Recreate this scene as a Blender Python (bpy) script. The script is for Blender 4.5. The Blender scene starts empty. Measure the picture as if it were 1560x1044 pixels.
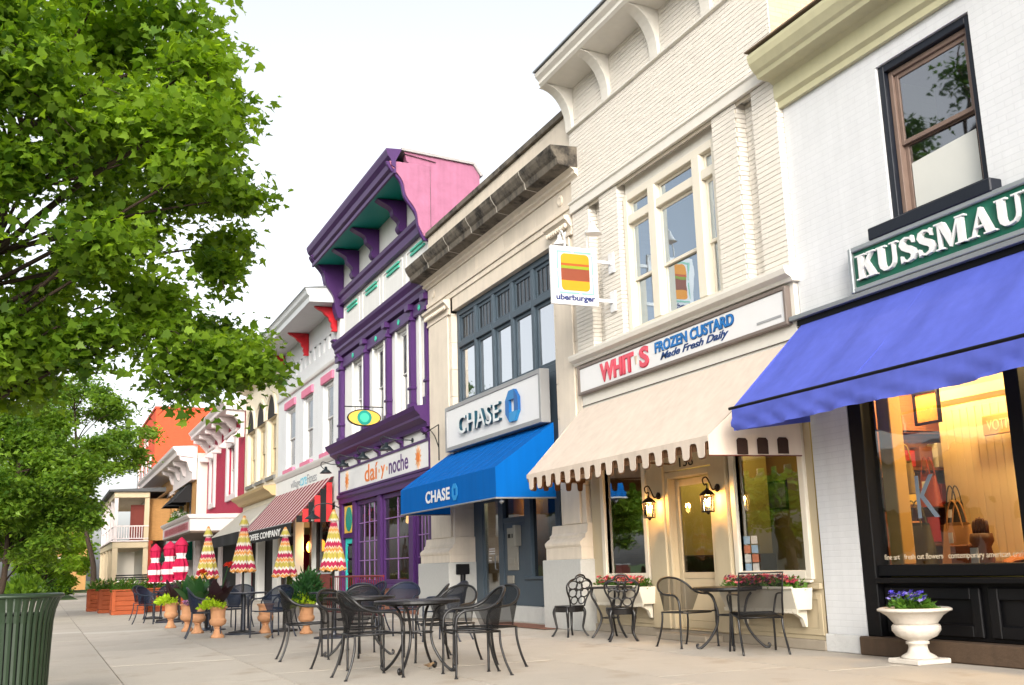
import bpy, bmesh, math, random
import numpy as np
from mathutils import Vector, Matrix
R = math.radians
PI = math.pi
random.seed(7)
scene = bpy.context.scene
COL = scene.collection

# ------------------------------------------------------------------ camera
cam_d = bpy.data.cameras.new('camera'); cam = bpy.data.objects.new('camera', cam_d); COL.objects.link(cam)
scene.camera = cam
cam_d.sensor_width = 36.0; cam_d.sensor_fit = 'HORIZONTAL'
cam_d.lens = 1628.9 / 1560 * 36
cam_d.clip_start = 0.1; cam_d.clip_end = 3000
_p, _y, _r = R(11.84), R(23.62), R(-1.7236)
_fw = Vector((-math.cos(_y)*math.cos(_p), math.sin(_y)*math.cos(_p), math.sin(_p)))
_rt0 = Vector((math.sin(_y), math.cos(_y), 0)); _up0 = _rt0.cross(_fw)
_rt = _rt0*math.cos(_r) + _up0*math.sin(_r); _up = -_rt0*math.sin(_r) + _up0*math.cos(_r)
CAM = Vector((0, -8.3, 1.05))
cam.matrix_world = Matrix(((_rt.x, _up.x, -_fw.x, CAM.x), (_rt.y, _up.y, -_fw.y, CAM.y), (_rt.z, _up.z, -_fw.z, CAM.z), (0, 0, 0, 1)))

# ------------------------------------------------------------------ sky, sun, exposure
SUN_EL, SUN_AZ = R(22), math.atan2(0.93, -0.37)          # azimuth measured from +Y towards +X
world = bpy.data.worlds.new('World'); scene.world = world; world.use_nodes = True
wn = world.node_tree.nodes; wl = world.node_tree.links
bg = wn['Background']
sky = wn.new('ShaderNodeTexSky'); sky.sky_type = 'NISHITA'; sky.sun_disc = False
sky.sun_elevation = SUN_EL; sky.sun_rotation = SUN_AZ
sky.air_density = 1.0; sky.dust_density = 4.0; sky.ozone_density = 1.0; sky.altitude = 100
hs = wn.new('ShaderNodeHueSaturation'); hs.inputs['Saturation'].default_value = 0.22
wl.new(sky.outputs[0], hs.inputs['Color']); wl.new(hs.outputs[0], bg.inputs['Color'])
bg.inputs['Strength'].default_value = 0.15
sun_d = bpy.data.lights.new('sun', 'SUN'); sun = bpy.data.objects.new('sun', sun_d); COL.objects.link(sun)
sun_d.energy = 0.65; sun_d.angle = R(16); sun_d.color = (1.0, 0.88, 0.70)
_sd = Vector((math.sin(SUN_AZ)*math.cos(SUN_EL), math.cos(SUN_AZ)*math.cos(SUN_EL), math.sin(SUN_EL)))
sun.rotation_euler = _sd.to_track_quat('Z', 'Y').to_euler(); sun.location = (10, -30, 30)
scene.view_settings.view_transform = 'Standard'; scene.view_settings.look = 'None'
scene.view_settings.gamma = 1.0; scene.view_settings.use_curve_mapping = False
scene.view_settings.exposure = 1.2
scene.cycles.use_denoising = True
scene.cycles.max_bounces = 6; scene.cycles.diffuse_bounces = 2; scene.cycles.glossy_bounces = 3
scene.cycles.transmission_bounces = 4; scene.cycles.transparent_max_bounces = 12
scene.cycles.caustics_reflective = False; scene.cycles.caustics_refractive = False
scene.cycles.sample_clamp_indirect = 4.0

# ------------------------------------------------------------------ materials
def lin(r, g, b):
    f = lambda c: (c/255/12.92) if c/255 <= 0.04045 else ((c/255+0.055)/1.055)**2.4
    return (f(r), f(g), f(b))
MATS = {}
ALB = 0.82
def M(name, rgb, rough=0.65, var=0.12, scale=2.5, bump=0.0, bscale=60.0, metal=0.0, streak=0.0, spec=0.4, isl=0.0,
      emit=None, estr=0.0, dirt=None, speck=0.0):
    if name in MATS: return MATS[name]
    m = bpy.data.materials.new(name); m.use_nodes = True; MATS[name] = m
    nt = m.node_tree; n = nt.nodes; l = nt.links; b = n['Principled BSDF']
    c = tuple(v*ALB for v in lin(*rgb))
    b.inputs['Roughness'].default_value = rough; b.inputs['Metallic'].default_value = metal
    b.inputs['Specular IOR Level'].default_value = spec
    b.inputs['Base Color'].default_value = (*c, 1)
    tc = n.new('ShaderNodeTexCoord'); src = None
    def mul(prev, fac_socket, lo, hi):
        mr = n.new('ShaderNodeMapRange'); mr.inputs['To Min'].default_value = lo; mr.inputs['To Max'].default_value = hi
        l.new(fac_socket, mr.inputs['Value'])
        mx = n.new('ShaderNodeMix'); mx.data_type = 'RGBA'; mx.blend_type = 'MULTIPLY'; mx.inputs['Factor'].default_value = 1
        if prev is None: mx.inputs['A'].default_value = (*c, 1)
        else: l.new(prev, mx.inputs['A'])
        l.new(mr.outputs[0], mx.inputs['B'])
        return mx.outputs['Result']
    if var > 0:
        nz = n.new('ShaderNodeTexNoise'); nz.inputs['Scale'].default_value = scale; nz.inputs['Detail'].default_value = 7; nz.inputs['Roughness'].default_value = 0.65
        l.new(tc.outputs['Object'], nz.inputs['Vector'])
        src = mul(src, nz.outputs['Fac'], 1-var*1.6, 1+var*0.9)
    if streak > 0:
        mp = n.new('ShaderNodeMapping'); mp.inputs['Scale'].default_value = (5, 5, 0.35); l.new(tc.outputs['Object'], mp.inputs['Vector'])
        n2 = n.new('ShaderNodeTexNoise'); n2.inputs['Scale'].default_value = 1.6; n2.inputs['Detail'].default_value = 6; l.new(mp.outputs[0], n2.inputs['Vector'])
        src = mul(src, n2.outputs['Fac'], 1-streak*1.7, 1+streak*0.7)
    if speck > 0:
        n5 = n.new('ShaderNodeTexNoise'); n5.inputs['Scale'].default_value = 130; n5.inputs['Detail'].default_value = 3; n5.inputs['Roughness'].default_value = 0.8; l.new(tc.outputs['Object'], n5.inputs['Vector'])
        src = mul(src, n5.outputs['Fac'], 1-speck*2, 1+speck*1.6)
    if isl > 0:
        g = n.new('ShaderNodeNewGeometry'); oi = n.new('ShaderNodeObjectInfo')
        ad = n.new('ShaderNodeMath'); ad.operation = 'ADD'; l.new(g.outputs['Random Per Island'], ad.inputs[0]); l.new(oi.outputs['Random'], ad.inputs[1])
        fr = n.new('ShaderNodeMath'); fr.operation = 'FRACT'; l.new(ad.outputs[0], fr.inputs[0])
        src = mul(src, fr.outputs[0], 1-isl, 1+isl*0.6)
    for dirt in ([] if not dirt else dirt if isinstance(dirt, list) else [dirt]):
        n4 = n.new('ShaderNodeTexNoise'); n4.inputs['Scale'].default_value = dirt[2]; n4.inputs['Detail'].default_value = 9; n4.inputs['Roughness'].default_value = 0.7
        l.new(tc.outputs['Object'], n4.inputs['Vector'])
        mr = n.new('ShaderNodeMapRange'); mr.inputs['From Min'].default_value = dirt[1]; mr.inputs['From Max'].default_value = dirt[1]+0.14
        l.new(n4.outputs['Fac'], mr.inputs['Value'])
        mx = n.new('ShaderNodeMix'); mx.data_type = 'RGBA'
        if src is None: mx.inputs['A'].default_value = (*c, 1)
        else: l.new(src, mx.inputs['A'])
        mx.inputs['B'].default_value = (*lin(*dirt[0]), 1); l.new(mr.outputs[0], mx.inputs['Factor'])
        src = mx.outputs['Result']
    if src is not None: l.new(src, b.inputs['Base Color'])
    if bump > 0:
        n3 = n.new('ShaderNodeTexNoise'); n3.inputs['Scale'].default_value = bscale; n3.inputs['Detail'].default_value = 5
        l.new(tc.outputs['Object'], n3.inputs['Vector'])
        bp = n.new('ShaderNodeBump'); bp.inputs['Strength'].default_value = bump; bp.inputs['Distance'].default_value = 0.02
        l.new(n3.outputs['Fac'], bp.inputs['Height']); l.new(bp.outputs[0], b.inputs['Normal'])
    if emit:
        b.inputs['Emission Color'].default_value = (*lin(*emit), 1); b.inputs['Emission Strength'].default_value = estr
    return m

def brickmat(name, rgb, mortar, depth=0.3, axis='xz', rough=0.75, scale=1.0, var=0.1, tint=0.12, grime=0.06):
    """painted or bare brick too fine to pick apart: pattern of courses with relief"""
    if name in MATS: return MATS[name]
    m = M(name, rgb, rough, var, streak=grime); nt = m.node_tree; n = nt.nodes; l = nt.links; b = n['Principled BSDF']
    tc = n.new('ShaderNodeTexCoord'); sx = n.new('ShaderNodeSeparateXYZ'); cx = n.new('ShaderNodeCombineXYZ')
    l.new(tc.outputs['Object'], sx.inputs[0])
    ad = n.new('ShaderNodeMath'); ad.operation = 'ADD'; l.new(sx.outputs['X'], ad.inputs[0]); l.new(sx.outputs['Y'], ad.inputs[1])
    l.new(ad.outputs[0], cx.inputs['X']); l.new(sx.outputs['Z'], cx.inputs['Y'])
    bt = n.new('ShaderNodeTexBrick'); bt.inputs['Scale'].default_value = scale
    bt.inputs['Brick Width'].default_value = 0.21; bt.inputs['Row Height'].default_value = 0.07; bt.inputs['Mortar Size'].default_value = 0.006
    bt.inputs['Mortar Smooth'].default_value = 0.3
    bt.inputs['Color1'].default_value = (1, 1, 1, 1); bt.inputs['Color2'].default_value = (*[1-tint]*3, 1)
    k = [mortar[i]/max(1, rgb[i]) for i in range(3)]
    bt.inputs['Mortar'].default_value = (*[min(1.3, q) for q in k], 1)
    l.new(cx.outputs[0], bt.inputs['Vector'])
    prev = b.inputs['Base Color'].links[0].from_socket
    mx = n.new('ShaderNodeMix'); mx.data_type = 'RGBA'; mx.blend_type = 'MULTIPLY'; mx.inputs['Factor'].default_value = 1
    l.new(prev, mx.inputs['A']); l.new(bt.outputs['Color'], mx.inputs['B']); l.new(mx.outputs['Result'], b.inputs['Base Color'])
    inv = n.new('ShaderNodeMath'); inv.operation = 'SUBTRACT'; inv.inputs[0].default_value = 1; l.new(bt.outputs['Fac'], inv.inputs[1])
    bp = n.new('ShaderNodeBump'); bp.inputs['Strength'].default_value = depth; bp.inputs['Distance'].default_value = 0.01
    l.new(inv.outputs[0], bp.inputs['Height']); l.new(bp.outputs[0], b.inputs['Normal'])
    return m

def stripemat(name, cols, period, axis=0, rough=0.75, zig=0.0, zigp=0.1, radial=False):
    """woven stripes printed on fabric: cols = [(rgb, share)], along an object axis"""
    if name in MATS: return MATS[name]
    m = bpy.data.materials.new(name); m.use_nodes = True; MATS[name] = m
    nt = m.node_tree; n = nt.nodes; l = nt.links; b = n['Principled BSDF']; b.inputs['Roughness'].default_value = rough
    b.inputs['Specular IOR Level'].default_value = 0.2
    tc = n.new('ShaderNodeTexCoord'); sx = n.new('ShaderNodeSeparateXYZ'); l.new(tc.outputs['Object'], sx.inputs[0])
    s = sx.outputs[axis]
    if zig > 0:
        at = n.new('ShaderNodeMath'); at.operation = 'ARCTAN2'; l.new(sx.outputs[1], at.inputs[0]); l.new(sx.outputs[0], at.inputs[1])
        pg = n.new('ShaderNodeMath'); pg.operation = 'PINGPONG'; pg.inputs[1].default_value = zigp; l.new(at.outputs[0], pg.inputs[0])
        mu = n.new('ShaderNodeMath'); mu.operation = 'MULTIPLY_ADD'; mu.inputs[1].default_value = zig; l.new(pg.outputs[0], mu.inputs[0]); l.new(s, mu.inputs[2])
        s = mu.outputs[0]
    dv = n.new('ShaderNodeMath'); dv.operation = 'DIVIDE'; dv.inputs[1].default_value = period; l.new(s, dv.inputs[0])
    fr = n.new('ShaderNodeMath'); fr.operation = 'FRACT'; l.new(dv.outputs[0], fr.inputs[0])
    cr = n.new('ShaderNodeValToRGB'); cr.color_ramp.interpolation = 'CONSTANT'; l.new(fr.outputs[0], cr.inputs[0])
    tot = sum(w for _, w in cols); acc = 0; el = cr.color_ramp.elements
    while len(el) < len(cols): el.new(0.5)
    for i, (cc, w) in enumerate(cols):
        el[i].position = acc/tot; el[i].color = (*[v*ALB for v in lin(*cc)], 1); acc += w
    nz = n.new('ShaderNodeTexNoise'); nz.inputs['Scale'].default_value = 6; l.new(tc.outputs['Object'], nz.inputs['Vector'])
    mr = n.new('ShaderNodeMapRange'); mr.inputs['To Min'].default_value = 0.82; mr.inputs['To Max'].default_value = 1.08; l.new(nz.outputs['Fac'], mr.inputs['Value'])
    mx = n.new('ShaderNodeMix'); mx.data_type = 'RGBA'; mx.blend_type = 'MULTIPLY'; mx.inputs['Factor'].default_value = 1
    l.new(cr.outputs[0], mx.inputs['A']); l.new(mr.outputs[0], mx.inputs['B']); l.new(mx.outputs['Result'], b.inputs['Base Color'])
    return m

def fabric(name, rgb, trans=0.35, var=0.06, rough=0.8):
    if name in MATS: return MATS[name]
    m = M(name, rgb, rough, var*1.5, 1.3, 0.22, 6, spec=0.12, streak=0.13); nt = m.node_tree; n = nt.nodes; l = nt.links
    b = n['Principled BSDF']; out = n['Material Output']
    tr = n.new('ShaderNodeBsdfTranslucent'); tr.inputs['Color'].default_value = (*lin(*rgb), 1)
    mx = n.new('ShaderNodeMixShader'); mx.inputs[0].default_value = trans
    l.new(b.outputs[0], mx.inputs[1]); l.new(tr.outputs[0], mx.inputs[2]); l.new(mx.outputs[0], out.inputs[0])
    return m

def glassmat(name, tint=(0.9, 0.94, 0.95), ior=1.6, dark=0.0, wob=0.02, base=0.0, tint_r=(0.95, 0.97, 1)):
    """window pane: reflects by Fresnel, lets the room behind show"""
    if name in MATS: return MATS[name]
    m = bpy.data.materials.new(name); m.use_nodes = True; MATS[name] = m
    nt = m.node_tree; n = nt.nodes; l = nt.links; n.remove(n['Principled BSDF']); out = n['Material Output']
    fr = n.new('ShaderNodeFresnel'); fr.inputs['IOR'].default_value = ior
    gl = n.new('ShaderNodeBsdfGlossy'); gl.inputs['Roughness'].default_value = 0.02; gl.inputs['Color'].default_value = (*tint_r, 1)
    tp = n.new('ShaderNodeBsdfTransparent'); tp.inputs['Color'].default_value = (*tint, 1)
    body = tp.outputs[0]
    if dark > 0:
        df = n.new('ShaderNodeBsdfDiffuse'); df.inputs['Color'].default_value = (0.012, 0.014, 0.017, 1)
        m2 = n.new('ShaderNodeMixShader'); m2.inputs[0].default_value = dark; l.new(tp.outputs[0], m2.inputs[1]); l.new(df.outputs[0], m2.inputs[2]); body = m2.outputs[0]
    tc = n.new('ShaderNodeTexCoord'); nz = n.new('ShaderNodeTexNoise'); nz.inputs['Scale'].default_value = 1.7; l.new(tc.outputs['Object'], nz.inputs['Vector'])
    bp = n.new('ShaderNodeBump'); bp.inputs['Strength'].default_value = wob; bp.inputs['Distance'].default_value = 0.3; l.new(nz.outputs['Fac'], bp.inputs['Height'])
    l.new(bp.outputs[0], gl.inputs['Normal'])
    ad = n.new('ShaderNodeMath'); ad.operation = 'ADD'; ad.use_clamp = True; ad.inputs[1].default_value = base; l.new(fr.outputs[0], ad.inputs[0])
    mx = n.new('ShaderNodeMixShader'); l.new(ad.outputs[0], mx.inputs[0]); l.new(body, mx.inputs[1]); l.new(gl.outputs[0], mx.inputs[2])
    l.new(mx.outputs[0], out.inputs[0])
    return m

def meshmat(name, rgb, cover=0.6):
    """expanded steel mesh, holes far below a pixel: partly see-through sheet"""
    if name in MATS: return MATS[name]
    m = M(name, rgb, 0.6, 0.1, 9, spec=0.2); nt = m.node_tree; n = nt.nodes; l = nt.links
    tp = n.new('ShaderNodeBsdfTransparent'); mx = n.new('ShaderNodeMixShader'); mx.inputs[0].default_value = cover
    l.new(tp.outputs[0], mx.inputs[1]); l.new(n['Principled BSDF'].outputs[0], mx.inputs[2]); l.new(mx.outputs[0], n['Material Output'].inputs[0])
    return m

def leafmat(name, rgb, rgb2, trans=0.45):
    if name in MATS: return MATS[name]
    m = bpy.data.materials.new(name); m.use_nodes = True; MATS[name] = m
    nt = m.node_tree; n = nt.nodes; l = nt.links; b = n['Principled BSDF']; out = n['Material Output']
    b.inputs['Roughness'].default_value = 0.45; b.inputs['Specular IOR Level'].default_value = 0.35
    g = n.new('ShaderNodeNewGeometry'); tc = n.new('ShaderNodeTexCoord')
    nz = n.new('ShaderNodeTexNoise'); nz.inputs['Scale'].default_value = 0.9; nz.inputs['Detail'].default_value = 3; l.new(tc.outputs['Object'], nz.inputs['Vector'])
    ad = n.new('ShaderNodeMath'); ad.operation = 'MULTIPLY_ADD'; ad.inputs[1].default_value = 0.6; l.new(g.outputs['Random Per Island'], ad.inputs[0])
    mm = n.new('ShaderNodeMath'); mm.operation = 'MULTIPLY_ADD'; mm.inputs[1].default_value = 1.6; mm.inputs[2].default_value = -0.6; l.new(nz.outputs['Fac'], mm.inputs[0]); l.new(mm.outputs[0], ad.inputs[2])
    mx = n.new('ShaderNodeMix'); mx.data_type = 'RGBA'; mx.inputs['A'].default_value = (*lin(*rgb), 1); mx.inputs['B'].default_value = (*lin(*rgb2), 1)
    l.new(ad.outputs[0], mx.inputs['Factor']); l.new(mx.outputs['Result'], b.inputs['Base Color'])
    br = n.new('ShaderNodeMix'); br.data_type = 'RGBA'; br.blend_type = 'MULTIPLY'; br.inputs['Factor'].default_value = 1
    br.inputs['B'].default_value = (1.8, 1.7, 0.55, 1); l.new(mx.outputs['Result'], br.inputs['A'])
    tr = n.new('ShaderNodeBsdfTranslucent'); l.new(br.outputs['Result'], tr.inputs['Color'])
    ms = n.new('ShaderNodeMixShader'); ms.inputs[0].default_value = trans
    l.new(b.outputs[0], ms.inputs[1]); l.new(tr.outputs[0], ms.inputs[2]); l.new(ms.outputs[0], out.inputs[0])
    return m

# ------------------------------------------------------------------ mesh helpers
class MB:
    def __init__(s): s.v = []; s.f = []
    def add(s, vs, fs):
        o = len(s.v); s.v.extend(vs); s.f.extend([tuple(i+o for i in q) for q in fs]); return s
    def box(s, x0, x1, y0, y1, z0, z1):
        return s.add([(x0,y0,z0),(x1,y0,z0),(x1,y1,z0),(x0,y1,z0),(x0,y0,z1),(x1,y0,z1),(x1,y1,z1),(x0,y1,z1)],
                     [(0,3,2,1),(4,5,6,7),(0,1,5,4),(1,2,6,5),(2,3,7,6),(3,0,4,7)])
    def hexa(s, p): return s.add(p, [(0,3,2,1),(4,5,6,7),(0,1,5,4),(1,2,6,5),(2,3,7,6),(3,0,4,7)])
    def quad(s, *p): return s.add(list(p), [tuple(range(len(p)))])
    def prism(s, poly, axis, a0, a1):
        n = len(poly)
        mk = {'x': lambda a, p: (a, p[0], p[1]), 'y': lambda a, p: (p[0], a, p[1]), 'z': lambda a, p: (p[0], p[1], a)}[axis]
        vs = [mk(a0, p) for p in poly] + [mk(a1, p) for p in poly]
        fs = [tuple(range(n))[::-1], tuple(range(n, 2*n))] + [(i, (i+1) % n, n+(i+1) % n, n+i) for i in range(n)]
        return s.add(vs, fs)
    def tube(s, pts, r, n=6, closed=False):
        pts = [Vector(p) for p in pts]; k = len(pts); rs = r if isinstance(r, (list, tuple)) else [r]*k
        vs = []; prev = None
        for i, p in enumerate(pts):
            if closed: t = pts[(i+1) % k] - pts[i-1]
            else: t = pts[min(i+1, k-1)] - pts[max(i-1, 0)]
            if t.length < 1e-9: t = Vector((0, 0, 1))
            t.normalize()
            if prev is None:
                u = t.orthogonal().normalized()
            else:
                u = prev - t*prev.dot(t)
                u = u.normalized() if u.length > 1e-6 else t.orthogonal().normalized()
            prev = u; w = t.cross(u)
            for j in range(n):
                a = 2*PI*j/n; q = p + (u*math.cos(a) + w*math.sin(a))*rs[i]; vs.append((q.x, q.y, q.z))
        fs = []
        for i in range(k if closed else k-1):
            a = i*n; b = ((i+1) % k)*n
            for j in range(n): fs.append((a+j, a+(j+1) % n, b+(j+1) % n, b+j))
        if not closed: fs += [tuple(range(n))[::-1], tuple(range((k-1)*n, k*n))]
        return s.add(vs, fs)
    def lathe(s, prof, c=(0, 0, 0), n=16, axis='z', flute=0.0, fl_n=8, fl_z=None):
        vs = []; k = len(prof)
        for r, z in prof:
            for j in range(n):
                a = 2*PI*j/n; rr = r
                if flute and (fl_z is None or fl_z[0] <= z <= fl_z[1]): rr = r*(1+flute*math.cos(fl_n*a))
                if axis == 'z': q = (c[0]+rr*math.cos(a), c[1]+rr*math.sin(a), c[2]+z)
                elif axis == 'y': q = (c[0]+rr*math.cos(a), c[1]+z, c[2]+rr*math.sin(a))
                else: q = (c[0]+z, c[1]+rr*math.cos(a), c[2]+rr*math.sin(a))
                vs.append(q)
        fs = [(i*n+j, i*n+(j+1) % n, (i+1)*n+(j+1) % n, (i+1)*n+j) for i in range(k-1) for j in range(n)]
        fs += [tuple(range(n))[::-1], tuple(range((k-1)*n, k*n))]
        return s.add(vs, fs)
    def grid(s, rows):
        m = len(rows[0]); vs = [tuple(p) for r in rows for p in r]
        return s.add(vs, [(i*m+j, i*m+j+1, (i+1)*m+j+1, (i+1)*m+j) for i in range(len(rows)-1) for j in range(m-1)])
    def ball(s, c, r, n=8, k=5, sq=(1, 1, 1)):
        rows = []
        for i in range(k+1):
            t = PI*i/k
            rows.append([(c[0]+r*sq[0]*math.sin(t)*math.cos(2*PI*j/n), c[1]+r*sq[1]*math.sin(t)*math.sin(2*PI*j/n), c[2]+r*sq[2]*math.cos(t)) for j in range(n+1)])
        return s.grid(rows)
    def mesh(s, name, m, smooth=False, fixn=True):
        me = bpy.data.meshes.new(name); me.from_pydata(s.v, [], s.f)
        if fixn:
            bm = bmesh.new(); bm.from_mesh(me); bmesh.ops.remove_doubles(bm, verts=bm.verts, dist=1e-5); bmesh.ops.recalc_face_normals(bm, faces=bm.faces); bm.to_mesh(me); bm.free()
        if smooth:
            me.polygons.foreach_set('use_smooth', [True]*len(me.polygons))
        if m is not None: me.materials.append(m)
        me.update(); return me
    def build(s, name, m, parent=None, smooth=False, bevel=0.0, fixn=True, local=False, seg=1):
        return put(name, s.mesh(name, m, smooth, fixn), parent, bevel, local, seg)

def put(name, me, parent=None, bevel=0.0, local=False, seg=1):
    o = bpy.data.objects.new(name, me); COL.objects.link(o)
    if parent is not None:
        o.parent = parent
        if not local and parent.parent is None and parent.type == 'EMPTY':
            o.matrix_parent_inverse = Matrix.Translation(-parent.location)
    if bevel > 0:
        bv = o.modifiers.new('bevel', 'BEVEL'); bv.width = bevel; bv.segments = seg; bv.limit_method = 'ANGLE'; bv.angle_limit = R(40)
    return o

def thing(name, label, cat, loc=(0, 0, 0), group=None):
    o = bpy.data.objects.new(name, None); COL.objects.link(o); o.location = loc; o.empty_display_size = 0.2
    return tag(o, label, cat, group)
def tag(o, label=None, cat=None, group=None, kind=None):
    if label: o['label'] = label
    if cat: o['category'] = cat
    if group: o['group'] = group
    if kind: o['kind'] = kind
    return o
def dup(root, loc, rz=0.0, label=None, sc=None):
    def cp(o, par):
        c = o.copy(); COL.objects.link(c)
        if par is not None:
            c.parent = par; c.matrix_parent_inverse = o.matrix_parent_inverse.copy()
        for ch in list(o.children): cp(ch, c)
        return c
    r = cp(root, None); r.location = loc; r.rotation_euler = (0, 0, rz)
    if sc: r.scale = sc if isinstance(sc, tuple) else (sc, sc, sc)
    if label: r['label'] = label
    return r

_dg = None
def text_mesh(body, m, ext=0.01, bold=0.0, shear=0.0, sp=1.0):
    cu = bpy.data.curves.new('t', 'FONT'); cu.body = body; cu.extrude = ext; cu.offset = bold; cu.shear = shear; cu.space_character = sp; cu.resolution_u = 4
    o = bpy.data.objects.new('t', cu); COL.objects.link(o)
    bpy.context.view_layer.update()
    me = bpy.data.meshes.new_from_object(o.evaluated_get(bpy.context.evaluated_depsgraph_get()))
    bpy.data.objects.remove(o); bpy.data.curves.remove(cu)
    me.materials.clear(); me.materials.append(m); return me
def text_fit(name, body, x0, x1, z0, z1, y, m, parent, ext=0.01, bold=0.0, shear=0.0, sp=1.0, slope=None, plane='xz'):
    """lettering fitted to a rectangle on a plane facing -Y (plane 'xz') or +X (plane 'yz')"""
    me = text_mesh(body, m, ext/max(1e-6, 1), bold, shear, sp)
    co = np.zeros(len(me.vertices)*3); me.vertices.foreach_get('co', co); co = co.reshape(-1, 3)
    a, b = co.min(0), co.max(0); u = (co[:, 0]-a[0])/(b[0]-a[0]); v = (co[:, 1]-a[1])/(b[1]-a[1]); w = co[:, 2]
    out = np.zeros_like(co)
    if plane == 'xz':
        out[:, 0] = x0+u*(x1-x0); out[:, 2] = z0+v*(z1-z0); out[:, 1] = y-w
        if slope: out[:, 1] = y-w; 
    elif plane == 'yz':
        out[:, 1] = x0+u*(x1-x0); out[:, 2] = z0+v*(z1-z0); out[:, 0] = y+w
    elif plane == 'slope':       # slope = (y_low, z_low, y_high, z_high)
        yl, zl, yh, zh = slope; t = z0+v*(z1-z0)
        nx = Vector((0, -(zh-zl), (yh-yl))).normalized()
        out[:, 0] = x0+u*(x1-x0); out[:, 1] = yl+(yh-yl)*t+nx.y*(w+y); out[:, 2] = zl+(zh-zl)*t+nx.z*(w+y)
    me.vertices.foreach_set('co', out.ravel()); me.update()
    return put(name, me, parent)

def wall(mb, x0, x1, z0, z1, y, ops, depth=0.2):
    """front skin of a wall with openings (x0,x1,z0,z1) and their reveals"""
    xs = sorted(set([x0, x1]+[a for o in ops for a in o[:2]])); zs = sorted(set([z0, z1]+[a for o in ops for a in o[2:4]]))
    for i in range(len(xs)-1):
        for j in range(len(zs)-1):
            cx = (xs[i]+xs[i+1])/2; cz = (zs[j]+zs[j+1])/2
            if cx < x0 or cx > x1 or cz < z0 or cz > z1: continue
            if any(o[0] < cx < o[1] and o[2] < cz < o[3] for o in ops): continue
            mb.quad((xs[i], y, zs[j]), (xs[i+1], y, zs[j]), (xs[i+1], y, zs[j+1]), (xs[i], y, zs[j+1]))
    for a, b, c, d in [o[:4] for o in ops]:
        mb.quad((a, y, c), (a, y+depth, c), (a, y+depth, d), (a, y, d)); mb.quad((b, y, c), (b, y, d), (b, y+depth, d), (b, y+depth, c))
        mb.quad((a, y, d), (a, y+depth, d), (b, y+depth, d), (b, y, d)); mb.quad((a, y, c), (b, y, c), (b, y+depth, c), (a, y+depth, c))
    return mb
def shell(parent, x0, x1, y0, y1, z0, z1, m, sidem=None):
    """the body of a building behind its front: sides, back and roof"""
    e = 0.01
    mb = MB()
    mb.quad((x0+e, y0, z0), (x0+e, y1, z0), (x0+e, y1, z1), (x0+e, y0, z1)); mb.quad((x1-e, y0, z0), (x1-e, y0, z1), (x1-e, y1, z1), (x1-e, y1, z0))
    mb.quad((x0, y1, z0), (x1, y1, z0), (x1, y1, z1), (x0, y1, z1))
    mb.build('side_wall', sidem or m, parent, fixn=False)
    MB().quad((x0, y0, z1), (x1, y0, z1), (x1, y1, z1), (x0, y1, z1)).build('roof', M('roof_felt', (90, 88, 86), 0.9, 0.2), parent, fixn=False)
def frame_xz(mb, x0, x1, z0, z1, y0, y1, w, wb=None):
    wb = wb or w
    mb.box(x0, x0+w, y0, y1, z0, z1); mb.box(x1-w, x1, y0, y1, z0, z1)
    mb.box(x0+w, x1-w, y0+0.002, y1-0.002, z1-w, z1); mb.box(x0+w, x1-w, y0+0.002, y1-0.002, z0, z0+wb); return mb
def sash(parent, x0, x1, z0, z1, y, fm, gm, w=0.07, meet=0.5, sill=None, sillm=None, sw=0.045, mid=False, blind=None):
    """double-hung window: frame, two sashes with a pane each, sill"""
    mb = frame_xz(MB(), x0, x1, z0, z1, y, y+0.14, w)
    win = mb.build('window', fm, parent, bevel=0.006)
    zm = z0+(z1-z0)*meet
    for a, b, yy in ((zm-0.02, z1-w, y+0.03), (z0+w, zm+0.02, y+0.075)):
        frame_xz(MB(), x0+w, x1-w, a, b, yy, yy+0.035, sw).build('sash_frame', fm, win, bevel=0.004)
        t = random.uniform(-.004, .004)
        MB().quad((x0+w+sw, yy+0.017+t, a+sw), (x1-w-sw, yy+0.017-t, a+sw), (x1-w-sw, yy+0.017-t*2, b-sw), (x0+w+sw, yy+0.017, b-sw)).build('pane', gm, win, fixn=False)
    if sill: MB().box(x0-sill, x1+sill, y-0.09, y+0.05, z0-0.09, z0-0.002).build('sill', sillm or fm, win, bevel=0.008)
    if blind: MB().quad((x0+w, y+0.2, z1-blind*(z1-z0)), (x1-w, y+0.2, z1-blind*(z1-z0)), (x1-w, y+0.2, z1), (x0+w, y+0.2, z1)).build('blind', M('blind_cloth', (190, 180, 160), 0.8), win, fixn=False)
    return win
def arc(cx, cz, r, a0, a1, n): return [(cx+r*math.cos(a0+(a1-a0)*i/n), cz+r*math.sin(a0+(a1-a0)*i/n)) for i in range(n+1)]
def spline(pts, n=6):
    """Catmull-Rom through 3-D points"""
    P = [Vector(p) for p in pts]; out = []
    for i in range(len(P)-1):
        a, b, c, d = P[max(i-1, 0)], P[i], P[i+1], P[min(i+2, len(P)-1)]
        for k in range(n):
            t = k/n; out.append(0.5*((2*b)+(-a+c)*t+(2*a-5*b+4*c-d)*t*t+(-a+3*b-3*c+d)*t**3))
    out.append(P[-1]); return [tuple(q) for q in out]

G_UP = glassmat('glass_upper', (0.55, 0.6, 0.62), 1.7, 0.4, base=0.0)
G_SHOP = glassmat('glass_shop', (0.9, 0.93, 0.92), 1.55, 0.0, base=0.12)
G_DARK = glassmat('glass_dark', (0.5, 0.5, 0.5), 1.5, 0.55)

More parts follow.
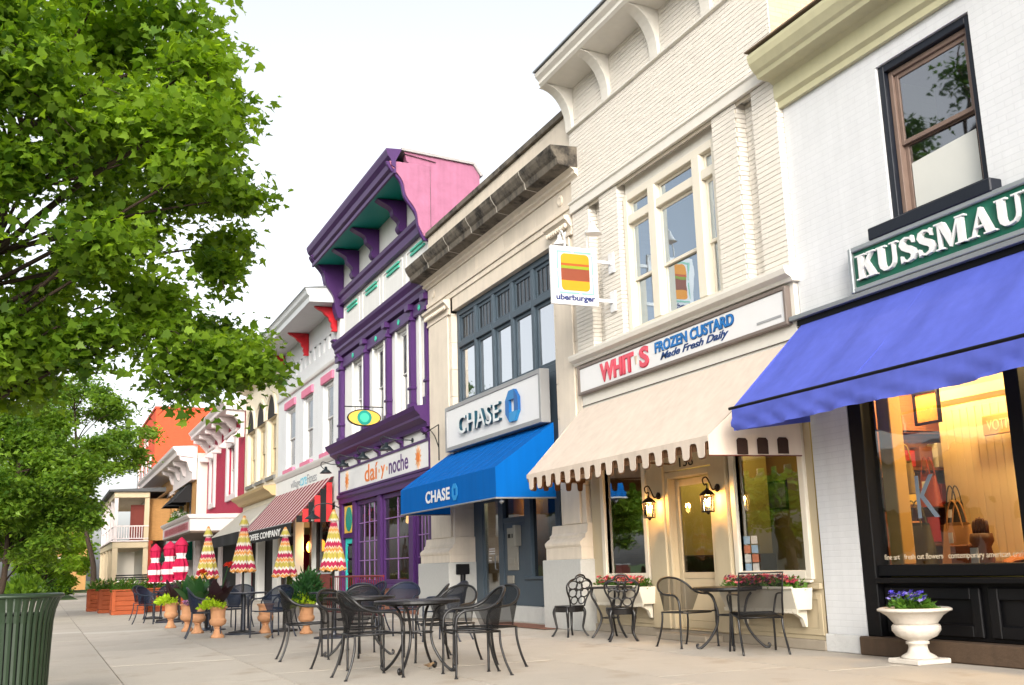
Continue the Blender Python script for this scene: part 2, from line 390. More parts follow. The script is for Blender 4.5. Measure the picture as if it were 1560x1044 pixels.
# ================================================================== SETTING: ground, road, pavement
GRASS = M('lawn', (70, 100, 38), 0.9, 0.35, 1.2, 0.6, 90)
ASPH = M('asphalt', (92, 92, 94), 0.85, 0.18, 1.5, 0.4, 200)
CONC = M('concrete', (216, 206, 192), 0.85, 0.13, 0.9, 0.3, 160, isl=0.10, dirt=[((170, 157, 141), 0.52, 1.1), ((132, 121, 108), 0.66, 4.5), ((92, 84, 76), 0.735, 11)], speck=0.26)
CONC2 = M('concrete_pale', (226, 219, 207), 0.85, 0.10, 1.4, 0.2, 150, isl=0.06, speck=0.12)
BED = M('joint_sand', (78, 71, 64), 0.95, 0.2)
tag(MB().quad((-900, -900, -0.17), (300, -900, -0.17), (300, 900, -0.17), (-900, 900, -0.17)).build('ground', GRASS), kind='structure')
tag(MB().quad((-140, -24, -0.13), (40, -24, -0.13), (40, -10.05, -0.13), (-140, -10.05, -0.13)).build('road', ASPH), kind='structure')
tag(MB().box(-140, 40, -10.05, -9.75, -0.3, -0.004).build('kerb', CONC2, bevel=0.02), kind='structure')
walk = tag(MB().quad((-96, -9.75, -0.012), (20, -9.75, -0.012), (20, 6, -0.012), (-96, 6, -0.012)).build('sidewalk', BED), kind='structure')
_yj = [-9.745, -7.47, -5.95, -4.43, -2.92, -1.42, 0.35]
_meshes = {}
for j in range(6):
    x = -95.0 + (0.6 if j % 2 else 0); k = 0
    while x < 4:
        L = 2.98
        pale = (j in (0, 1) and abs(x+15.2) < 1.4) or (k % 7 == 5)
        if k % 7 == 5: L = 0.62
        key = (j, round(L, 2), pale)
        if key not in _meshes:
            w = _yj[j+1]-_yj[j]-0.014
            _meshes[key] = MB().box(0, L-0.014, 0, w, -0.1, 0).mesh('slab', CONC2 if k % 7 == 5 else CONC)
        o = put('slab', _meshes[key], walk); o.location = (x, _yj[j], random.uniform(-0.0015, 0.0015))
        x += L; k += 1

# ================================================================== WHITE PAINTED SHOP on the right
WB = brickmat('white_painted_brick', (234, 236, 238), (218, 220, 223), 0.3, var=0.06, tint=0.02)
BLK = M('black_paint', (13, 13, 16), 0.5, 0.2, 6, 0.05, 30, spec=0.2)
NAVY = M('dark_navy_paint', (24, 30, 42), 0.45, 0.2, 5, 0.08, 40)
OLV = M('olive_cream_paint', (216, 211, 172), 0.6, 0.08, 2, 0.04, 30, streak=0.08)
BRN = M('brown_window_wood', (140, 118, 106), 0.6, 0.15, 6, 0.1, 60, streak=0.15)
GREYM = M('grey_metal', (150, 154, 156), 0.45, 0.12, 4, metal=0.3)
STN = M('brown_stone_step', (100, 80, 62), 0.8, 0.3, 3, 0.25, 30, streak=0.2)
kb = thing('white_brick_shop', 'white painted brick shop with black shopfront and olive cornice at the right edge', 'building', (-6, 0, 0))
KW = (-8.56, -7.22, 4.58, 6.42); KX0, KX1 = -10.2, -1.5
mb = wall(MB(), KX0, KX1, 3.9, 6.75, 0, [KW, (-5.6, -4.2, 4.58, 6.42)], 0.22); mb.build('wall', WB, kb)
MB().box(KX0, -9.55, 0, 0.35, 0.2, 3.9).build('pier', WB, kb)
MB().box(KX0-0.02, -9.56, -0.03, 0.35, 0, 0.197).build('pier_base', M('white_chipped', (226, 226, 224), 0.8, 0.1, 4, 0.3, 20, dirt=((150, 138, 122), 0.6, 7)), kb, bevel=0.01)
# cornice
prof = [(0, 6.62), (-0.06, 6.62), (-0.06, 6.70), (-0.11, 6.74), (-0.11, 6.93), (-0.16, 6.97), (-0.34, 6.98), (-0.36, 7.03), (-0.40, 7.06), (-0.46, 7.15), (-0.48, 7.23), (-0.48, 7.27), (0, 7.30)]
MB().prism(prof, 'x', KX0-0.02, KX1).build('cornice', OLV, kb)
MB().box(KX0-0.03, KX1, -0.51, 0.3, 7.302, 7.32).build('flashing', M('rusty_flashing', (128, 110, 88), 0.7, 0.3, 5), kb)
shell(kb, KX0, KX1, 0.02, 14, 3.72, 7.3, WB)
# upper windows
for (a, b, c, d) in (KW, (-5.6, -4.2, 4.58, 6.42)):
    casing = frame_xz(MB(), a+0.002, b-0.002, c, d-0.002, 0.03, 0.2, 0.085).build('window_casing', NAVY, kb, bevel=0.006)
    w = sash(kb, a+0.09, b-0.09, c+0.02, d-0.09, 0.09, BRN, glassmat('glass_mirror', (0.8, 0.83, 0.85), 1.9, 0.2, 0.005, 0.22), 0.06, 0.5, sw=0.05)
    if a == KW[0]:
        MB().grid([[(x, 0.160-0.006*math.sin((x+8)*3), z+(0.05 if z > 5 else 0)*((x+8.4)/1.2)) for x in np.linspace(a+0.22, b-0.21, 8)] for z in (4.66, 5.0, 5.22)]).build('paper_sheet', M('white_paper', (225, 226, 220), 0.8, 0.05), w, fixn=False)
    MB().box(a-0.22, b+0.14, -0.15, 0.05, c-0.14, c+0.0).build('sill', NAVY, kb, bevel=0.012)
    MB().box(a+0.1, b-0.1, 0.75, 0.78, c-0.3, d+0.2).build('dark_backing', M('room_dark', (26, 24, 24), 0.9, 0.1), kb)  # near-black sheet paints the darkness of the unlit room behind the panes
MB().box(KX0-0.06, KX1, -0.14, -0.002, 3.86, 3.915).build('ledge', GREYM, kb, bevel=0.005)
MB().box(KX0+0.02, KX1, -0.08, -0.002, 3.79, 3.858).build('awning_rail', BLK, kb)
# shopfront
def kx(x0, x1, y0, y1, z0, z1, n='shopfront_rail', m=None): return MB().box(x0, x1, y0, y1, z0, z1).build(n, m or BLK, kb, bevel=0.008)
kx(-9.545, -9.335, 0.0, 0.22, 0.2, 3.78, 'shopfront_post'); kx(-7.37, -7.20, 0.02, 0.2, 0.97, 3.6, 'shopfront_post'); kx(-5.3, -5.1, 0.02, 0.2, 0.97, 3.6, 'shopfront_post')
kx(-9.335, KX1, 0.03, 0.22, 0.83, 0.95); kx(-9.335, KX1, -0.03, 0.22, 0.76, 0.815, 'sill_board'); kx(-9.335, KX1, 0.1, 0.2, 0.2, 0.76, 'stallriser')
for a, b in ((-9.3, -8.0), (-7.9, -6.6), (-6.5, -5.2)):
    frame_xz(MB(), a, b, 0.24, 0.72, 0.06, 0.099, 0.12).build('stallriser_panel', BLK, kb, bevel=0.01)
kx(-9.335, KX1, 0.02, 0.22, 3.45, 3.78, 'head_rail')
MB().box(-9.62, KX1, -0.07, 0.3, 0.0, 0.198).build('stone_step', STN, kb, bevel=0.015)
MB().quad((-9.335, 0.1, 0.95), (-7.37, 0.1, 0.95), (-7.37, 0.1, 3.45), (-9.335, 0.1, 3.45)).build('shop_pane', G_SHOP, kb, fixn=False)
MB().quad((-7.20, 0.1, 0.95), (-5.3, 0.1, 0.95), (-5.3, 0.1, 3.45), (-7.20, 0.1, 3.45)).build('shop_pane', G_SHOP, kb, fixn=False)
MB().quad((-5.1, 0.1, 0.95), (KX1, 0.1, 0.95), (KX1, 0.1, 3.45), (-5.1, 0.1, 3.45)).build('shop_pane', G_SHOP, kb, fixn=False)
# lit showroom behind the glass
YEL = M('post_lamplit_yellow', (226, 184, 112), 0.8, 0.1, 2)  # yellow lamplight on the white inner post is put into its colour
mb = MB(); mb.quad((-10.22, 3.4, 0.9), (KX1, 3.4, 0.9), (KX1, 3.4, 3.6), (-10.22, 3.4, 3.6)); mb.build('showroom_back_wall', brickmat('bare_brick_inside', (176, 112, 70), (150, 110, 80), 0.5), kb, fixn=False)
mb = MB(); mb.quad((-10.22, 0.23, 0.9), (-10.22, 3.4, 0.9), (-10.22, 3.4, 3.6), (-10.22, 0.23, 3.6)); mb.quad((KX1, 0.23, 0.9), (KX1, 3.4, 0.9), (KX1, 3.4, 3.6), (KX1, 0.23, 3.6)); mb.build('showroom_side_wall', brickmat('bare_brick_inside', (176, 112, 70), (150, 110, 80), 0.5), kb, fixn=False)
MB().quad((-10.22, 0.22, 3.55), (KX1, 0.22, 3.55), (KX1, 3.4, 3.55), (-10.22, 3.4, 3.55)).build('showroom_ceiling', M('brown_ceiling', (100, 64, 38), 0.8), kb, fixn=False)
MB().quad((-10.22, 0.22, 0.9), (KX1, 0.22, 0.9), (KX1, 3.4, 0.9), (-10.22, 3.4, 0.9)).build('showroom_floor', M('oak_display_floor', (172, 120, 66), 0.6, 0.2, 4), kb, fixn=False)
MB().box(-9.33, -9.13, 0.22, 0.4, 0.95, 3.5).build('inner_post', YEL, kb, bevel=0.01)
# things in the showroom
cab = thing('display_cabinet', 'tall cream panelled display cabinet with shelves inside the lit shop window', 'cabinet', (-9.0, 1.8, 0.9))
CRM = M('cream_lacquer', (236, 212, 158), 0.6, 0.06, 3)
MB().box(-9.9, -8.85, 1.7, 1.76, 0.91, 3.0).build('back_panel', CRM, cab, bevel=0.01)
for i in range(9): MB().box(-9.88+i*0.115, -9.77+i*0.115, 1.69, 1.698, 0.95, 2.75).build('board', CRM, cab, bevel=0.004)
MB().prism([(1.70, 2.80), (1.62, 2.86), (1.60, 2.98), (1.56, 3.04), (1.70, 3.06)], 'x', -9.95, -7.6).build('crown_moulding', CRM, cab)
mb = MB().box(-8.85, -7.6, 2.05, 2.1, 0.91, 2.9); mb.box(-8.85, -8.79, 1.7, 2.05, 0.91, 2.9); mb.box(-7.66, -7.6, 1.7, 2.05, 0.91, 2.9); mb.build('carcass', CRM, cab)
for z in (1.1, 1.42, 1.75, 2.1): MB().box(-8.78, -7.67, 1.72, 2.04, z, z+0.03).build('shelf', CRM, cab)
vs = tag(MB().box(-9.05, -8.45, 1.5, 1.54, 2.35, 2.58).build('shop_plaque', M('gold_plaque', (206, 160, 84), 0.5), None, bevel=0.01), 'gold VOTIVO plaque on the cream cabinet inside the lit shop window', 'sign')
text_fit('lettering', 'VOTIVO', -8.98, -8.52, 2.40, 2.52, 1.498, M('gold_letter', (240, 214, 150), 0.5), vs, 0.004)
_gc = {'red': (190, 60, 60), 'yellow': (230, 190, 80), 'brown': (120, 70, 50), 'orange': (210, 140, 90), 'grey blue': (90, 110, 120), 'cream': (235, 225, 200), 'crimson': (160, 40, 50)}
_ord = ('first', 'second', 'third', 'fourth', 'fifth', 'sixth', 'seventh', 'eighth', 'ninth', 'tenth', 'eleventh', 'twelfth', 'thirteenth', 'fourteenth')
for z, zn in ((1.13, 'lowest'), (1.45, 'second'), (1.78, 'third'), (2.13, 'top')):
    x = -8.74; i = 0
    while x < -7.8:
        w = random.uniform(0.07, 0.13); h = random.uniform(0.12, 0.24)
        mb = MB()
        bxx = random.random() < 0.5
        if bxx: mb.box(x, x+w*0.9, 1.76, 1.95, z+0.002, z+h)
        else: mb.lathe([(w*0.4, 0), (w*0.45, h*0.2), (w*0.42, h*0.7), (w*0.2, h*0.85), (w*0.22, h)], (x+w/2, 1.85, z+0.002), 10)
        cn = random.choice(list(_gc)); c = _gc[cn]; tag(mb.build('boxed_ware' if bxx else 'jar', M('ware_%d_%d_%d' % c, c, 0.5, 0.1), None), 'small %s %s, %s from the left on the %s shelf of the cream cabinet' % (cn, 'box' if bxx else 'jar', _ord[i], zn), 'box' if bxx else 'jar', 'wares on the cabinet shelves'); x += w+0.015; i += 1
def bag(name, label, x, y, z, w, h, d, m):
    t = thing(name, label, 'bag', (x, y, z))
    rows = []
    for k in range(7):
        u = k/6; ww = w*(1-0.22*u); dd = d*(1-0.75*u)
        rows.append([(x+ww/2*math.copysign(abs(math.cos(a))**0.5, math.cos(a)), y+dd/2*math.copysign(abs(math.sin(a))**0.6, math.sin(a)), z+h*u-0.02*math.sin(u*9+a)*u) for a in np.linspace(0, 2*PI, 17)])
    MB().grid(rows).build('bag_body', m, t, smooth=True)
    for yy in (-0.04, 0.04): MB().tube(spline([(x-w*0.25, y+yy, z+h*0.9), (x-w*0.15, y+yy, z+h*1.35), (x, y+yy, z+h*1.55), (x+w*0.15, y+yy, z+h*1.35), (x+w*0.25, y+yy, z+h*0.9)], 4), 0.008, 5).build('handle', m, t)
    MB().box(x-0.03, x+0.03, y-d/2-0.012, y-d/2-0.006, z+h*0.55, z+h*0.8).build('price_tag', M('white_paper', (225, 226, 220)), t)
bag('handbag', 'olive green handbag in the left corner of the lit shop window', -9.45, 0.75, 0.905, 0.5, 0.48, 0.22, M('olive_leather', (86, 78, 36), 0.6, 0.2))
bag('handbag', 'tan leather handbag with long straps in the middle of the lit shop window', -8.95, 0.85, 0.905, 0.46, 0.46, 0.2, M('tan_leather', (206, 150, 88), 0.6, 0.15))
bag('handbag', 'black handbag hanging between the olive and the tan one in the lit shop window', -9.3, 1.2, 1.25, 0.32, 0.36, 0.14, M('black_leather', (34, 26, 24), 0.5, 0.1))
rk = thing('wall_rack', 'dark wooden rack of merchandise on the brick wall inside the lit shop', 'rack', (-10.1, 1.4, 0.9))
DW = M('dark_wood', (112, 66, 36), 0.5, 0.2)
for y in (0.8, 2.0): MB().box(-10.2, -9.98, y, y+0.05, 0.91, 2.9).build('upright', DW, rk)
for z in (1.15, 1.6, 2.05, 2.5): MB().box(-10.2, -9.98, 0.85, 2.0, z, z+0.035).build('shelf', DW, rk)
MB().tube([(-9.85, 0.6, 2.5), (-9.85, 1.65, 2.5)], 0.012, 6).build('rail', BLK, rk)
_o2 = 0
for z in (1.19, 1.64, 2.09):
    for y in (0.9, 1.18, 1.46, 1.74):
        cn = list(_gc)[(_o2*3) % 7]; c = _gc[cn]; h = 0.2+0.1*((_o2*7) % 3)/2
        tag(MB().box(-10.17, -10.0, y, y+0.2, z, z+h).build('boxed_ware', M('ware_%d_%d_%d' % c, c, 0.5, 0.1), None, bevel=0.006), '%s box, %s from the glass on the %s shelf of the dark wall rack' % (cn, _ord[_o2 % 4], ('lowest', 'middle', 'upper')[_o2//4]), 'box', 'boxes on the dark wall rack'); _o2 += 1
for k, (y, z, col, nm) in enumerate(((0.7, 1.55, (60, 44, 34), 'dark brown'), (1.05, 1.75, (120, 96, 40), 'mustard'), (1.4, 1.6, (150, 60, 40), 'rust red'))): bag('handbag', '%s handbag hanging from the rail at the left of the lit shop' % nm, -9.85, y, z, 0.3, 0.38, 0.14, M('leather_%d' % k, col, 0.55, 0.2))
t = thing('glove_form', 'brown carved hand form standing low in the lit shop window', 'ornament', (-8.35, 0.55, 0.905))
MB().lathe([(0.10, 0), (0.11, 0.08), (0.085, 0.2), (0.12, 0.26), (0.11, 0.34)], (-8.35, 0.55, 0.905), 14).build('palm', M('dark_wood', (112, 66, 36), 0.5, 0.2), t, smooth=True)
for i in range(5): MB().lathe([(0.022, 0), (0.024, 0.08), (0.018, 0.13+0.03*math.sin(i*0.8)), (0.006, 0.15+0.03*math.sin(i*0.8))], (-8.43+i*0.04, 0.55, 1.23), 8).build('finger', M('dark_wood', (112, 66, 36)), t, smooth=True)
tag(MB().box(-8.75, -8.5, 0.5, 0.7, 0.905, 1.14).build('leather_box', M('box_brown', (134, 74, 40), 0.5, 0.15), None, bevel=0.015), 'small brown leather box beside the carved hand form', 'box')
tag(MB().box(-8.28, -8.18, 0.3, 0.31, 0.905, 1.1).build('price_card', M('white_paper', (225, 226, 220)), None), 'white price card standing against the lit shop window', 'card')
rows = [[(-8.1+0.09*i, 0.42+0.09*j, 0.91+0.14*math.sin(i*0.45+0.3)*math.sin(j*0.6+0.4)+0.02*math.sin(i*2.1+j)) for i in range(9)] for j in range(6)]
tag(MB().grid(rows).build('folded_shawl', M('orange_cloth', (216, 124, 44), 0.8, 0.2, 8), None, smooth=True), 'crumpled orange shawl lying low in the lit shop window', 'shawl')
pt = thing('framed_print', 'small framed print hanging high in the lit shop window', 'picture', (-9.35, 1.2, 2.6))
frame_xz(MB(), -9.75, -9.35, 2.55, 2.95, 1.18, 1.22, 0.03).build('frame', BLK, pt); MB().box(-9.72, -9.38, 1.2, 1.21, 2.58, 2.92).build('print', M('print_ochre', (220, 150, 70), 0.6, 0.5, 9), pt)
for i, (x, y) in enumerate(((-9.6, 1.0), (-8.3, 1.1), (-6.5, 1.4))):
    t = thing('ceiling_lamp', 'warm glowing ceiling lamp in the lit shop, ' + ('nearest the white pier', 'in the middle', 'farthest right')[i], 'lamp', (x, y, 3.55), 'ceiling lamps of the lit shop')
    MB().lathe([(0.02, 0), (0.02, -0.1), (0.1, -0.14), (0.12, -0.22)], (x, y, 3.55), 12).build('shade', GREYM, t)
    MB().ball((x, y, 3.31), 0.06).build('bulb', M('bulb_warm', (255, 220, 160), emit=(255, 196, 110), estr=25), t, smooth=True)
    ld = bpy.data.lights.new('lamp_light', 'POINT'); ld.energy = 85; ld.color = (1.0, 0.68, 0.30); ld.shadow_soft_size = 0.12
    lo = bpy.data.objects.new('lamp_light', ld); COL.objects.link(lo); lo.parent = t; lo.location = (0, 0, -0.36)
# lettering on the pane
tp = tag(text_fit('window_lettering', 'fine art   fresh cut flowers   contemporary american crafts', -9.28, -7.40, 0.985, 1.06, 0.095, M('pale_vinyl', (230, 216, 190), 0.6), None, 0.001), 'pale lettering along the bottom of the lit shop window', 'lettering')
tk = tag(text_fit('window_letter', 'K', -8.72, -8.42, 1.42, 1.86, 0.095, M('blue_vinyl', (136, 150, 164), 0.5), None, 0.001), 'large pale blue letter K on the lit shop window', 'lettering')

# sign with serif capitals
ks = thing('shop_sign', 'green sign with raised white serif capitals above the periwinkle awning', 'sign', (-9.1, -0.05, 3.97))
MB().box(-9.09, -3.2, -0.1, -0.003, 3.97, 4.40).build('sign_board', M('green_enamel', (22, 104, 82), 0.45, 0.1, 3), ks)
frame_xz(MB(), -9.14, -3.15, 3.925, 4.445, -0.14, -0.003, 0.055).build('sign_frame', M('silver_frame', (176, 182, 184), 0.4, 0.1, metal=0.5), ks, bevel=0.01)
def stroke(pts, ws):
    L, Rr = [], []
    for i, p in enumerate(pts):
        a = pts[max(i-1, 0)]; b = pts[min(i+1, len(pts)-1)]; dx, dz = b[0]-a[0], b[1]-a[1]; q = math.hypot(dx, dz) or 1
        L.append((p[0]-dz/q*ws[i]/2, p[1]+dx/q*ws[i]/2)); Rr.append((p[0]+dz/q*ws[i]/2, p[1]-dx/q*ws[i]/2))
    return L+Rr[::-1]
def rect(a, b, c, d): return [(a, c), (b, c), (b, d), (a, d)]
_s = [(0.50, 0.80), (0.42, 0.91), (0.28, 0.95), (0.15, 0.88), (0.12, 0.74), (0.20, 0.61), (0.34, 0.51), (0.48, 0.40), (0.54, 0.26), (0.47, 0.11), (0.31, 0.05), (0.16, 0.10), (0.09, 0.22)]
_sw = [0.05, 0.07, 0.09, 0.14, 0.19, 0.23, 0.25, 0.23, 0.19, 0.14, 0.09, 0.07, 0.05]
SER = {'K': (0.78, [rect(0.1, 0.29, 0, 1), rect(0.0, 0.39, 0, 0.06), rect(0.0, 0.39, 0.94, 1), [(0.29, 0.38), (0.29, 0.50), (0.58, 0.94), (0.68, 0.94)], [(0.36, 0.56), (0.46, 0.70), (0.78, 0.05), (0.55, 0.05)], rect(0.44, 0.82, 0, 0.06), rect(0.48, 0.78, 0.94, 1)]),
       'U': (0.80, [rect(0.0, 0.36, 0.94, 1), rect(0.52, 0.82, 0.94, 1), stroke([(0.18, 0.97), (0.18, 0.35), (0.21, 0.18), (0.30, 0.07), (0.42, 0.04), (0.55, 0.08), (0.64, 0.2), (0.67, 0.36), (0.67, 0.97)], [0.19, 0.19, 0.18, 0.15, 0.10, 0.08, 0.07, 0.07, 0.07])]),
       'S': (0.60, [stroke(_s, _sw), [(0.46, 0.96), (0.52, 0.98), (0.54, 0.70), (0.50, 0.70)], [(0.06, 0.30), (0.10, 0.30), (0.13, 0.04), (0.07, 0.01)]]),
       'M': (1.02, [rect(0.09, 0.17, 0, 0.96), rect(0.76, 0.94, 0, 0.96), [(0.12, 0.97), (0.32, 0.97), (0.56, 0.30), (0.47, 0.02)], [(0.47, 0.02), (0.56, 0.28), (0.84, 0.97), (0.76, 0.97)], rect(0.0, 0.28, 0, 0.06), rect(0.66, 1.03, 0, 0.06), rect(0.0, 0.3, 0.94, 1), rect(0.72, 1.03, 0.94, 1)]),
       'A': (0.82, [[(0.10, 0.03), (0.17, 0.03), (0.43, 0.85), (0.40, 0.98)], [(0.40, 1.0), (0.48, 1.0), (0.80, 0.03), (0.58, 0.03), (0.38, 0.74)], rect(0.22, 0.60, 0.30, 0.37), rect(0.0, 0.28, 0, 0.06), rect(0.50, 0.88, 0, 0.06)]),
       'L': (0.68, [rect(0.1, 0.29, 0, 1), rect(0.0, 0.39, 0.94, 1), rect(0.0, 0.66, 0, 0.06), [(0.56, 0.0), (0.66, 0.0), (0.68, 0.30), (0.63, 0.30)]])}
x = -9.02; LW = M('white_letter', (240, 240, 238), 0.45, 0.03)
for ch in 'KUSSMAUL':
    w, polys = SER[ch]; h = 0.28; sx = 0.385
    mb = MB()
    for k, pl in enumerate(polys): mb.prism([(x+px*sx, 4.05+pz*h) for px, pz in pl], 'y', -0.145-0.001*k, -0.101)
    mb.build('letter', LW, ks); x += (w+0.07)*sx

# periwinkle awning with loose valance
AWB = fabric('periwinkle_canvas', (98, 112, 214), 0.08, 0.07)
ka = thing('shop_awning', 'periwinkle blue canvas awning with wrinkled valance at the right edge', 'awning', (-6, 0, 2.5))
def sagsheet(x0, x1, y0, z0, y1, z1, nx, nz, sag=0.05, rip=0.03, xi=0.0):
    rows = []
    for j in range(nz+1):
        t = j/nz; rows.append([(x0+xi*t+(x1-x0-xi*t)*i/nx, y0+(y1-y0)*t, z0+(z1-z0)*t-sag*math.sin(PI*t)*(0.6+0.4*math.sin(i*0.9))+rip*math.sin(i*1.7+3*t)*t*(1-t)) for i in range(nx+1)])
    return rows
AX0, AX1 = -10.12, -2.0; AY, AZ = -1.15, 2.75
MB().grid(sagsheet(AX0, AX1, -0.06, 3.80, AY, AZ, 60, 8)).build('canopy', AWB, ka, smooth=True, fixn=False)
random.seed(3); ph = [random.uniform(0, 6) for _ in range(8)]
def wr(x, t): return 0.026*t*(math.sin(x*4.1+ph[0]+3*t)+0.8*math.sin(x*7.7+ph[1]+7*t+1.5*math.sin(x*1.3))+0.6*math.sin(x*13.3+ph[2]-9*t+2*math.sin(x*2.1))+0.4*math.sin(x*27+ph[3]+14*t))
MB().grid([[(x, AY-0.012+wr(x, t), AZ-0.02-0.25*t+0.012*math.sin(x*3+1)*t) for x in np.linspace(AX0, AX1, 220)] for t in np.linspace(0, 1, 6)]).build('valance', AWB, ka, smooth=True, fixn=False)
MB().add([(AX0, -0.06, 3.80), (AX0, AY, AZ), (AX0, AY, AZ-0.26), (AX0, -0.06, 2.62)], [(0, 1, 2, 3)]).build('end_panel', AWB, ka, fixn=False)
MB().tube([(AX0-0.06, AY, AZ), (AX1, AY, AZ)], 0.018, 8).build('front_bar', BLK, ka)
for x in (-8.1, -6.0, -3.9): MB().tube([(x, -0.05, 3.806), (x, AY*0.5, (3.8+AZ)/2-0.022), (x, AY, AZ+0.004)], 0.006, 4).build('seam', AWB, ka)

# urn with pansies
def flowers(parent, c, rx, ry, n, cols, size=0.03, name='flower', h=0.05, local=False):
    for col in cols:
        mb = MB()
        for i in range(n//len(cols)):
            a = random.uniform(0, 2*PI); r = math.sqrt(random.random()); x = c[0]+rx*r*math.cos(a); y = c[1]+ry*r*math.sin(a); z = c[2]+random.uniform(0, h)
            tilt = Vector((random.uniform(-.6, .6), random.uniform(-1.1, .1), 0.9)).normalized(); u = tilt.orthogonal().normalized(); w = tilt.cross(u); s0 = size*random.uniform(0.7, 1.2)
            vs = [Vector((x, y, z))]+[Vector((x, y, z))+(u*math.cos(q)+w*math.sin(q))*s0*(1 if k % 2 else 0.55)+tilt*0.3*s0 for k, q in enumerate(np.linspace(0, 2*PI, 10, endpoint=False))]
            mb.add([tuple(v) for v in vs], [(0, k+1, (k+1) % 10+1) for k in range(10)])
        tag(mb.build(name, M('petal_%d_%d_%d' % col, col, 0.6, 0.15, 30, isl=0.3), parent, fixn=False, local=local), kind='stuff')
def foliage(parent, c, rx, ry, rz, n, m, size=0.05, asp=2.2, name='foliage', local=False, up=0.4):
    mb = MB()
    for i in range(n):
        d = Vector((random.gauss(0, 1), random.gauss(0, 1), random.gauss(0, 1)+up)); d.normalize(); r = random.random()**0.4
        p = Vector((c[0]+d.x*rx*r, c[1]+d.y*ry*r, c[2]+abs(d.z)*rz*r)); ax = (d+Vector((random.uniform(-.6, .6), random.uniform(-.6, .6), random.uniform(-.3, .6)))).normalized()
        sd = ax.orthogonal().normalized(); q = random.uniform(0, 6.3); sd = (sd*math.cos(q)+ax.cross(sd)*math.sin(q)); s0 = size*random.uniform(0.6, 1.3)
        nrm = ax.cross(sd)
        mb.add([tuple(p), tuple(p+ax*s0*0.5*asp+sd*s0*0.5+nrm*s0*0.1), tuple(p+ax*s0*asp-nrm*s0*0.2), tuple(p+ax*s0*0.5*asp-sd*s0*0.5+nrm*s0*0.1)], [(0, 1, 2), (0, 2, 3)])
    return tag(mb.build(name, m, parent, fixn=False, local=local), kind='stuff')
LF1 = leafmat('leaf_bedding', (46, 84, 26), (92, 130, 44), 0.3)
LIME = leafmat('leaf_lime', (150, 180, 30), (190, 215, 60), 0.35)
DKLF = leafmat('leaf_purple_dark', (34, 22, 28), (64, 34, 40), 0.15)
GRLF = leafmat('leaf_canna', (28, 66, 36), (60, 104, 52), 0.25)
urn = thing('stone_urn', 'white stone pedestal urn planted with blue pansies beside the black shopfront', 'urn', (-8.72, -0.33, 0))
WST = M('white_cast_stone', (226, 218, 206), 0.8, 0.1, 8, 0.2, 70, dirt=((170, 158, 142), 0.62, 9))
MB().box(-8.92, -8.52, -0.53, -0.13, 0, 0.07).build('plinth', WST, urn, bevel=0.012)
MB().lathe([(0.17, 0.07), (0.15, 0.1), (0.10, 0.14), (0.085, 0.2), (0.085, 0.24), (0.105, 0.25), (0.105, 0.28), (0.09, 0.29), (0.12, 0.31), (0.18, 0.35), (0.215, 0.42), (0.22, 0.47), (0.205, 0.50)], (-8.72, -0.33, 0), 48, flute=0.018, fl_n=16, fl_z=(0.31, 0.46)).build('bowl', WST, urn, smooth=True)
MB().lathe([(0.19, 0.495), (0.205, 0.53), (0.25, 0.61), (0.31, 0.665), (0.335, 0.675), (0.335, 0.70), (0.31, 0.715), (0.28, 0.70), (0.26, 0.66), (0.1, 0.65)], (-8.72, -0.33, 0), 40).build('rim', WST, urn, smooth=True)
pz = thing('pansy_plant', 'blue and violet pansies growing in the white stone urn', 'plant', (-8.72, -0.33, 0.66))
foliage(pz, (-8.74, -0.33, 0.66), 0.23, 0.22, 0.14, 420, LF1, 0.035)
flowers(pz, (-8.76, -0.38, 0.77), 0.2, 0.18, 54, [(70, 60, 190), (50, 40, 140), (150, 140, 220)], 0.036, h=0.1)
urn.location = (-8.5, -0.3, 0); urn.scale = (1.06, 1.06, 0.75)
pz.location = (-8.5, -0.3, 0.50); pz.scale = (0.95, 0.95, 0.9)

# ================================================================== CREAM BRICK BUILDING (custard shop)
CBR = M('cream_painted_brick', (244, 237, 225), 0.75, 0.04, 2, 0.2, 90, isl=0.035)
CMO = M('cream_mortar', (204, 192, 172), 0.9, 0.1)
CTR = M('cream_trim', (244, 239, 228), 0.55, 0.05, 2, streak=0.05)
CPN = M('cream_panel', (206, 190, 158), 0.6, 0.06, 2, 0.03, 30, streak=0.06)
wb = thing('cream_brick_building', 'cream brick building with ribbed overhanging cornice above the frozen custard shop', 'building', (-13, 0, 0))
WX0, WX1 = -15.95, -10.21
YW, YP = 0.06, -0.10        # recessed wall plane, pilaster plane
WWIN = (-14.30, -11.66, 4.55, 6.84)
# mortar backing
mb = wall(MB(), WX0, WX1, 4.5, 7.06, YW+0.014, [WWIN], 0.2)
mb.quad((WX0, YP+0.014, 7.0), (WX1, YP+0.014, 7.0), (WX1, YP+0.014, 9.7), (WX0, YP+0.014, 9.7))
PIL = [(-15.95, -15.36), (-14.96, -14.36), (-11.62, -11.06), (-10.70, -10.21)]
for a, b in PIL: mb.box(a+0.012, b-0.012, YP+0.014, YW+0.05, 4.5, 7.06)
mb.build('wall', CMO, wb)
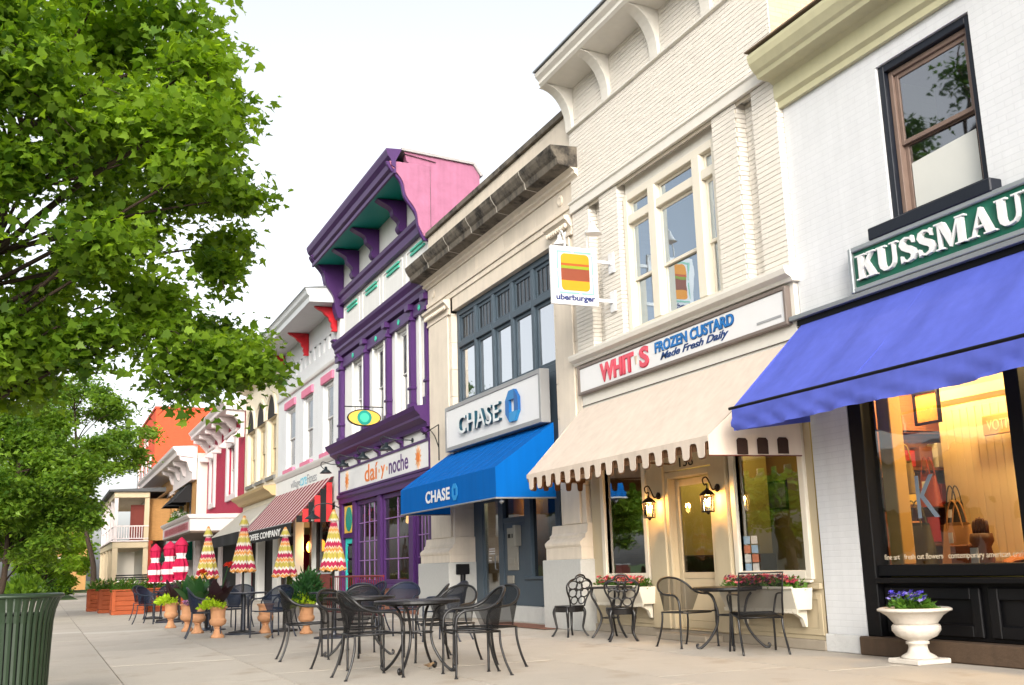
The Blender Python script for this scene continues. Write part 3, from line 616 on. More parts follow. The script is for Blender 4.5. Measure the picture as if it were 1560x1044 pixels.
# bricks as pieces
BH, BL, BD = 0.0675, 0.215, 0.105
pieces = []     # x0,x1,y_front,z0,facing
def course_run(x0, x1, z0, z1, y, seed=0):
    n = int(round((z1-z0)/BH)); h = (z1-z0)/n
    for k in range(n):
        x = x0-(BL/2 if k % 2 else 0)
        while x < x1-0.01:
            a, b = max(x, x0), min(x+BL, x1)
            if b-a > 0.03: pieces.append((a+0.0006, b-0.0006, y, z0+k*h+0.0035, z0+(k+1)*h-0.0035, 'f'))
            x += BL
def course_side(x, y0, y1, z0, z1):
    n = int(round((z1-z0)/BH)); h = (z1-z0)/n
    for k in range(n): pieces.append((x, y1, y0, z0+k*h+0.0035, z0+(k+1)*h-0.0035, 's'))
course_run(WX0, WX1, 7.26, 8.55, YP); course_run(WX0, WX1, 8.66, 9.36, YP)
for a, b in PIL: course_run(a, b, 4.55, 7.05, YP); course_side(b, YP, YW, 4.55, 7.05)
course_run(-15.36, -14.96, 4.55, 7.05, YW); course_run(-11.06, -10.70, 4.55, 7.05, YW); course_run(-14.36, -14.30, 4.55, 7.05, YW); course_run(-11.66, -11.62, 4.55, 7.05, YW)
def pc(p): return Vector(((p[0]+(p[1] if p[5] == 'f' else p[0]))/2, p[2], (p[3]+p[4])/2))
pieces.sort(key=lambda p: (pc(p)-CAM).length)
_bm = {}
rest = MB()
for i, p in enumerate(pieces):
    dy = random.uniform(-0.0015, 0.0025)
    if p[5] == 'f':
        L = round(p[1]-p[0], 3); H = round(p[4]-p[3], 4)
        if i < 300:
            if (L, H) not in _bm: _bm[(L, H)] = MB().box(0, L, 0, 0.02, 0, H).mesh('brick', CBR)
            o = put('brick', _bm[(L, H)], wb); o.location = (p[0], p[2]+dy, p[3])
        else: rest.box(p[0], p[1], p[2]+dy, p[2]+0.02, p[3], p[4])
    else:
        rest.box(p[0]-0.015, p[0]+0.001+dy*0.3, p[2]+0.021, p[1], p[3], p[4])
tag(rest.build('brickwork', CBR, wb), kind='stuff')
shell(wb, WX0, WX1, YW+0.02, 14, 4.0, 9.6, brickmat('peach_sunlit_brick', (236, 206, 172), (206, 174, 140), 0.4))  # warm sun on the side brick is put into its peach colour
# stone/wood trim
MB().prism([(YP+0.01, 7.06), (YP-0.05, 7.06), (YP-0.05, 7.2), (YP-0.08, 7.22), (YP-0.08, 7.25), (YP+0.01, 7.26)], 'x', WX0, WX1).build('band_course', CTR, wb)
MB().prism([(YP+0.01, 8.55), (YP-0.05, 8.57), (YP-0.05, 8.60), (YP-0.03, 8.63), (YP+0.01, 8.66)], 'x', WX0, WX1).build('string_course', CTR, wb)
MB().prism([(YP+0.01, 9.34), (-0.62, 9.38), (-0.66, 9.42), (-0.66, 9.48), (-0.72, 9.54), (-0.74, 9.60), (YP+0.01, 9.62)], 'x', WX0+0.0, WX1).build('cornice', CTR, wb)
MB().box(WX0, WX1+0.02, -0.2, 0.3, 9.622, 10.3).build('parapet', brickmat('peach_sunlit_brick', (236, 206, 172), (206, 174, 140)), wb)
MB().box(WX0, WX1, -0.77, -0.2, 9.622, 9.65).build('flashing', GREYM, wb)
def rib(x, w=0.24):
    pts = [(YP+0.005, 8.62)]
    c = [(-0.62+0.0, 9.375)]
    arc_pts = [(YP-0.05-0.50*(1-math.cos(t)), 8.66+0.70*math.sin(t)) for t in np.linspace(0, PI/2, 10)]
    inner = [(YP+0.005, 9.372)]
    poly = [(YP+0.005, 8.60), (YP-0.05, 8.60)]+arc_pts+inner
    return MB().prism(poly, 'x', x-w/2, x+w/2).build('cornice_rib', CTR, wb, bevel=0.012)
for x in (-15.86, -14.5, -12.92, -11.5, -10.3): rib(x)
# triple window
MB().box(WX0+0.01, WX1-0.01, YP+0.016, YW+0.2, 7.062, 7.10).build('band_soffit', CTR, wb)
MB().box(WWIN[0]+0.002, WWIN[1]-0.002, YW-0.03, YW+0.12, WWIN[3]+0.002, 7.06).build('window_head', CTR, wb)
MB().box(WX1-0.03, WX1-0.005, YP+0.016, YW+0.1, 4.4, 9.62).build('return_wall', MATS['peach_sunlit_brick'], wb)
win = MB()
WF = M('ivory_window_paint', (238, 230, 212), 0.5, 0.04, 2)
frame_xz(win, WWIN[0]+0.003, WWIN[1]-0.003, WWIN[2], WWIN[3]-0.003, -0.03, 0.16, 0.12, 0.1)
for x in (-13.52, -12.28): win.box(x-0.0, x+0.2, -0.04, 0.16, 4.65, 6.72)
for a, b in ((-14.18, -13.52), (-13.32, -12.28), (-12.08, -11.78)): win.box(a, b, -0.02, 0.15, 6.335, 6.475)
tw = win.build('window', WF, wb, bevel=0.008)
for a, b in ((-14.18, -13.52), (-13.32, -12.28), (-12.08, -11.78)):
    for c, d, yy in ((4.65, 5.45, 0.09), (5.40, 6.335, 0.055), (6.475, 6.72, 0.055)):
        frame_xz(MB(), a+0.002, b-0.002, c, d, yy, yy+0.035, 0.045 if c > 6.4 else 0.05).build('sash_frame', WF, tw, bevel=0.004)
        tl = random.uniform(-.003, .003)
        MB().quad((a+0.05, yy+0.016+tl, c+0.05), (b-0.05, yy+0.016-tl, c+0.05), (b-0.05, yy+0.016-tl, d-0.05), (a+0.05, yy+0.016+tl, d-0.05)).build('pane', glassmat('glass_blue_sky', (0.5, 0.55, 0.6), 1.9, 0.3, base=0.3, tint_r=(0.74, 0.87, 1.0)), tw, fixn=False)  # gloss colour tinted blue to paint in the mirrored sky
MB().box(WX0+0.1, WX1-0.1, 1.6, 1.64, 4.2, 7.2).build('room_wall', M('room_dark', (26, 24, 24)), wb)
# sill moulding, sign fascia
MB().prism([(YW, 4.36), (-0.12, 4.36), (-0.14, 4.40), (-0.22, 4.44), (-0.24, 4.50), (-0.24, 4.53), (YW, 4.56)], 'x', WX0-0.12, WX1+0.06).build('sill_moulding', CTR, wb)
MB().box(WX0+0.02, WX1-0.01, -0.06, 0.2, 3.6, 4.36).build('fascia', CTR, wb)
MB().box(WX0+0.02, WX1-0.01, -0.075, -0.061, 3.655, 3.665).build('fascia_bead', M('bead_brown', (90, 80, 70)), wb)  # thin dark brown line along the foot of the fascia
# shopfront
WSF = (-15.9, -10.22)
LWn = (-15.40, -14.17, 0.86, 2.75); RWn = (-11.77, -10.46, 0.87, 2.75); DR = (-13.40, -12.36, 0.14, 2.22)
mb = wall(MB(), WSF[0], WSF[1], 0.12, 3.62, 0.0, [LWn, RWn, DR, (DR[0], DR[1], 2.30, 2.80)], 0.12); mb.build('shopfront', CPN, wb)
MB().box(WSF[0], WSF[1], -0.035, 0.0-0.002, 0.0, 0.118).build('plinth', M('grey_stone_plinth', (176, 164, 146), 0.85, 0.15, 5, 0.2, 60), wb, bevel=0.01)
MB().box(WSF[0], -13.62, -0.05, -0.003, 0.69, 0.76).build('stallriser_cap', CPN, wb, bevel=0.01); MB().box(-12.12, WSF[1], -0.05, -0.003, 0.69, 0.76).build('stallriser_cap', CPN, wb, bevel=0.01)
for a, b, z0, z1 in ((-15.84, -14.8, 0.17, 0.64), (-14.7, -13.66, 0.17, 0.64), (-12.06, -11.2, 0.17, 0.64), (-11.1, -10.26, 0.17, 0.64)):
    frame_xz(MB(), a, b, z0, z1, -0.016, -0.003, 0.07).build('stallriser_panel', CPN, wb, bevel=0.004)
for (a, b, c, d) in (LWn, RWn):
    w = frame_xz(MB(), a-0.11, b+0.11, c-0.07, d+0.1, -0.045, 0.05, 0.11).build('shop_window', WF, wb, bevel=0.01)
    MB().quad((a, 0.03, c), (b, 0.03, c), (b, 0.03, d), (a, 0.03, d)).build('pane', glassmat('glass_shop2', (0.8, 0.84, 0.8), 1.8, 0.0, 0.008, 0.25), w, fixn=False)
    MB().box(a-0.14, b+0.14, -0.1, -0.046, c-0.1, c-0.071).build('sill', WF, w, bevel=0.006)
for x0, x1 in ((-13.96, -13.5), (-12.26, -11.92)): MB().box(x0, x1, -0.075, -0.003, 0.12, 2.9).build('pilaster', CPN, wb, bevel=0.012)
frame_xz(MB(), -13.5, -12.26, 0.12, 2.32, -0.05, 0.03, 0.095, 0.02).build('door_casing', CPN, wb, bevel=0.01)
MB().box(-13.5, -12.26, -0.05, -0.003, 2.33, 2.55).build('door_head', CPN, wb, bevel=0.01)
door = MB(); frame_xz(door, -13.39, -12.37, 0.14, 2.21, 0.06, 0.1, 0.10, 0.10); door.box(-13.29, -12.47, 0.065, 0.095, 0.24, 0.82)
door = door.build('door', CPN, wb, bevel=0.008)
MB().quad((-13.29, 0.08, 0.9), (-12.47, 0.08, 0.9), (-12.47, 0.08, 2.11), (-13.29, 0.08, 2.11)).build('door_pane', glassmat('glass_door', (0.92, 0.94, 0.92), 1.4), door, fixn=False)
MB().box(-13.29, -12.47, 0.06, 0.1, 0.82, 0.9).build('lock_rail', CPN, door)
MB().tube([(-12.43, 0.055, 1.0), (-12.43, 0.02, 1.0), (-12.43, 0.02, 1.2), (-12.43, 0.055, 1.2)], 0.012, 6).build('handle', M('brass', (180, 140, 60), 0.3, metal=0.9), door)
MB().box(-13.5, -12.26, -0.32, -0.036, 0.0, 0.09).build('door_step', M('grey_stone_plinth', (176, 164, 146)), wb, bevel=0.012)
text_fit('house_number', '138', -13.05, -12.70, 2.365, 2.50, -0.052, BLK, wb, 0.004, 0.0)
# warm room
rm = MB(); rm.quad((-16.6, 3.6, 0.1), (-10.3, 3.6, 0.1), (-10.3, 3.6, 3.4), (-16.6, 3.6, 3.4)); rm.quad((-16.6, 0.13, 0.1), (-16.6, 3.6, 0.1), (-16.6, 3.6, 3.4), (-16.6, 0.13, 3.4)); rm.quad((-10.3, 0.13, 0.1), (-10.3, 3.6, 0.1), (-10.3, 3.6, 3.4), (-10.3, 0.13, 3.4))
rm.quad((-14.1, 0.14, 0.1), (-14.6, 2.6, 0.1), (-14.6, 2.6, 3.4), (-14.1, 0.14, 3.4))
rm.build('room_walls', M('mustard_plaster', (176, 160, 84), 0.8, 0.08), wb, fixn=False)
mb = MB(); mb.quad((-16.6, 0.13, 3.4), (-10.3, 0.13, 3.4), (-10.3, 3.6, 3.4), (-16.6, 3.6, 3.4)); mb.quad((-16.6, 0.13, 0.1), (-10.3, 0.13, 0.1), (-10.3, 3.6, 0.1), (-16.6, 3.6, 0.1)); mb.build('room_floor', M('dark_floor', (84, 70, 50), 0.7), wb, fixn=False)
tag(MB().hexa([(-14.04, 0.2, 0.11), (-13.94, 0.2, 0.11), (-14.44, 2.55, 0.11), (-14.54, 2.55, 0.11), (-14.04, 0.2, 1.14), (-13.94, 0.2, 1.14), (-14.44, 2.55, 1.14), (-14.54, 2.55, 1.14)]).build('counter', M('black_counter', (24, 22, 24), 0.4), None, bevel=0.01), 'low black counter seen through the door of the custard shop', 'counter')
for i, (x, z, w, h) in enumerate(((-14.05, 1.35, 0.5, 0.75), (-13.35, 1.2, 0.35, 0.9), (-15.9, 1.9, 0.55, 0.5))):
    p = thing('framed_poster', ('wide framed poster on the mustard wall behind the custard shop door', 'narrow framed poster at the right behind the custard shop door', 'framed poster seen through the left custard shop window')[i], 'picture', (x, 3.5, z))
    frame_xz(MB(), x, x+w, z, z+h, 3.54, 3.58, 0.03).build('frame', BLK, p); MB().box(x+0.03, x+w-0.03, 3.56, 3.575, z+0.03, z+h-0.03).build('print', M('poster_print', (150, 146, 130), 0.6, 0.5, 7), p)
ld = bpy.data.lights.new('room_light', 'POINT'); ld.energy = 45; ld.color = (1, 0.78, 0.42); ld.shadow_soft_size = 0.2
ct = thing('ceiling_lamp', 'glowing globe ceiling lamp inside the custard shop', 'lamp', (-13.4, 1.6, 3.3))
MB().ball((-13.4, 1.6, 3.25), 0.1).build('globe', M('bulb_warm', (255, 220, 160)), ct, smooth=True); MB().tube([(-13.4, 1.6, 3.33), (-13.4, 1.6, 3.4)], 0.03).build('stem', BLK, ct)
lo = bpy.data.objects.new('room_light', ld); COL.objects.link(lo); lo.parent = ct; lo.location = (0, 0, -0.25)
# stickers on right pane
mb = thing('window_stickers', 'small pale blue notices stuck in the lower left corner of the right custard shop window', 'notice', (-11.7, 0.02, 0.9))
for i in range(2):
    for j in range(4): MB().box(-11.73+i*0.16, -11.6+i*0.16, 0.014, 0.018, 0.9+j*0.115, 1.0+j*0.115).build('notice', M('notice_%d' % ((i+j) % 3), [(150, 180, 205), (205, 205, 200), (190, 120, 90)][(i+j) % 3], 0.6, 0.3, 20), mb)

# wall lanterns
def lantern(x, label):
    t = thing('wall_lantern', label, 'lantern', (x, -0.08, 1.85), 'lit lanterns beside the custard shop door')
    BR = M('bronze_black', (38, 28, 22), 0.4, 0.2, 8, metal=0.6)
    y = -0.25
    MB().lathe([(0.055, 0), (0.055, -0.015), (0.03, -0.03)], (x, -0.078, 2.0), 12, axis='y').build('wall_plate', BR, t)
    MB().tube(spline([(x, -0.09, 2.0), (x, -0.16, 1.98), (x, -0.2, 2.06), (x, -0.25, 2.14), (x, -0.31, 2.11), (x, -0.29, 2.04), (x, -0.25, 2.05), (x, y, 1.99)], 5), 0.010, 6).build('scroll_arm', BR, t)
    MB().lathe([(0.012, 0.17), (0.02, 0.15), (0.05, 0.13), (0.1, 0.085), (0.105, 0.075), (0.095, 0.07)], (x, y, 1.83), 12).build('cap', BR, t)
    MB().lathe([(0.085, -0.15), (0.09, -0.135), (0.03, -0.155), (0.01, -0.18)], (x, y, 1.83), 12).build('base', BR, t)
    for i in range(6):
        a = 2*PI*i/6; MB().tube([(x+0.098*math.cos(a), y+0.098*math.sin(a), 1.905), (x+0.082*math.cos(a), y+0.082*math.sin(a), 1.69)], 0.005, 4).build('bar', BR, t)
    MB().lathe([(0.09, 0.07), (0.076, -0.13)], (x, y, 1.83), 12).build('glass', glassmat('glass_shop'), t)
    MB().ball((x, y, 1.80), 0.032, sq=(1, 1, 1.5)).build('bulb', M('bulb_lantern', (255, 225, 170), emit=(255, 190, 95), estr=22), t, smooth=True)
    ld = bpy.data.lights.new('lantern_light', 'POINT'); ld.energy = 24; ld.color = (1, 0.48, 0.12); ld.shadow_soft_size = 0.04
    lo = bpy.data.objects.new('lantern_light', ld); COL.objects.link(lo); lo.parent = t; lo.location = (0, y+0.08, 0.0)
lantern(-13.62, 'lit bronze wall lantern left of the custard shop door')
lantern(-12.10, 'lit bronze wall lantern right of the custard shop door')

# flower boxes
def flower_box(x0, x1, label, plabel, cols):
    t = thing('flower_box', label, 'flower box', ((x0+x1)/2, -0.2, 0.45))
    m = M('ivory_window_paint', (238, 230, 212))
    MB().hexa([(x0+0.04, -0.27, 0.46), (x1-0.04, -0.27, 0.46), (x1-0.04, -0.055, 0.46), (x0+0.04, -0.055, 0.46), (x0, -0.36, 0.71), (x1, -0.36, 0.71), (x1, -0.055, 0.71), (x0, -0.055, 0.71)]).build('trough', m, t, bevel=0.008)
    frame = MB(); frame.box(x0-0.015, x1+0.015, -0.375, -0.35, 0.70, 0.73); frame.build('lip', m, t, bevel=0.005)
    n = int((x1-x0)/0.09)
    MB().prism([(x0+0.02, 0.47)]+[q for i in range(n) for q in ((x0+0.02+(i+0.15)*(x1-x0-0.04)/n, 0.425), (x0+0.02+(i+0.85)*(x1-x0-0.04)/n, 0.425), (x0+0.02+(i+1)*(x1-x0-0.04)/n, 0.465))]+[(x1-0.02, 0.47)], 'y', -0.285, -0.272).build('scalloped_apron', m, t)
    for x in (x0+0.18, x1-0.18): MB().prism([(-0.05, 0.46), (-0.22, 0.46), (-0.22, 0.42), (-0.12, 0.36), (-0.08, 0.26), (-0.05, 0.26)], 'x', x-0.035, x+0.035).build('bracket', m, t, bevel=0.005)
    p = thing('window_box_plants', plabel, 'plant', ((x0+x1)/2, -0.2, 0.7))
    for k in range(int((x1-x0)/0.16)):
        x = x0+0.1+k*0.16; foliage(p, (x, -0.2, 0.68), 0.12, 0.14, 0.15, 90, LF1, 0.03)
    L = x1-x0
    flowers(p, ((x0+x1)/2, -0.24, 0.76), L*0.47, 0.13, int(L*130), cols, 0.036, h=0.10)
flower_box(-15.35, -13.86, 'cream flower box with scalloped apron under the left custard shop window', 'pink and red flowers in the flower box left of the custard shop door', [(215, 90, 90), (200, 60, 80), (236, 150, 140)])
flower_box(-11.86, -10.34, 'cream flower box with scalloped apron under the right custard shop window', 'red, pink and purple flowers in the flower box right of the custard shop door', [(214, 84, 84), (205, 70, 100), (90, 40, 70), (232, 140, 130)])

# sign
ws = thing('shop_sign', 'long white sign with pink and blue lettering above the cream scalloped awning', 'sign', (-13.1, -0.1, 4.05))
SGW = M('sign_white', (240, 240, 240), 0.4, 0.03)
MB().box(-15.86, -10.34, -0.13, -0.062, 3.885, 4.27).build('sign_board', SGW, ws)
frame_xz(MB(), -15.92, -10.28, 3.835, 4.325, -0.15, -0.062, 0.05).build('sign_frame', M('taupe_frame', (128, 116, 108), 0.5, 0.1), ws, bevel=0.008)
PK = M('sign_pink', (232, 92, 110), 0.5); BL_ = M('sign_blue', (34, 122, 196), 0.5); BLD = M('sign_blue_dark', (18, 60, 120), 0.5); PKD = M('sign_pink_dark', (196, 50, 74), 0.5)
text_fit('lettering', 'WHIT', -15.14, -14.03, 3.925, 4.235, -0.132, PKD, ws, 0.006, 0.045); text_fit('lettering', 'WHIT', -15.12, -14.05, 3.94, 4.225, -0.142, PK, ws, 0.006, 0.03)
text_fit('lettering', 'S', -13.86, -13.58, 3.925, 4.255, -0.132, PKD, ws, 0.006, 0.045); text_fit('lettering', 'S', -13.85, -13.59, 3.94, 4.245, -0.142, PK, ws, 0.006, 0.03)
MB().prism([(-14.01, 4.15), (-13.92, 4.15), (-13.955, 4.02), (-13.985, 4.02)], 'y', -0.14, -0.131).build('cone_emblem', M('cone_tan', (206, 190, 170), 0.6), ws)
text_fit('lettering', 'FROZEN CUSTARD', -13.40, -11.38, 4.07, 4.24, -0.132, BLD, ws, 0.005, 0.04); text_fit('lettering', 'FROZEN CUSTARD', -13.39, -11.39, 4.08, 4.235, -0.14, BL_, ws, 0.005, 0.02)
text_fit('lettering', 'Made Fresh Daily', -13.26, -11.52, 3.92, 4.055, -0.132, BLD, ws, 0.006, 0.02, 0.4)
MB().box(-10.9, -10.4, -0.137, -0.131, 3.955, 3.985).build('sign_bar', M('grey_vinyl', (170, 172, 174), 0.5), ws)

# cream awning with notched valance
AWC = fabric('cream_canvas', (238, 222, 206), 0.08, 0.05); AWU = M('brown_lining', (110, 76, 48), 0.85, 0.1)
wa = thing('shop_awning', 'cream canvas awning with notched scalloped valance over the custard shop', 'awning', (-13.1, 0, 2.4))
XL, XR, XLf, XRf = -15.93, -10.3, -15.86, -10.62; FY, FZ = -1.17, 2.50; TZ = 3.62
rows = []
for j in range(9):
    t = j/8; rows.append([(XL+(XLf-XL)*t+((XR+(XRf-XR)*t)-(XL+(XLf-XL)*t))*i/40, -0.08+(FY+0.08)*t, TZ+(FZ-TZ)*t-0.025*math.sin(PI*t)) for i in range(41)])
MB().grid(rows).build('canopy', AWC, wa, smooth=True, fixn=False)
def notched(p0, p1, ztop, zbot, n, inward, name, m, grow=1.0):
    """hanging valance with rounded notches between tongues"""
    mb = MB(); p0 = Vector(p0); p1 = Vector(p1); d = (p1-p0)/n; H = ztop-zbot
    nx = Vector((-d.y, d.x, 0)).normalized()*0.004
    for i in range(n):
        q = p0+d*i
        pts = [(0, 0), (1, 0), (1, 0.26), (0.86, 0.27), (0.79, 0.34), (0.76, 0.52), (0.74, 0.86), (0.68, 0.97), (0.60, 1.0), (0.42, 1.0), (0.34, 0.96), (0.29, 0.86), (0.27, 0.52), (0.24, 0.34), (0.17, 0.27), (0, 0.26)]
        pts = [(0.51+(u-0.51)*grow if v > 0.3 else u, v*(1.0 if v < 0.2 or v > 0.5 else grow)) for u, v in pts]
        sw = nx*random.uniform(-2.5, 2.5)
        mb.add([tuple(q+d*u+Vector((0, 0, ztop-H*v))+sw*v) for u, v in pts], [tuple(range(len(pts)))])
    o = mb.build(name, m, wa, fixn=False); sm = o.modifiers.new('thickness', 'SOLIDIFY'); sm.thickness = 0.006
    return o
notched((XLf, FY-0.004, 0), (XRf, FY-0.004, 0), FZ, 2.25, 16, 0, 'valance', AWC)
notched((XLf, FY+0.012, 0), (XRf, FY+0.012, 0), FZ, 2.232, 16, 0, 'valance_binding', AWU, 1.16)
# right end: sloped end panel with plain edge and notched bottom
MB().grid([[(XR, -0.08, TZ), (XR, -0.08, 2.24)], [(XR+(XRf-XR)*0.5, FY*0.5, (TZ+FZ)/2-0.02), (XR+(XRf-XR)*0.5, FY*0.5, 2.25)], [(XRf, FY, FZ), (XRf, FY, 2.265)]]).build('end_panel', AWC, wa, fixn=False)
_e = Vector((XR-XRf, -0.08-FY, 0)); _en = Vector((_e.y, -_e.x, 0)).normalized()*0.006
for k, u in enumerate((0.30, 0.52, 0.74)):
    p0 = Vector((XRf, FY, 0))+_e*u+_en; p1 = p0+_e*0.12
    MB().add([(p0.x, p0.y, 2.27), (p1.x, p1.y, 2.265), (p1.x, p1.y, 2.43), (p1.x-_e.x*0.02, p1.y-_e.y*0.02, 2.46), (p0.x+_e.x*0.02, p0.y+_e.y*0.02, 2.465), (p0.x, p0.y, 2.44)], [(0, 1, 2, 3, 4, 5)]).build('end_notch', M('notch_brown', (58, 36, 26), 0.85), wa, fixn=False)
MB().tube([(XRf, FY, 2.265), (XRf+_e.x*0.5, FY+_e.y*0.5, 2.25), (XR, -0.08, 2.24)], 0.008, 5).build('end_trim', M('trim_maroon', (110, 50, 40), 0.8), wa)
MB().grid([[(XL, -0.08, TZ-0.01), (XL, -0.08, 2.35)], [(XLf, FY, FZ-0.01), (XLf, FY, 2.42)]]).build('end_panel', AWC, wa, fixn=False)
notched((XLf, FY+0.01, 0), (XL, -0.08, 0), 2.43, 2.24, 5, 0, 'end_valance', AWU)
MB().box(XLf, XRf, FY+0.03, FY+0.034, FZ-0.16, FZ-0.01).build('lining_band', AWU, wa)
MB().tube([(XLf, FY+0.02, FZ-0.02), (XRf, FY+0.02, FZ-0.02)], 0.016, 6).build('front_bar', GREYM, wa)
for x in (XLf+0.05, -13.2, XRf-0.05): MB().tube([(x, FY+0.02, FZ-0.03), (x, -0.09, 2.42)], 0.014, 6).build('arm', M('arm_brown', (120, 90, 60), 0.6), wa)

# projecting burger sign
us = thing('hanging_sign', 'square white projecting sign with a burger emblem on the cream brick pilaster', 'sign', (-14.55, -0.8, 5.5))
PX = -14.6
MB().box(PX-0.03, PX+0.03, -1.22, -0.40, 5.05, 6.00).build('sign_board', SGW, us, bevel=0.006)
for z in (5.16, 5.80):
    MB().box(PX-0.02, PX+0.02, -0.40, YP-0.02, z-0.025, z+0.025).build('arm', SGW, us); MB().box(PX-0.09, PX+0.09, YP-0.035, YP-0.004, z-0.17, z+0.17).build('wall_plate', SGW, us, bevel=0.008)
def rrect(y0, y1, z0, z1, r, top=True, bot=True, n=5):
    p = []
    for (cy, cz, a, on) in ((y1-r, z1-r, 0, top), (y0+r, z1-r, PI/2, top), (y0+r, z0+r, PI, bot), (y1-r, z0+r, 1.5*PI, bot)):
        if on: p += [(cy+r*math.cos(a+PI/2*i/n), cz+r*math.sin(a+PI/2*i/n)) for i in range(n+1)]
        else: p.append((y1 if a in (0, 1.5*PI) else y0, z1 if a in (0, PI/2) else z0))
    return p
TQ = M('emblem_mint', (150, 214, 190), 0.5)
xx = PX+0.031
for (a, b, c, d) in ((-1.09, -0.86, 5.895, 5.925), (-0.82, -0.51, 5.895, 5.925), (-1.09, -0.74, 5.225, 5.255), (-0.70, -0.51, 5.225, 5.255)): MB().box(xx, xx+0.006, a, b, c, d).build('emblem_border', TQ, us)
for (a, b, c, d) in ((-1.12, -1.095, 5.30, 5.58), (-1.12, -1.095, 5.62, 5.925), (-0.505, -0.48, 5.225, 5.52), (-0.505, -0.48, 5.56, 5.87)): MB().box(xx, xx+0.006, a, b, c, d).build('emblem_border', TQ, us)
BUN = M('emblem_bun', (245, 158, 30), 0.5, 0.05)
MB().prism(rrect(-1.05, -0.55, 5.72, 5.88, 0.07, True, False), 'x', xx, xx+0.008).build('bun_top', BUN, us); MB().prism(rrect(-1.05, -0.55, 5.28, 5.44, 0.07, False, True), 'x', xx, xx+0.008).build('bun_bottom', BUN, us)
for c, d, col in ((5.685, 5.718, (214, 96, 40)), (5.635, 5.683, (150, 170, 40)), (5.44, 5.633, (150, 76, 50))): MB().box(xx, xx+0.008, -1.05, -0.55, c, d).build('filling', M('emblem_%d_%d' % col[:2], col, 0.5), us)
text_fit('lettering', 'uberburger', -1.15, -0.46, 5.09, 5.215, PX+0.032, M('navy_letter', (34, 52, 120), 0.5), us, 0.004, 0.032, plane='yz')
# gooseneck lamps over the burger sign
for i, (dx, lab) in enumerate(((-0.12, 'white gooseneck sign lamp on the far face of the burger sign'), (0.14, 'white gooseneck sign lamp with bell shade above the near face of the burger sign'))):
    t = thing('gooseneck_lamp', lab, 'lamp', (PX+dx, -0.7, 6.0), 'sign lamps over the burger sign')
    s = 1 if dx > 0 else -1
    MB().tube(spline([(PX, -0.75-0.2*s*-1, 6.0), (PX, -0.75+0.2*s, 6.18), (PX+dx*0.5, -0.75+0.15*s, 6.26), (PX+dx*1.4, -0.75+0.12*s, 6.22), (PX+dx*2.2, -0.75+0.12*s, 6.36), (PX+dx*2.8, -0.75+0.12*s, 6.30)], 5), 0.014, 6).build('neck', SGW, t)
    MB().lathe([(0.03, 0.18), (0.035, 0.13), (0.05, 0.10), (0.13, 0.0), (0.125, 0.0)], (PX+dx*2.8, -0.75+0.12*s, 6.12), 16).build('bell_shade', SGW, t, smooth=True)

# ================================================================== LIMESTONE BANK
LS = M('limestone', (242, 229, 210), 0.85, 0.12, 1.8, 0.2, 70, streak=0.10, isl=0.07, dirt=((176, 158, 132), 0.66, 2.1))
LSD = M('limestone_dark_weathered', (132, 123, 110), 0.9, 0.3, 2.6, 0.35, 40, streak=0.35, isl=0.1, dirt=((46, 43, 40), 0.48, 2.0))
GRN = M('grey_granite', (198, 198, 194), 0.7, 0.1, 20, 0.08, 100, isl=0.04)
SLT = M('slate_blue_paint', (70, 85, 97), 0.5, 0.1, 3, 0.04, 30)
cb = thing('limestone_bank', 'tan limestone bank with dark weathered cornice and slate blue windows', 'building', (-20, 0, 0))
CX0, CX1 = -23.84, -15.97
for (a, b, ra, rb) in ((-23.84, -22.25, 0.0, 0.0), (-16.92, -15.97, 0, 0)):
    yb = 0.5
    MB().box(a-0.38, b+(0.1 if a < -20 else 0), -0.26, yb, 0.0, 1.18).build('pedestal', GRN, cb, bevel=0.012) if a < -20 else MB().box(a-0.42, b+0.1, -0.26, yb, 0.0, 1.14).build('pedestal', GRN, cb, bevel=0.012)
    aa = a-(0.3 if a < -20 else 0.34)
    MB().box(aa-0.0, b+0.07, -0.22, yb, 1.18 if a < -20 else 1.14, 1.34).build('block', LS, cb, bevel=0.006)
    MB().prism([(yb, 1.34), (-0.22, 1.34), (-0.24, 1.38), (-0.24, 1.42), (-0.2, 1.46), (-0.14, 1.5), (-0.14, 1.54), (-0.1, 1.58), (-0.08, 1.72), (yb, 1.72)], 'x', aa+0.0, b+0.07).build('base_moulding', LS, cb)
    sa = a if a < -20 else a
    z = 1.724; k = 0
    while z < 6.7:
        h = min(0.62, 6.74-z)
        if k % 2 == 0:
            xm = sa+(b-sa)*0.55; MB().box(sa, xm-0.002, -0.06, yb, z, z+h-0.005).build('block', LS, cb, bevel=0.004); MB().box(xm+0.002, b, -0.06, yb, z, z+h-0.005).build('block', LS, cb, bevel=0.004)
        else: MB().box(sa, b, -0.06, yb, z, z+h-0.005).build('block', LS, cb, bevel=0.004)
        z += h; k += 1
    # raised pilaster face and carved capital
    MB().box(sa+0.16, b-0.16, -0.10, -0.061, 1.724, 6.72).build('pilaster_face', LS, cb, bevel=0.01)
    MB().prism([(-0.06, 6.72), (-0.12, 6.72), (-0.12, 6.76), (-0.1, 6.79), (-0.1, 6.86), (-0.2, 6.98), (-0.24, 7.0), (-0.24, 7.06), (-0.06, 7.08)], 'x', sa+0.04, b-0.04).build('capital', LS, cb)
    nb = int((b-sa-0.1)/0.09)
    mb = MB()
    for i in range(nb): mb.ball((sa+0.09+i*0.09, -0.17, 6.90), 0.045, 6, 4, (0.8, 1, 1.2))
    mb.build('egg_carving', LS, cb, smooth=True)
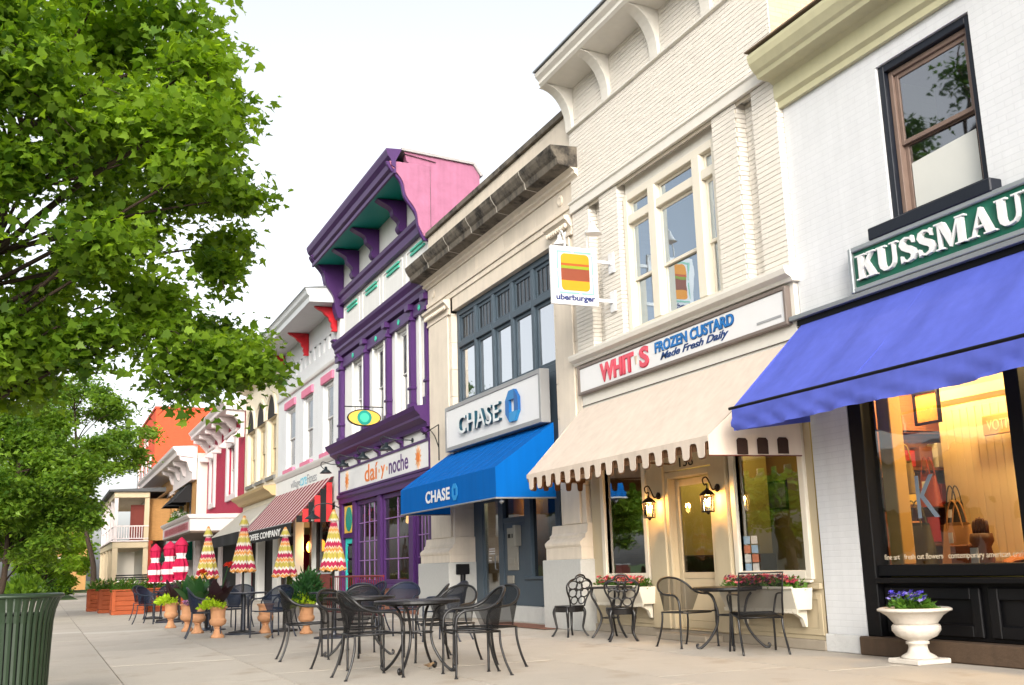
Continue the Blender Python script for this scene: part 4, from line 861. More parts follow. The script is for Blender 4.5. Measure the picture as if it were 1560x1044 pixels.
# entablature as blocks
def blocks(n, x0, x1, y0, y1, z0, z1, name='block', m=LS, bev=0.004):
    for i in range(n): MB().box(x0+(x1-x0)*i/n+0.002, x0+(x1-x0)*(i+1)/n-0.002, y0, y1, z0, z1).build(name, m, cb, bevel=bev)
blocks(6, CX0, CX1, -0.08, 0.4, 7.085, 7.2); blocks(6, CX0, CX1, -0.11, 0.4, 7.204, 7.30); blocks(5, CX0, CX1, -0.07, 0.4, 7.304, 7.66)
MB().box(-22.2, -16.95, -0.05, 0.3, 6.78, 7.083).build('lintel', LS, cb)
for x in (-23.4, -16.45): MB().lathe([(0.10, 0), (0.10, -0.02), (0.07, -0.03), (0.03, -0.02)], (x, -0.071, 7.48), 16, axis='y').build('rosette', LS, cb)
cp = [(0.3, 7.664), (-0.1, 7.664), (-0.12, 7.70), (-0.17, 7.73), (-0.17, 7.78), (-0.24, 7.83)]
cq = [(0.3, 7.83), (-0.24, 7.83), (-0.48, 7.86), (-0.50, 7.98), (-0.54, 8.02), (-0.60, 8.12), (-0.62, 8.20), (0.3, 8.24)]
for i in range(6):
    x0 = CX0-0.1+(CX1+0.3-CX0+0.1)*i/6; x1 = CX0-0.1+(CX1+0.3-CX0+0.1)*(i+1)/6
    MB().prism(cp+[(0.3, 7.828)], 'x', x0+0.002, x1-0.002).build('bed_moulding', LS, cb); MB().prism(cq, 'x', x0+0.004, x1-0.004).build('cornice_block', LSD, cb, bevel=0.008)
for i in range(5):
    x1 = CX0-0.1+(CX1+0.3-CX0+0.1)*(i+1)/6; MB().prism([(y-0.002 if y < 0 else y, z) for y, z in cq[1:7]]+[(0, 8.235)], 'x', x1-0.016, x1+0.016).build('mortar_seam', M('mortar_pale', (206, 198, 184), 0.9), cb)
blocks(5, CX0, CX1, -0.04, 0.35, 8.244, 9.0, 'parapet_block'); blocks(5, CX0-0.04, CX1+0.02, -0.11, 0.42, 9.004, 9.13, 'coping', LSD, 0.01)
shell(cb, CX0, CX1, 0.41, 14, 0, 8.9, brickmat('grey_side_brick', (190, 180, 164), (160, 150, 136)))
# window bank
X0, X1 = -22.22, -16.95; mb = MB()
frame_xz(mb, X0, X1, 4.5, 6.78, 0.06, 0.24, 0.13, 0.16)
n = 5; bw = (X1-X0-0.26)/n
for i in range(1, n): x = X0+0.13+bw*i; mb.box(x-0.065, x+0.065, 0.05, 0.24, 4.66, 6.65)
for i in range(n): x = X0+0.13+bw*i+(0.065 if i else 0); x2 = X0+0.13+bw*(i+1)-(0.065 if i < n-1 else 0); mb.box(x, x2, 0.04, 0.22, 5.90, 6.03)
wn_ = mb.build('window', SLT, cb, bevel=0.01)
GCH = glassmat('glass_bank', (0.5, 0.53, 0.55), 2.2, 0.4, base=0.42)
for i in range(n):
    a = X0+0.13+bw*i+(0.065 if i else 0)+0.002; b = X0+0.13+bw*(i+1)-(0.065 if i < n-1 else 0)-0.002
    for c, d, gm in ((4.66, 5.90, GCH), (6.03, 6.65, G_DARK)):
        frame_xz(MB(), a, b, c, d, 0.1, 0.15, 0.07).build('sash_frame', SLT, wn_, bevel=0.005)
        tl = random.uniform(-.004, .004)
        MB().quad((a+0.07, 0.13+tl, c+0.07), (b-0.07, 0.13-tl, c+0.07), (b-0.07, 0.13-tl, d-0.07), (a+0.07, 0.13+tl, d-0.07)).build('pane', gm, wn_, fixn=False)
        if c > 6:
            for k in (1, 2, 3): q = a+0.07+(b-a-0.14)*k/4; MB().box(q-0.008, q+0.008, 0.112, 0.124, c+0.07, d-0.07).build('muntin', SLT, wn_)
MB().box(X0, X1, 1.5, 1.54, 4.0, 7).build('room_wall', M('room_grey', (70, 66, 60), 0.9), cb)
# recessed dark shopfront
YS = 0.38
MB().box(X0, X1, 0.05, 0.4, 2.72, 4.498).build('fascia_panel', SLT, cb)
XE = -17.05
mb = MB()
for x0, x1 in ((-22.24, -21.75), (-20.82, -20.6), (-19.52, -19.22), (-18.1, -17.9), (-17.0-0.15, -16.9)): mb.box(x0, x1, YS, YS+0.14, 0.3, 2.72)
mb.box(-22.24, -16.9, YS+0.005, YS+0.135, 2.5, 2.716); mb.box(-20.6, -19.52, YS+0.006, YS+0.13, 1.93, 2.03)
mb.build('shopfront_frame', SLT, cb, bevel=0.008)
MB().box(-19.22, -16.9, YS-0.02, YS+0.14, 0.3, 0.80).build('stallriser', SLT, cb, bevel=0.01); MB().box(-19.5, -16.9, YS-0.06, YS+0.15, 0.80, 0.86).build('sill_board', SLT, cb, bevel=0.008)
MB().box(-20.6, -19.52, YS+0.02, YS+0.12, 0.3, 1.93).build('service_panel', SLT, cb, bevel=0.005)
MB().box(-22.24, -16.9, YS-0.12, YS+0.3, 0.0, 0.298).build('white_plinth', M('white_plinth', (206, 206, 202), 0.7, 0.15, 4, 0.15, 40), cb, bevel=0.01)
# bank door with bronze-lit glass
dr = frame_xz(MB(), -21.75, -20.82, 0.3, 2.5, YS+0.02, YS+0.08, 0.09, 0.2).build('door', SLT, cb, bevel=0.006)
MB().quad((-21.66, YS+0.05, 0.5), (-20.91, YS+0.05, 0.5), (-20.91, YS+0.05, 2.41), (-21.66, YS+0.05, 2.41)).build('door_pane', G_SHOP, dr, fixn=False)
MB().tube([(-20.96, YS+0.01, 1.0), (-20.96, YS-0.04, 1.02), (-20.96, YS-0.04, 1.28), (-20.96, YS+0.01, 1.3)], 0.014).build('handle', GREYM, dr)
for k, z in enumerate((1.32, 1.37, 1.42, 1.24, 1.18)): MB().box(-21.5+0.0, -21.5+(0.32 if k < 3 else 0.12), YS+0.046, YS+0.049, z, z+0.022).build('door_notice', LW, dr)
for a, b, c, d in ((-19.22, -18.1, 0.86, 2.5), (-17.9, -17.15, 0.86, 2.5), (-20.6, -19.52, 2.03, 2.5)): MB().quad((a, YS+0.07, c), (b, YS+0.07, c), (b, YS+0.07, d), (a, YS+0.07, d)).build('shop_pane', G_DARK, cb, fixn=False)
MB().box(-22.1, -20.3, YS+0.9, YS+0.93, 0.3, 2.7).build('lobby_wall', M('bronze_lobby', (170, 122, 54), 0.6, 0.15), cb)
ll = thing('added_lobby_lamp', 'small added ceiling lamp brightening the bronze bank lobby', 'lamp', (-21.3, YS+0.5, 2.6))  # unseen lamp, added to brighten the lobby behind the door pane
MB().lathe([(0.08, 0.0), (0.08, -0.04)], (-21.3, YS+0.5, 2.66), 12).build('lamp_disc', M('bulb_warm', (255, 220, 160)), ll)
ld = bpy.data.lights.new('added_lobby_light', 'POINT'); ld.energy = 14; ld.color = (1, 0.74, 0.38); ld.shadow_soft_size = 0.08
lo = bpy.data.objects.new('added_lobby_light', ld); COL.objects.link(lo); lo.parent = ll; lo.location = (0, 0, -0.12)
MB().box(-22.24, -20.2, YS+0.15, YS+0.95, 2.72, 2.76).build('lobby_ceiling', M('room_dark', (26, 24, 24)), cb)
MB().box(-20.3, -16.9, YS+1.3, YS+1.33, 0.3, 2.7).build('lobby_wall', M('room_dark', (26, 24, 24)), cb)
# night deposit machine and mail box
at = thing('night_deposit', 'brushed steel night deposit panel set in the slate blue bank front', 'machine', (-20.0, YS, 1.0))
STL = M('brushed_steel', (176, 172, 160), 0.4, 0.1, 6, metal=0.5)
MB().box(-20.38, -19.86, YS-0.01, YS+0.019, 0.98, 1.82).build('panel', STL, at, bevel=0.008); MB().box(-20.28, -19.98, YS-0.03, YS-0.011, 1.1, 1.22).build('drawer', STL, at, bevel=0.006)
MB().box(-20.32, -20.2, YS-0.02, YS-0.011, 1.62, 1.7).build('screen', BLK, at); MB().box(-20.12, -19.98, YS-0.02, YS-0.011, 1.62, 1.7).build('keypad', BLK, at); MB().box(-19.84, -19.72, YS-0.12, YS+0.019, 1.45, 1.86).build('phone', STL, at, bevel=0.01)
MB().box(-20.4, -20.1, YS-0.02, YS+0.019, 0.72, 0.88).build('chrome_slot', STL, at, bevel=0.01)
mbx = thing('mail_box', 'small black wall box on the granite pedestal left of the bank door', 'box', (-22.2, 0.1, 0.9))
MB().box(-22.15, -22.09, -0.1, 0.2, 0.92, 1.14).build('box', BLK, mbx, bevel=0.012); MB().tube([(-22.11, 0.05, 0.92), (-22.11, 0.05, 0.74)], 0.06, 8).build('holder', BLK, mbx)
tag(MB().grid([[(-19.6+i*0.36, -0.55+j*0.2, 0.012+0.003*math.sin(i*2+j)) for i in range(9)] for j in range(4)]).build('door_mat', M('terracotta_mat', (150, 104, 84), 0.9, 0.2, 9, 0.4, 120), None, fixn=False), 'worn reddish door mat in front of the bank', 'mat')

# bank sign
cs = thing('bank_sign', 'white boxed bank sign with raised letters and blue octagon above the blue awning', 'sign', (-19.6, -0.2, 4.0))
MB().box(-22.06, -17.2, -0.27, -0.12, 3.62, 4.46).build('sign_board', SGW, cs)
frame_xz(MB(), -22.15, -17.12, 3.55, 4.53, -0.29, -0.1, 0.09).build('sign_frame', M('sign_frame_grey', (168, 168, 168), 0.45, 0.05, metal=0.3), cs, bevel=0.008)
text_fit('lettering_return', 'CHASE', -21.22, -18.95, 3.83, 4.21, -0.305, M('chase_return', (22, 74, 92), 0.5), cs, 0.034, 0.0, sp=1.08); text_fit('lettering', 'CHASE', -21.225, -18.945, 3.827, 4.213, -0.342, M('chase_face', (236, 240, 240), 0.4), cs, 0.0025, 0.006, sp=1.08)
def octa(cx, cz, s, y0, y1, m, parent, put_fn=None):
    # four pinwheel pieces of an octagon with a square hole
    a = 0.5*s; k = a*0.414; h = 0.2*s
    base = [(-k, a), (h*1.0, a), (h*1.0, h), (-h*0+(-a+0.02*s)+0.0, h), (-a, k)]
    base = [(-a+0.29*s, a), (h, a), (h, h), (-a, h), (-a, a-0.29*s)]
    for q in range(4):
        c, s_ = math.cos(-q*PI/2), math.sin(-q*PI/2)
        pl = [(x*c-z*s_, x*s_+z*c) for x, z in [(px*0.97, pz*0.97) for px, pz in base]]
        put_fn(pl, q)
def oct_xz(pl, q): MB().prism([(-18.35+x*1.0, 4.03+z*1.0) for x, z in pl], 'y', -0.33, -0.271).build('octagon_piece', [M('chase_blue', (24, 130, 200), 0.4), M('chase_blue2', (18, 96, 168), 0.4), M('chase_blue3', (40, 150, 214), 0.4), M('chase_blue4', (20, 110, 184), 0.4)][q], cs)
octa(0, 0, 0.62, 0, 0, None, None, oct_xz)

# blue awning
AWBL = fabric('azure_canvas', (0, 112, 205), 0.2, 0.05)
ba = thing('bank_awning', 'bright blue awning with straight sides and white lettering over the bank entrance', 'awning', (-19.7, 0, 2.2))
BX0, BX1, BYF, BZT, BZF, BZB = -22.42, -17.02, -1.24, 3.54, 2.74, 2.21
MB().grid([[(BX0+(BX1-BX0)*i/18, -0.1+(BYF+0.1)*t, BZT+(BZF-BZT)*t-0.02*math.sin(PI*t)+0.012*math.sin(i*PI)*t) for i in range(19)] for t in np.linspace(0, 1, 7)]).build('canopy', AWBL, ba, fixn=False)
MB().grid([[(BX0+(BX1-BX0)*i/36, BYF-0.006*math.sin(i*1.9)*t, BZF+(BZB-BZF)*t) for i in range(37)] for t in np.linspace(0, 1, 3)]).build('front_panel', AWBL, ba, smooth=True, fixn=False)
for x in (BX0, BX1): MB().quad((x, -0.1, BZT), (x, BYF, BZF), (x, BYF, BZB), (x, -0.1, BZB)).build('end_panel', AWBL, ba, fixn=False)
mb = MB().tube([(BX0, BYF, BZB), (BX1, BYF, BZB), (BX1, -0.1, BZB)], 0.015, 6); mb.tube([(BX0, BYF, BZB), (BX0, -0.1, BZB)], 0.015, 6)
for x in np.linspace(BX0+0.02, BX1-0.02, 5): mb.tube([(x, -0.1, BZT-0.03), (x, BYF+0.02, BZF-0.03), (x, BYF+0.02, BZB)], 0.012, 5)
mb.build('frame', GREYM, ba)
for i in range(1, 12): q = BX0+(BX1-BX0)*i/12; MB().tube([(q, -0.1, BZT+0.003), (q, BYF, BZF+0.003)], 0.005, 4).build('seam', AWBL, ba)
text_fit('lettering', 'CHASE', -20.72, -19.30, 2.34, 2.58, BYF-0.012, M('awning_white', (238, 242, 245), 0.6), ba, 0.001, 0.03, sp=1.05)
def oct_aw(pl, q): MB().prism([(-19.02+x*0.52, 2.46+z*0.52) for x, z in pl], 'y', BYF-0.016, BYF-0.010).build('octagon_piece', M('awning_pale_blue', (30, 150, 225), 0.6), ba)
octa(0, 0, 0.62, 0, 0, None, None, oct_aw)
MB().lathe([(0.03, 0), (0.05, -0.04), (0.0, -0.08)], (BX1-0.12, BYF+0.15, BZB-0.02), 8).build('drop_light', GREYM, ba)

# ================================================================== PURPLE VICTORIAN BUILDING
PUR = M('purple_paint', (74, 32, 100), 0.45, 0.12, 3, 0.05, 30, streak=0.08)
PWH = M('white_paint_wall', (242, 242, 238), 0.65, 0.05, 2, 0.05, 30, streak=0.05)
TEA = M('teal_paint', (0, 150, 134), 0.5, 0.06, 2); MIN = M('mint_paint', (70, 200, 170), 0.5)
PNK = M('pink_side_paint', (184, 118, 148), 0.8, 0.2, 3.5, 0.3, 12, streak=0.15)
pb = thing('purple_trimmed_building', 'white Victorian building with purple columns, brackets and teal soffit', 'building', (-28, 0, 0))
PX0, PX1 = -32.5, -23.86
WINS = [(-31.15, -29.95), (-28.95, -27.75), (-26.75, -25.65), (-24.75, -23.98)]
mb = wall(MB(), PX0, PX1, 4.4, 10.75, 0.05, [(a, b, 4.95, 7.22) for a, b in WINS], 0.2); mb.build('wall', PWH, pb)
shell(pb, PX0, PX1, 0.06, 11, 3.35, 8.0, PNK)
# pink side gable rising over the bank roof
mb = MB(); mb.prism([(0.06, 6.0), (0.06, 10.6), (-0.55, 10.95), (-0.62, 11.2), (1.2, 11.06), (1.38, 10.8), (1.38, 6.0)], 'x', PX1-0.25, PX1-0.02); mb.build('side_gable', PNK, pb)
MB().prism([(-0.7, 11.205), (-0.7, 11.27), (1.22, 11.13), (1.46, 10.8), (1.39, 10.78), (1.2, 11.065)], 'x', PX1-0.32, PX1+0.05).build('gable_capping', M('grey_capping', (176, 172, 170), 0.6, 0.2, 5), pb)
MB().quad((PX0, 0.2, 10.6), (PX1-0.3, 1.3, 10.6), (PX1-0.3, 11, 8.4), (PX0, 11, 8.4)).build('roof_slope', M('roof_felt', (90, 88, 86)), pb, fixn=False)
for a, b in WINS: sash(pb, a+0.12, b-0.1 if b > -24 else b-0.12, 4.95, 7.2, 0.12, M('white_sash', (230, 230, 228), 0.5, 0.04), G_UP, 0.06, 0.5, sw=0.04)
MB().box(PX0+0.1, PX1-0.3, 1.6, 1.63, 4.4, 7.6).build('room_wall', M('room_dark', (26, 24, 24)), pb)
# columns
for x in (-32.28, -29.45, -27.25, -25.2, -23.98):
    w = 0.13 if x > -31 else 0.19
    mb = MB(); mb.box(x-w, x+w, -0.14, 0.045, 4.86, 5.1); mb.box(x-w*0.75, x+w*0.75, -0.1, 0.045, 5.1, 7.5); mb.box(x-w*1.15, x+w*1.15, -0.16, 0.045, 7.2, 7.3); mb.box(x-w*1.25, x+w*1.25, -0.19, 0.045, 7.46, 7.62); mb.box(x-w, x+w, -0.13, 0.045, 5.45, 5.52)
    col = mb.build('column', PUR, pb, bevel=0.012)
    MB().box(x-w*0.25, x+w*0.25, -0.115, -0.101, 5.6, 7.1).build('flute', PUR, col)
for i, (a, b) in enumerate(WINS):
    a2 = (-32.0, -29.28, -27.08, -25.03)[i]; b2 = (-29.6, -27.42, -25.36, -24.0)[i]
    bm_ = MB().box(a2, b2, -0.06, 0.045, 7.26, 7.56).build('lintel_beam', PUR, pb, bevel=0.012)
    MB().lathe([(0.075, 0), (0.075, -0.02), (0.045, -0.03), (0.03, -0.02)], ((a2+b2)/2, -0.061, 7.41), 14, axis='y').build('rosette', MIN, bm_)
    for s, x in ((0, a+0.02), (1, b-0.06)): MB().box(x, x+0.05, -0.01, 0.045, 4.95, 7.25).build('jamb_trim', PWH, pb)
# belt courses
MB().prism([(0.04, 7.62), (-0.12, 7.62), (-0.14, 7.74), (-0.2, 7.80), (-0.2, 7.88), (-0.28, 8.0), (-0.3, 8.08), (0.04, 8.14)], 'x', PX0-0.05, PX1).build('belt_course', PUR, pb)
MB().prism([(0.04, 9.30), (-0.10, 9.30), (-0.10, 9.5), (-0.16, 9.56), (-0.18, 9.66), (0.04, 9.72)], 'x', PX0-0.02, PX1).build('belt_course', PUR, pb)
for x in np.linspace(PX0+0.35, PX1-1.9, 4):
    frame_xz(MB(), x-0.1, x+1.75, 8.25, 9.2, 0.025, 0.048, 0.07).build('frieze_panel', PWH, pb, bevel=0.008)
    for z in (8.98, 9.1): MB().box(x+0.35, x+1.45, 0.0, 0.049, z, z+0.055).build('mint_bar', MIN, pb)
MB().box(PX0-0.02, PX0+0.16, -0.05, 0.048, 8.15, 9.3).build('corner_board', PWH, pb)
# top cornice: teal soffit, purple fascia
MB().quad((PX0, 0.05, 10.66), (PX1, 0.05, 10.66), (PX1, -0.88, 10.60), (PX0, -0.88, 10.60)).build('soffit', TEA, pb, fixn=False)
MB().prism([(-0.86, 10.58), (-0.92, 10.58), (-0.92, 10.68), (-0.86, 10.72), (-0.96, 10.78), (-0.98, 10.92), (-1.06, 11.02), (-1.1, 11.15), (-1.1, 11.2), (-0.7, 11.22), (-0.86, 10.9)], 'x', PX0-0.12, PX1+0.06).build('fascia', PUR, pb)
MB().quad((PX0-0.1, -1.1, 11.205), (PX1+0.04, -1.1, 11.205), (PX1+0.04, 0.2, 11.0), (PX0-0.1, 0.2, 11.0)).build('cornice_top', M('grey_capping', (176, 172, 170)), pb, fixn=False)
def scroll(x, w, yo, ztop, zbot, name='bracket', m=PUR, ex=2.6):
    n = 22; pts = []
    for i in range(n+1):
        t = i/n; y = -0.16-(yo-0.16)*(1-t)**ex - 0.05*math.sin(t*PI*5+0.6)*(1-0.3*t); pts.append((min(-0.06, y), ztop+(zbot-ztop)*t))
    return MB().prism([(0.04, ztop)]+pts+[(0.04, zbot)], 'x', x-w/2, x+w/2).build(name, m, pb, bevel=0.008)
for x in (-30.6, -28.45, -25.9): scroll(x, 0.3, 0.74, 10.6, 9.75)
scroll(PX0+0.02, 0.36, 1.0, 10.9, 8.9, 'end_bracket', PUR, 1.6); scroll(PX1-0.07, 0.10, 1.06, 10.9, 8.95, 'end_bracket', PUR, 1.25); scroll(PX1-0.0, 0.04, 0.98, 10.9, 9.05, 'end_panel', PNK, 1.25); scroll(PX0+0.1, 0.3, 0.3, 8.2, 7.6, 'end_bracket')
# lower cornice
MB().prism([(0.04, 4.36), (-0.12, 4.36), (-0.14, 4.46), (-0.3, 4.56), (-0.3, 4.62), (-0.42, 4.74), (-0.46, 4.84), (0.04, 4.9)], 'x', PX0-0.15, PX1+0.02).build('lower_cornice', PUR, pb)
MB().box(PX0, PX1, 0.0, 0.3, 3.34, 4.36).build('fascia_board', PWH, pb)
for x in np.linspace(PX0+0.2, PX1-0.25, 5): MB().prism([(0, 4.36), (-0.2, 4.36), (-0.16, 4.26), (-0.06, 4.2), (-0.04, 4.08), (0, 4.06)], 'x', x-0.1, x+0.1).build('small_bracket', PUR, pb, bevel=0.01)
MB().prism([(0, 3.06), (-0.06, 3.06), (-0.06, 3.2), (-0.12, 3.24), (-0.12, 3.33), (0, 3.35)], 'x', PX0, PX1).build('sign_beam', PUR, pb)
MB().box(PX0, PX0+0.35, -0.04, 0.3, 0, 3.06).build('corner_post', PUR, pb, bevel=0.01); MB().box(PX1-0.2, PX1, -0.03, 0.3, 0.0, 3.06).build('corner_post', PUR, pb, bevel=0.01)
# shopfront
MB().box(-30.75, PX1-0.2, -0.02, 0.3, 0, 0.6).build('brick_stallriser', brickmat('red_brick_base', (166, 108, 84), (150, 130, 112), 0.6), pb)
MB().box(-30.78, PX1-0.2, -0.09, 0.3, 0.6, 0.7).build('shop_sill', PUR, pb, bevel=0.012)
SW = [(-30.7, -28.4), (-28.1, -25.65), (-25.3, -24.06)]
posts = [(-31.0, -30.7), (-28.4, -28.1), (-25.65, -25.3)]
for a, b in posts: MB().box(a, b, -0.03, 0.2, 0.0 if a < -30.9 else 0.7, 3.06).build('shop_post', PUR, pb, bevel=0.012)
MUN = M('muntin_mauve', (150, 110, 170), 0.5)
for k, (a, b) in enumerate(SW):
    w = frame_xz(MB(), a, b, 0.7, 3.05, 0.04, 0.14, 0.12).build('shop_window', PUR, pb, bevel=0.01)
    MB().quad((a+0.12, 0.1, 0.82), (b-0.12, 0.1, 0.82), (b-0.12, 0.1, 2.93), (a+0.12, 0.1, 2.93)).build('pane', G_DARK, w, fixn=False)
    nx = (4, 2, 4)[k]; nz = 4
    for i in range(1, nx): x = a+0.12+(b-a-0.24)*i/nx; MB().box(x-0.012, x+0.012, 0.075, 0.095, 0.82, 2.93).build('muntin', MUN, w)
    for j in range(1, nz): z = 0.82+2.11*j/nz; MB().box(a+0.12, b-0.12, 0.072, 0.092, z-0.012, z+0.012).build('muntin', MUN, w)
dr = frame_xz(MB(), -32.1, -31.05, 0.05, 2.02, 0.06, 0.12, 0.16, 0.5).build('door', M('turquoise_paint', (40, 205, 195), 0.45, 0.05), pb, bevel=0.01)
for j in range(3): MB().box(-31.94, -31.21, 0.08, 0.1, 0.6+j*0.42, 0.96+j*0.42).build('door_pane', G_DARK, dr)
MB().box(-32.15, -31.0, -0.0, 0.15, 2.03, 2.16).build('transom_bar', PUR, pb, bevel=0.008)
ts = thing('transom_sign', 'yellow and teal painted panel over the turquoise door', 'sign', (-31.6, 0.0, 2.5))
MB().box(-32.1, -31.05, 0.03, 0.08, 2.18, 2.98).build('panel', M('sign_yellow', (238, 196, 84), 0.5, 0.08), ts); MB().lathe([(0.36, 0), (0.36, -0.01), (0.3, -0.012)], (-31.57, 0.029, 2.58), 20, axis='y').build('disc', TEA, ts)
rmb = MB(); rmb.quad((-33, 3.5, 0), (PX1, 3.5, 0), (PX1, 3.5, 3.3), (-33, 3.5, 3.3)); rmb.quad((-33, 0.2, 3.3), (PX1, 0.2, 3.3), (PX1, 3.5, 3.3), (-33, 3.5, 3.3)); rmb.build('dining_room', M('maroon_room', (110, 30, 26), 0.8, 0.3, 2), pb, fixn=False)
for i, x in enumerate((-29.9, -27.2)):
    t = thing('pendant_lamp', 'glowing pendant lamp behind the purple shop window, ' + ('left one', 'right one')[i], 'lamp', (x, 1.4, 2.4), 'pendant lamps in the purple restaurant')
    MB().lathe([(0.02, 0.5), (0.02, 0.2), (0.1, 0.15), (0.14, -0.1), (0.08, -0.14)], (x, 1.4, 2.5), 10).build('shade', M('lamp_amber', (240, 200, 150), emit=(255, 200, 130), estr=3), t)
# sign
ds = thing('restaurant_sign', 'long white restaurant sign with orange suns between the purple cornices', 'sign', (-28.2, -0.03, 3.7))
MB().box(-32.35, PX1-0.05, -0.05, -0.004, 3.40, 4.04).build('sign_board', SGW, ds)
frame_xz(MB(), -32.45, PX1-0.0, 3.36, 4.1, -0.08, -0.004, 0.06).build('sign_frame', PUR, ds)
OR = M('sign_orange', (236, 130, 50), 0.5); PL = M('sign_plum', (90, 50, 120), 0.5); LTO = M('sign_pale_orange', (240, 180, 130), 0.5)
text_fit('lettering', 'daí', -29.55, -28.25, 3.50, 3.98, -0.052, OR, ds, 0.004, 0.012); text_fit('lettering', 'y', -27.95, -27.55, 3.47, 3.82, -0.052, OR, ds, 0.004, 0.012); text_fit('lettering', 'noche', -27.2, -25.55, 3.52, 3.95, -0.052, PL, ds, 0.004, 0.012)
for x in (-28.1, -27.38): MB().lathe([(0.06, 0), (0.06, -0.006)], (x, -0.051, 3.70), 8, axis='y').build('dot', LTO, ds)
for x in (-31.5, -24.75):
    pts = [(x+(0.24 if i % 2 == 0 else 0.15)*math.cos(2*PI*i/24+0.1), 3.72+(0.30 if i % 2 == 0 else 0.18)*math.sin(2*PI*i/24+0.1)) for i in range(24)]
    s = MB().prism(pts, 'y', -0.06, -0.051).build('sun_emblem', LTO, ds); MB().lathe([(0.12, 0), (0.12, -0.006), (0.06, -0.008)], (x, -0.06, 3.72), 14, axis='y').build('sun_disc', OR, s)
# gooseneck lamps
DG = M('dark_green_black', (30, 40, 46), 0.45, 0.15)
for i, x in enumerate((-31.9, -29.85, -27.75, -25.6)):
    t = thing('gooseneck_lamp', 'dark gooseneck sign lamp above the restaurant sign, %s from the left' % ('first', 'second', 'third', 'fourth')[i], 'lamp', (x, -0.05, 4.25), 'gooseneck lamps over the restaurant sign')
    MB().lathe([(0.06, 0), (0.06, -0.03)], (x+0.3, -0.002, 4.2), 10, axis='y').build('wall_plate', DG, t)
    MB().tube(spline([(x+0.3, -0.03, 4.2), (x+0.25, -0.5, 4.22), (x+0.1, -0.72, 4.3), (x, -0.75, 4.2), (x, -0.66, 4.1)], 5), 0.014, 6).build('neck', DG, t)
    MB().lathe([(0.04, 0.14), (0.05, 0.06), (0.10, 0.03), (0.19, -0.06), (0.18, -0.06)], (x, -0.6, 4.03), 14).build('bell_shade', DG, t, smooth=True)
# oval hanging sign
os_ = thing('hanging_sign', 'oval yellow and teal hanging sign on an iron bar by the purple columns', 'sign', (-28.0, -0.5, 5.1))
ov = [( -0.5+0.47*math.cos(a), 5.12+0.235*math.sin(a)) for a in np.linspace(0, 2*PI, 32, endpoint=False)]; ov2 = [(-0.5+0.44*math.cos(a), 5.12+0.205*math.sin(a)) for a in np.linspace(0, 2*PI, 32, endpoint=False)]
MB().prism(ov, 'x', -28.03, -27.97).build('rim', BLK, os_); MB().prism(ov2, 'x', -27.975, -27.96).build('panel', M('sign_yellow', (238, 196, 84)), os_)
MB().prism([(-0.5+0.2*math.cos(a), 5.12+0.2*math.sin(a)) for a in np.linspace(0, 2*PI, 24, endpoint=False)], 'x', -27.965, -27.95).build('disc', TEA, os_); MB().prism([(-0.5+0.13*math.cos(a), 5.12+0.13*math.sin(a)) for a in np.linspace(0, 2*PI, 24, endpoint=False)], 'x', -27.955, -27.945).build('disc', MIN, os_)
MB().tube([(-28, 0.04, 5.42), (-28, -1.05, 5.42)], 0.016, 6).build('bar', BLK, os_)
for y in (-0.25, -0.75): MB().tube([(-28, y, 5.42), (-28, y, 5.32)], 0.008, 5).build('hook', BLK, os_)
# iron bracket lamp at purple/bank border
t = thing('iron_bracket', 'black iron bracket with hanging rod at the right end of the purple cornice', 'bracket', (-23.9, -0.1, 4.1))
MB().tube([(-24.3, -0.08, 4.22), (-22.55, -0.3, 4.22), (-22.55, -0.3, 3.42)], 0.014, 6).build('rod', BLK, t); MB().tube(spline([(-23.4, -0.2, 4.2), (-22.9, -0.27, 4.0), (-22.55, -0.3, 3.7)], 5), 0.012, 5).build('stay', BLK, t)

# ================================================================== WHITE BRICK BUILDING with red brackets
vb = thing('white_building_red_brackets', 'white brick building with red eave brackets and pink window lintels', 'building', (-37.5, 0, 0))
VX0, VX1 = -42.45, -32.52
VW = brickmat('white_brick_fine', (234, 236, 238), (220, 222, 226), 0.2, var=0.05, tint=0.02)
VWN = [(-34.95, -33.55), (-37.9, -36.45), (-40.9, -39.3)]
nic = [(x, x+0.34, 8.28, 8.75) for x in np.arange(VX0+0.3, VX1-0.4, 0.72)]
mb = wall(MB(), VX0, VX1, 4.0, 9.6, 0.03, [(a, b, 4.88, 7.2) for a, b in VWN]+nic, 0.18); mb.build('wall', VW, vb)
MB().quad((VX0, 0.209, 8.2), (VX1, 0.209, 8.2), (VX1, 0.209, 8.9), (VX0, 0.209, 8.9)).build('niche_backs', VW, vb, fixn=False)
for a, b, c, d in nic: MB().prism(arc((a+b)/2, d-0.0, 0.17, 0, PI, 8)+[(a-0.0, d)], 'y', 0.031, 0.205).build('niche_arch', M('niche_grey', (205, 208, 212), 0.8), vb)  # pale grey half-round filling above each niche
shell(vb, VX0, VX1, 0.05, 12, 3.0, 9.6, VW)
PKL = M('pink_lintel', (226, 130, 160), 0.7, 0.1, 5)
for a, b in VWN:
    sash(vb, a+0.05, b-0.05, 4.88, 7.18, 0.1, M('white_sash', (230, 230, 228)), G_UP, 0.12, 0.5)
    MB().box(a-0.1, b+0.1, -0.05, 0.029, 7.19, 7.46).build('lintel', PKL, vb, bevel=0.008); MB().box(a-0.08, b+0.08, -0.09, 0.029, 4.72, 4.87).build('sill', PKL, vb, bevel=0.008)
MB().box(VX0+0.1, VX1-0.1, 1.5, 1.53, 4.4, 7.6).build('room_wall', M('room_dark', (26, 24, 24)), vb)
MB().prism([(0.03, 7.66), (-0.05, 7.68), (-0.08, 7.76), (0.03, 7.8)], 'x', VX0, VX1).build('string_course', PWH, vb)
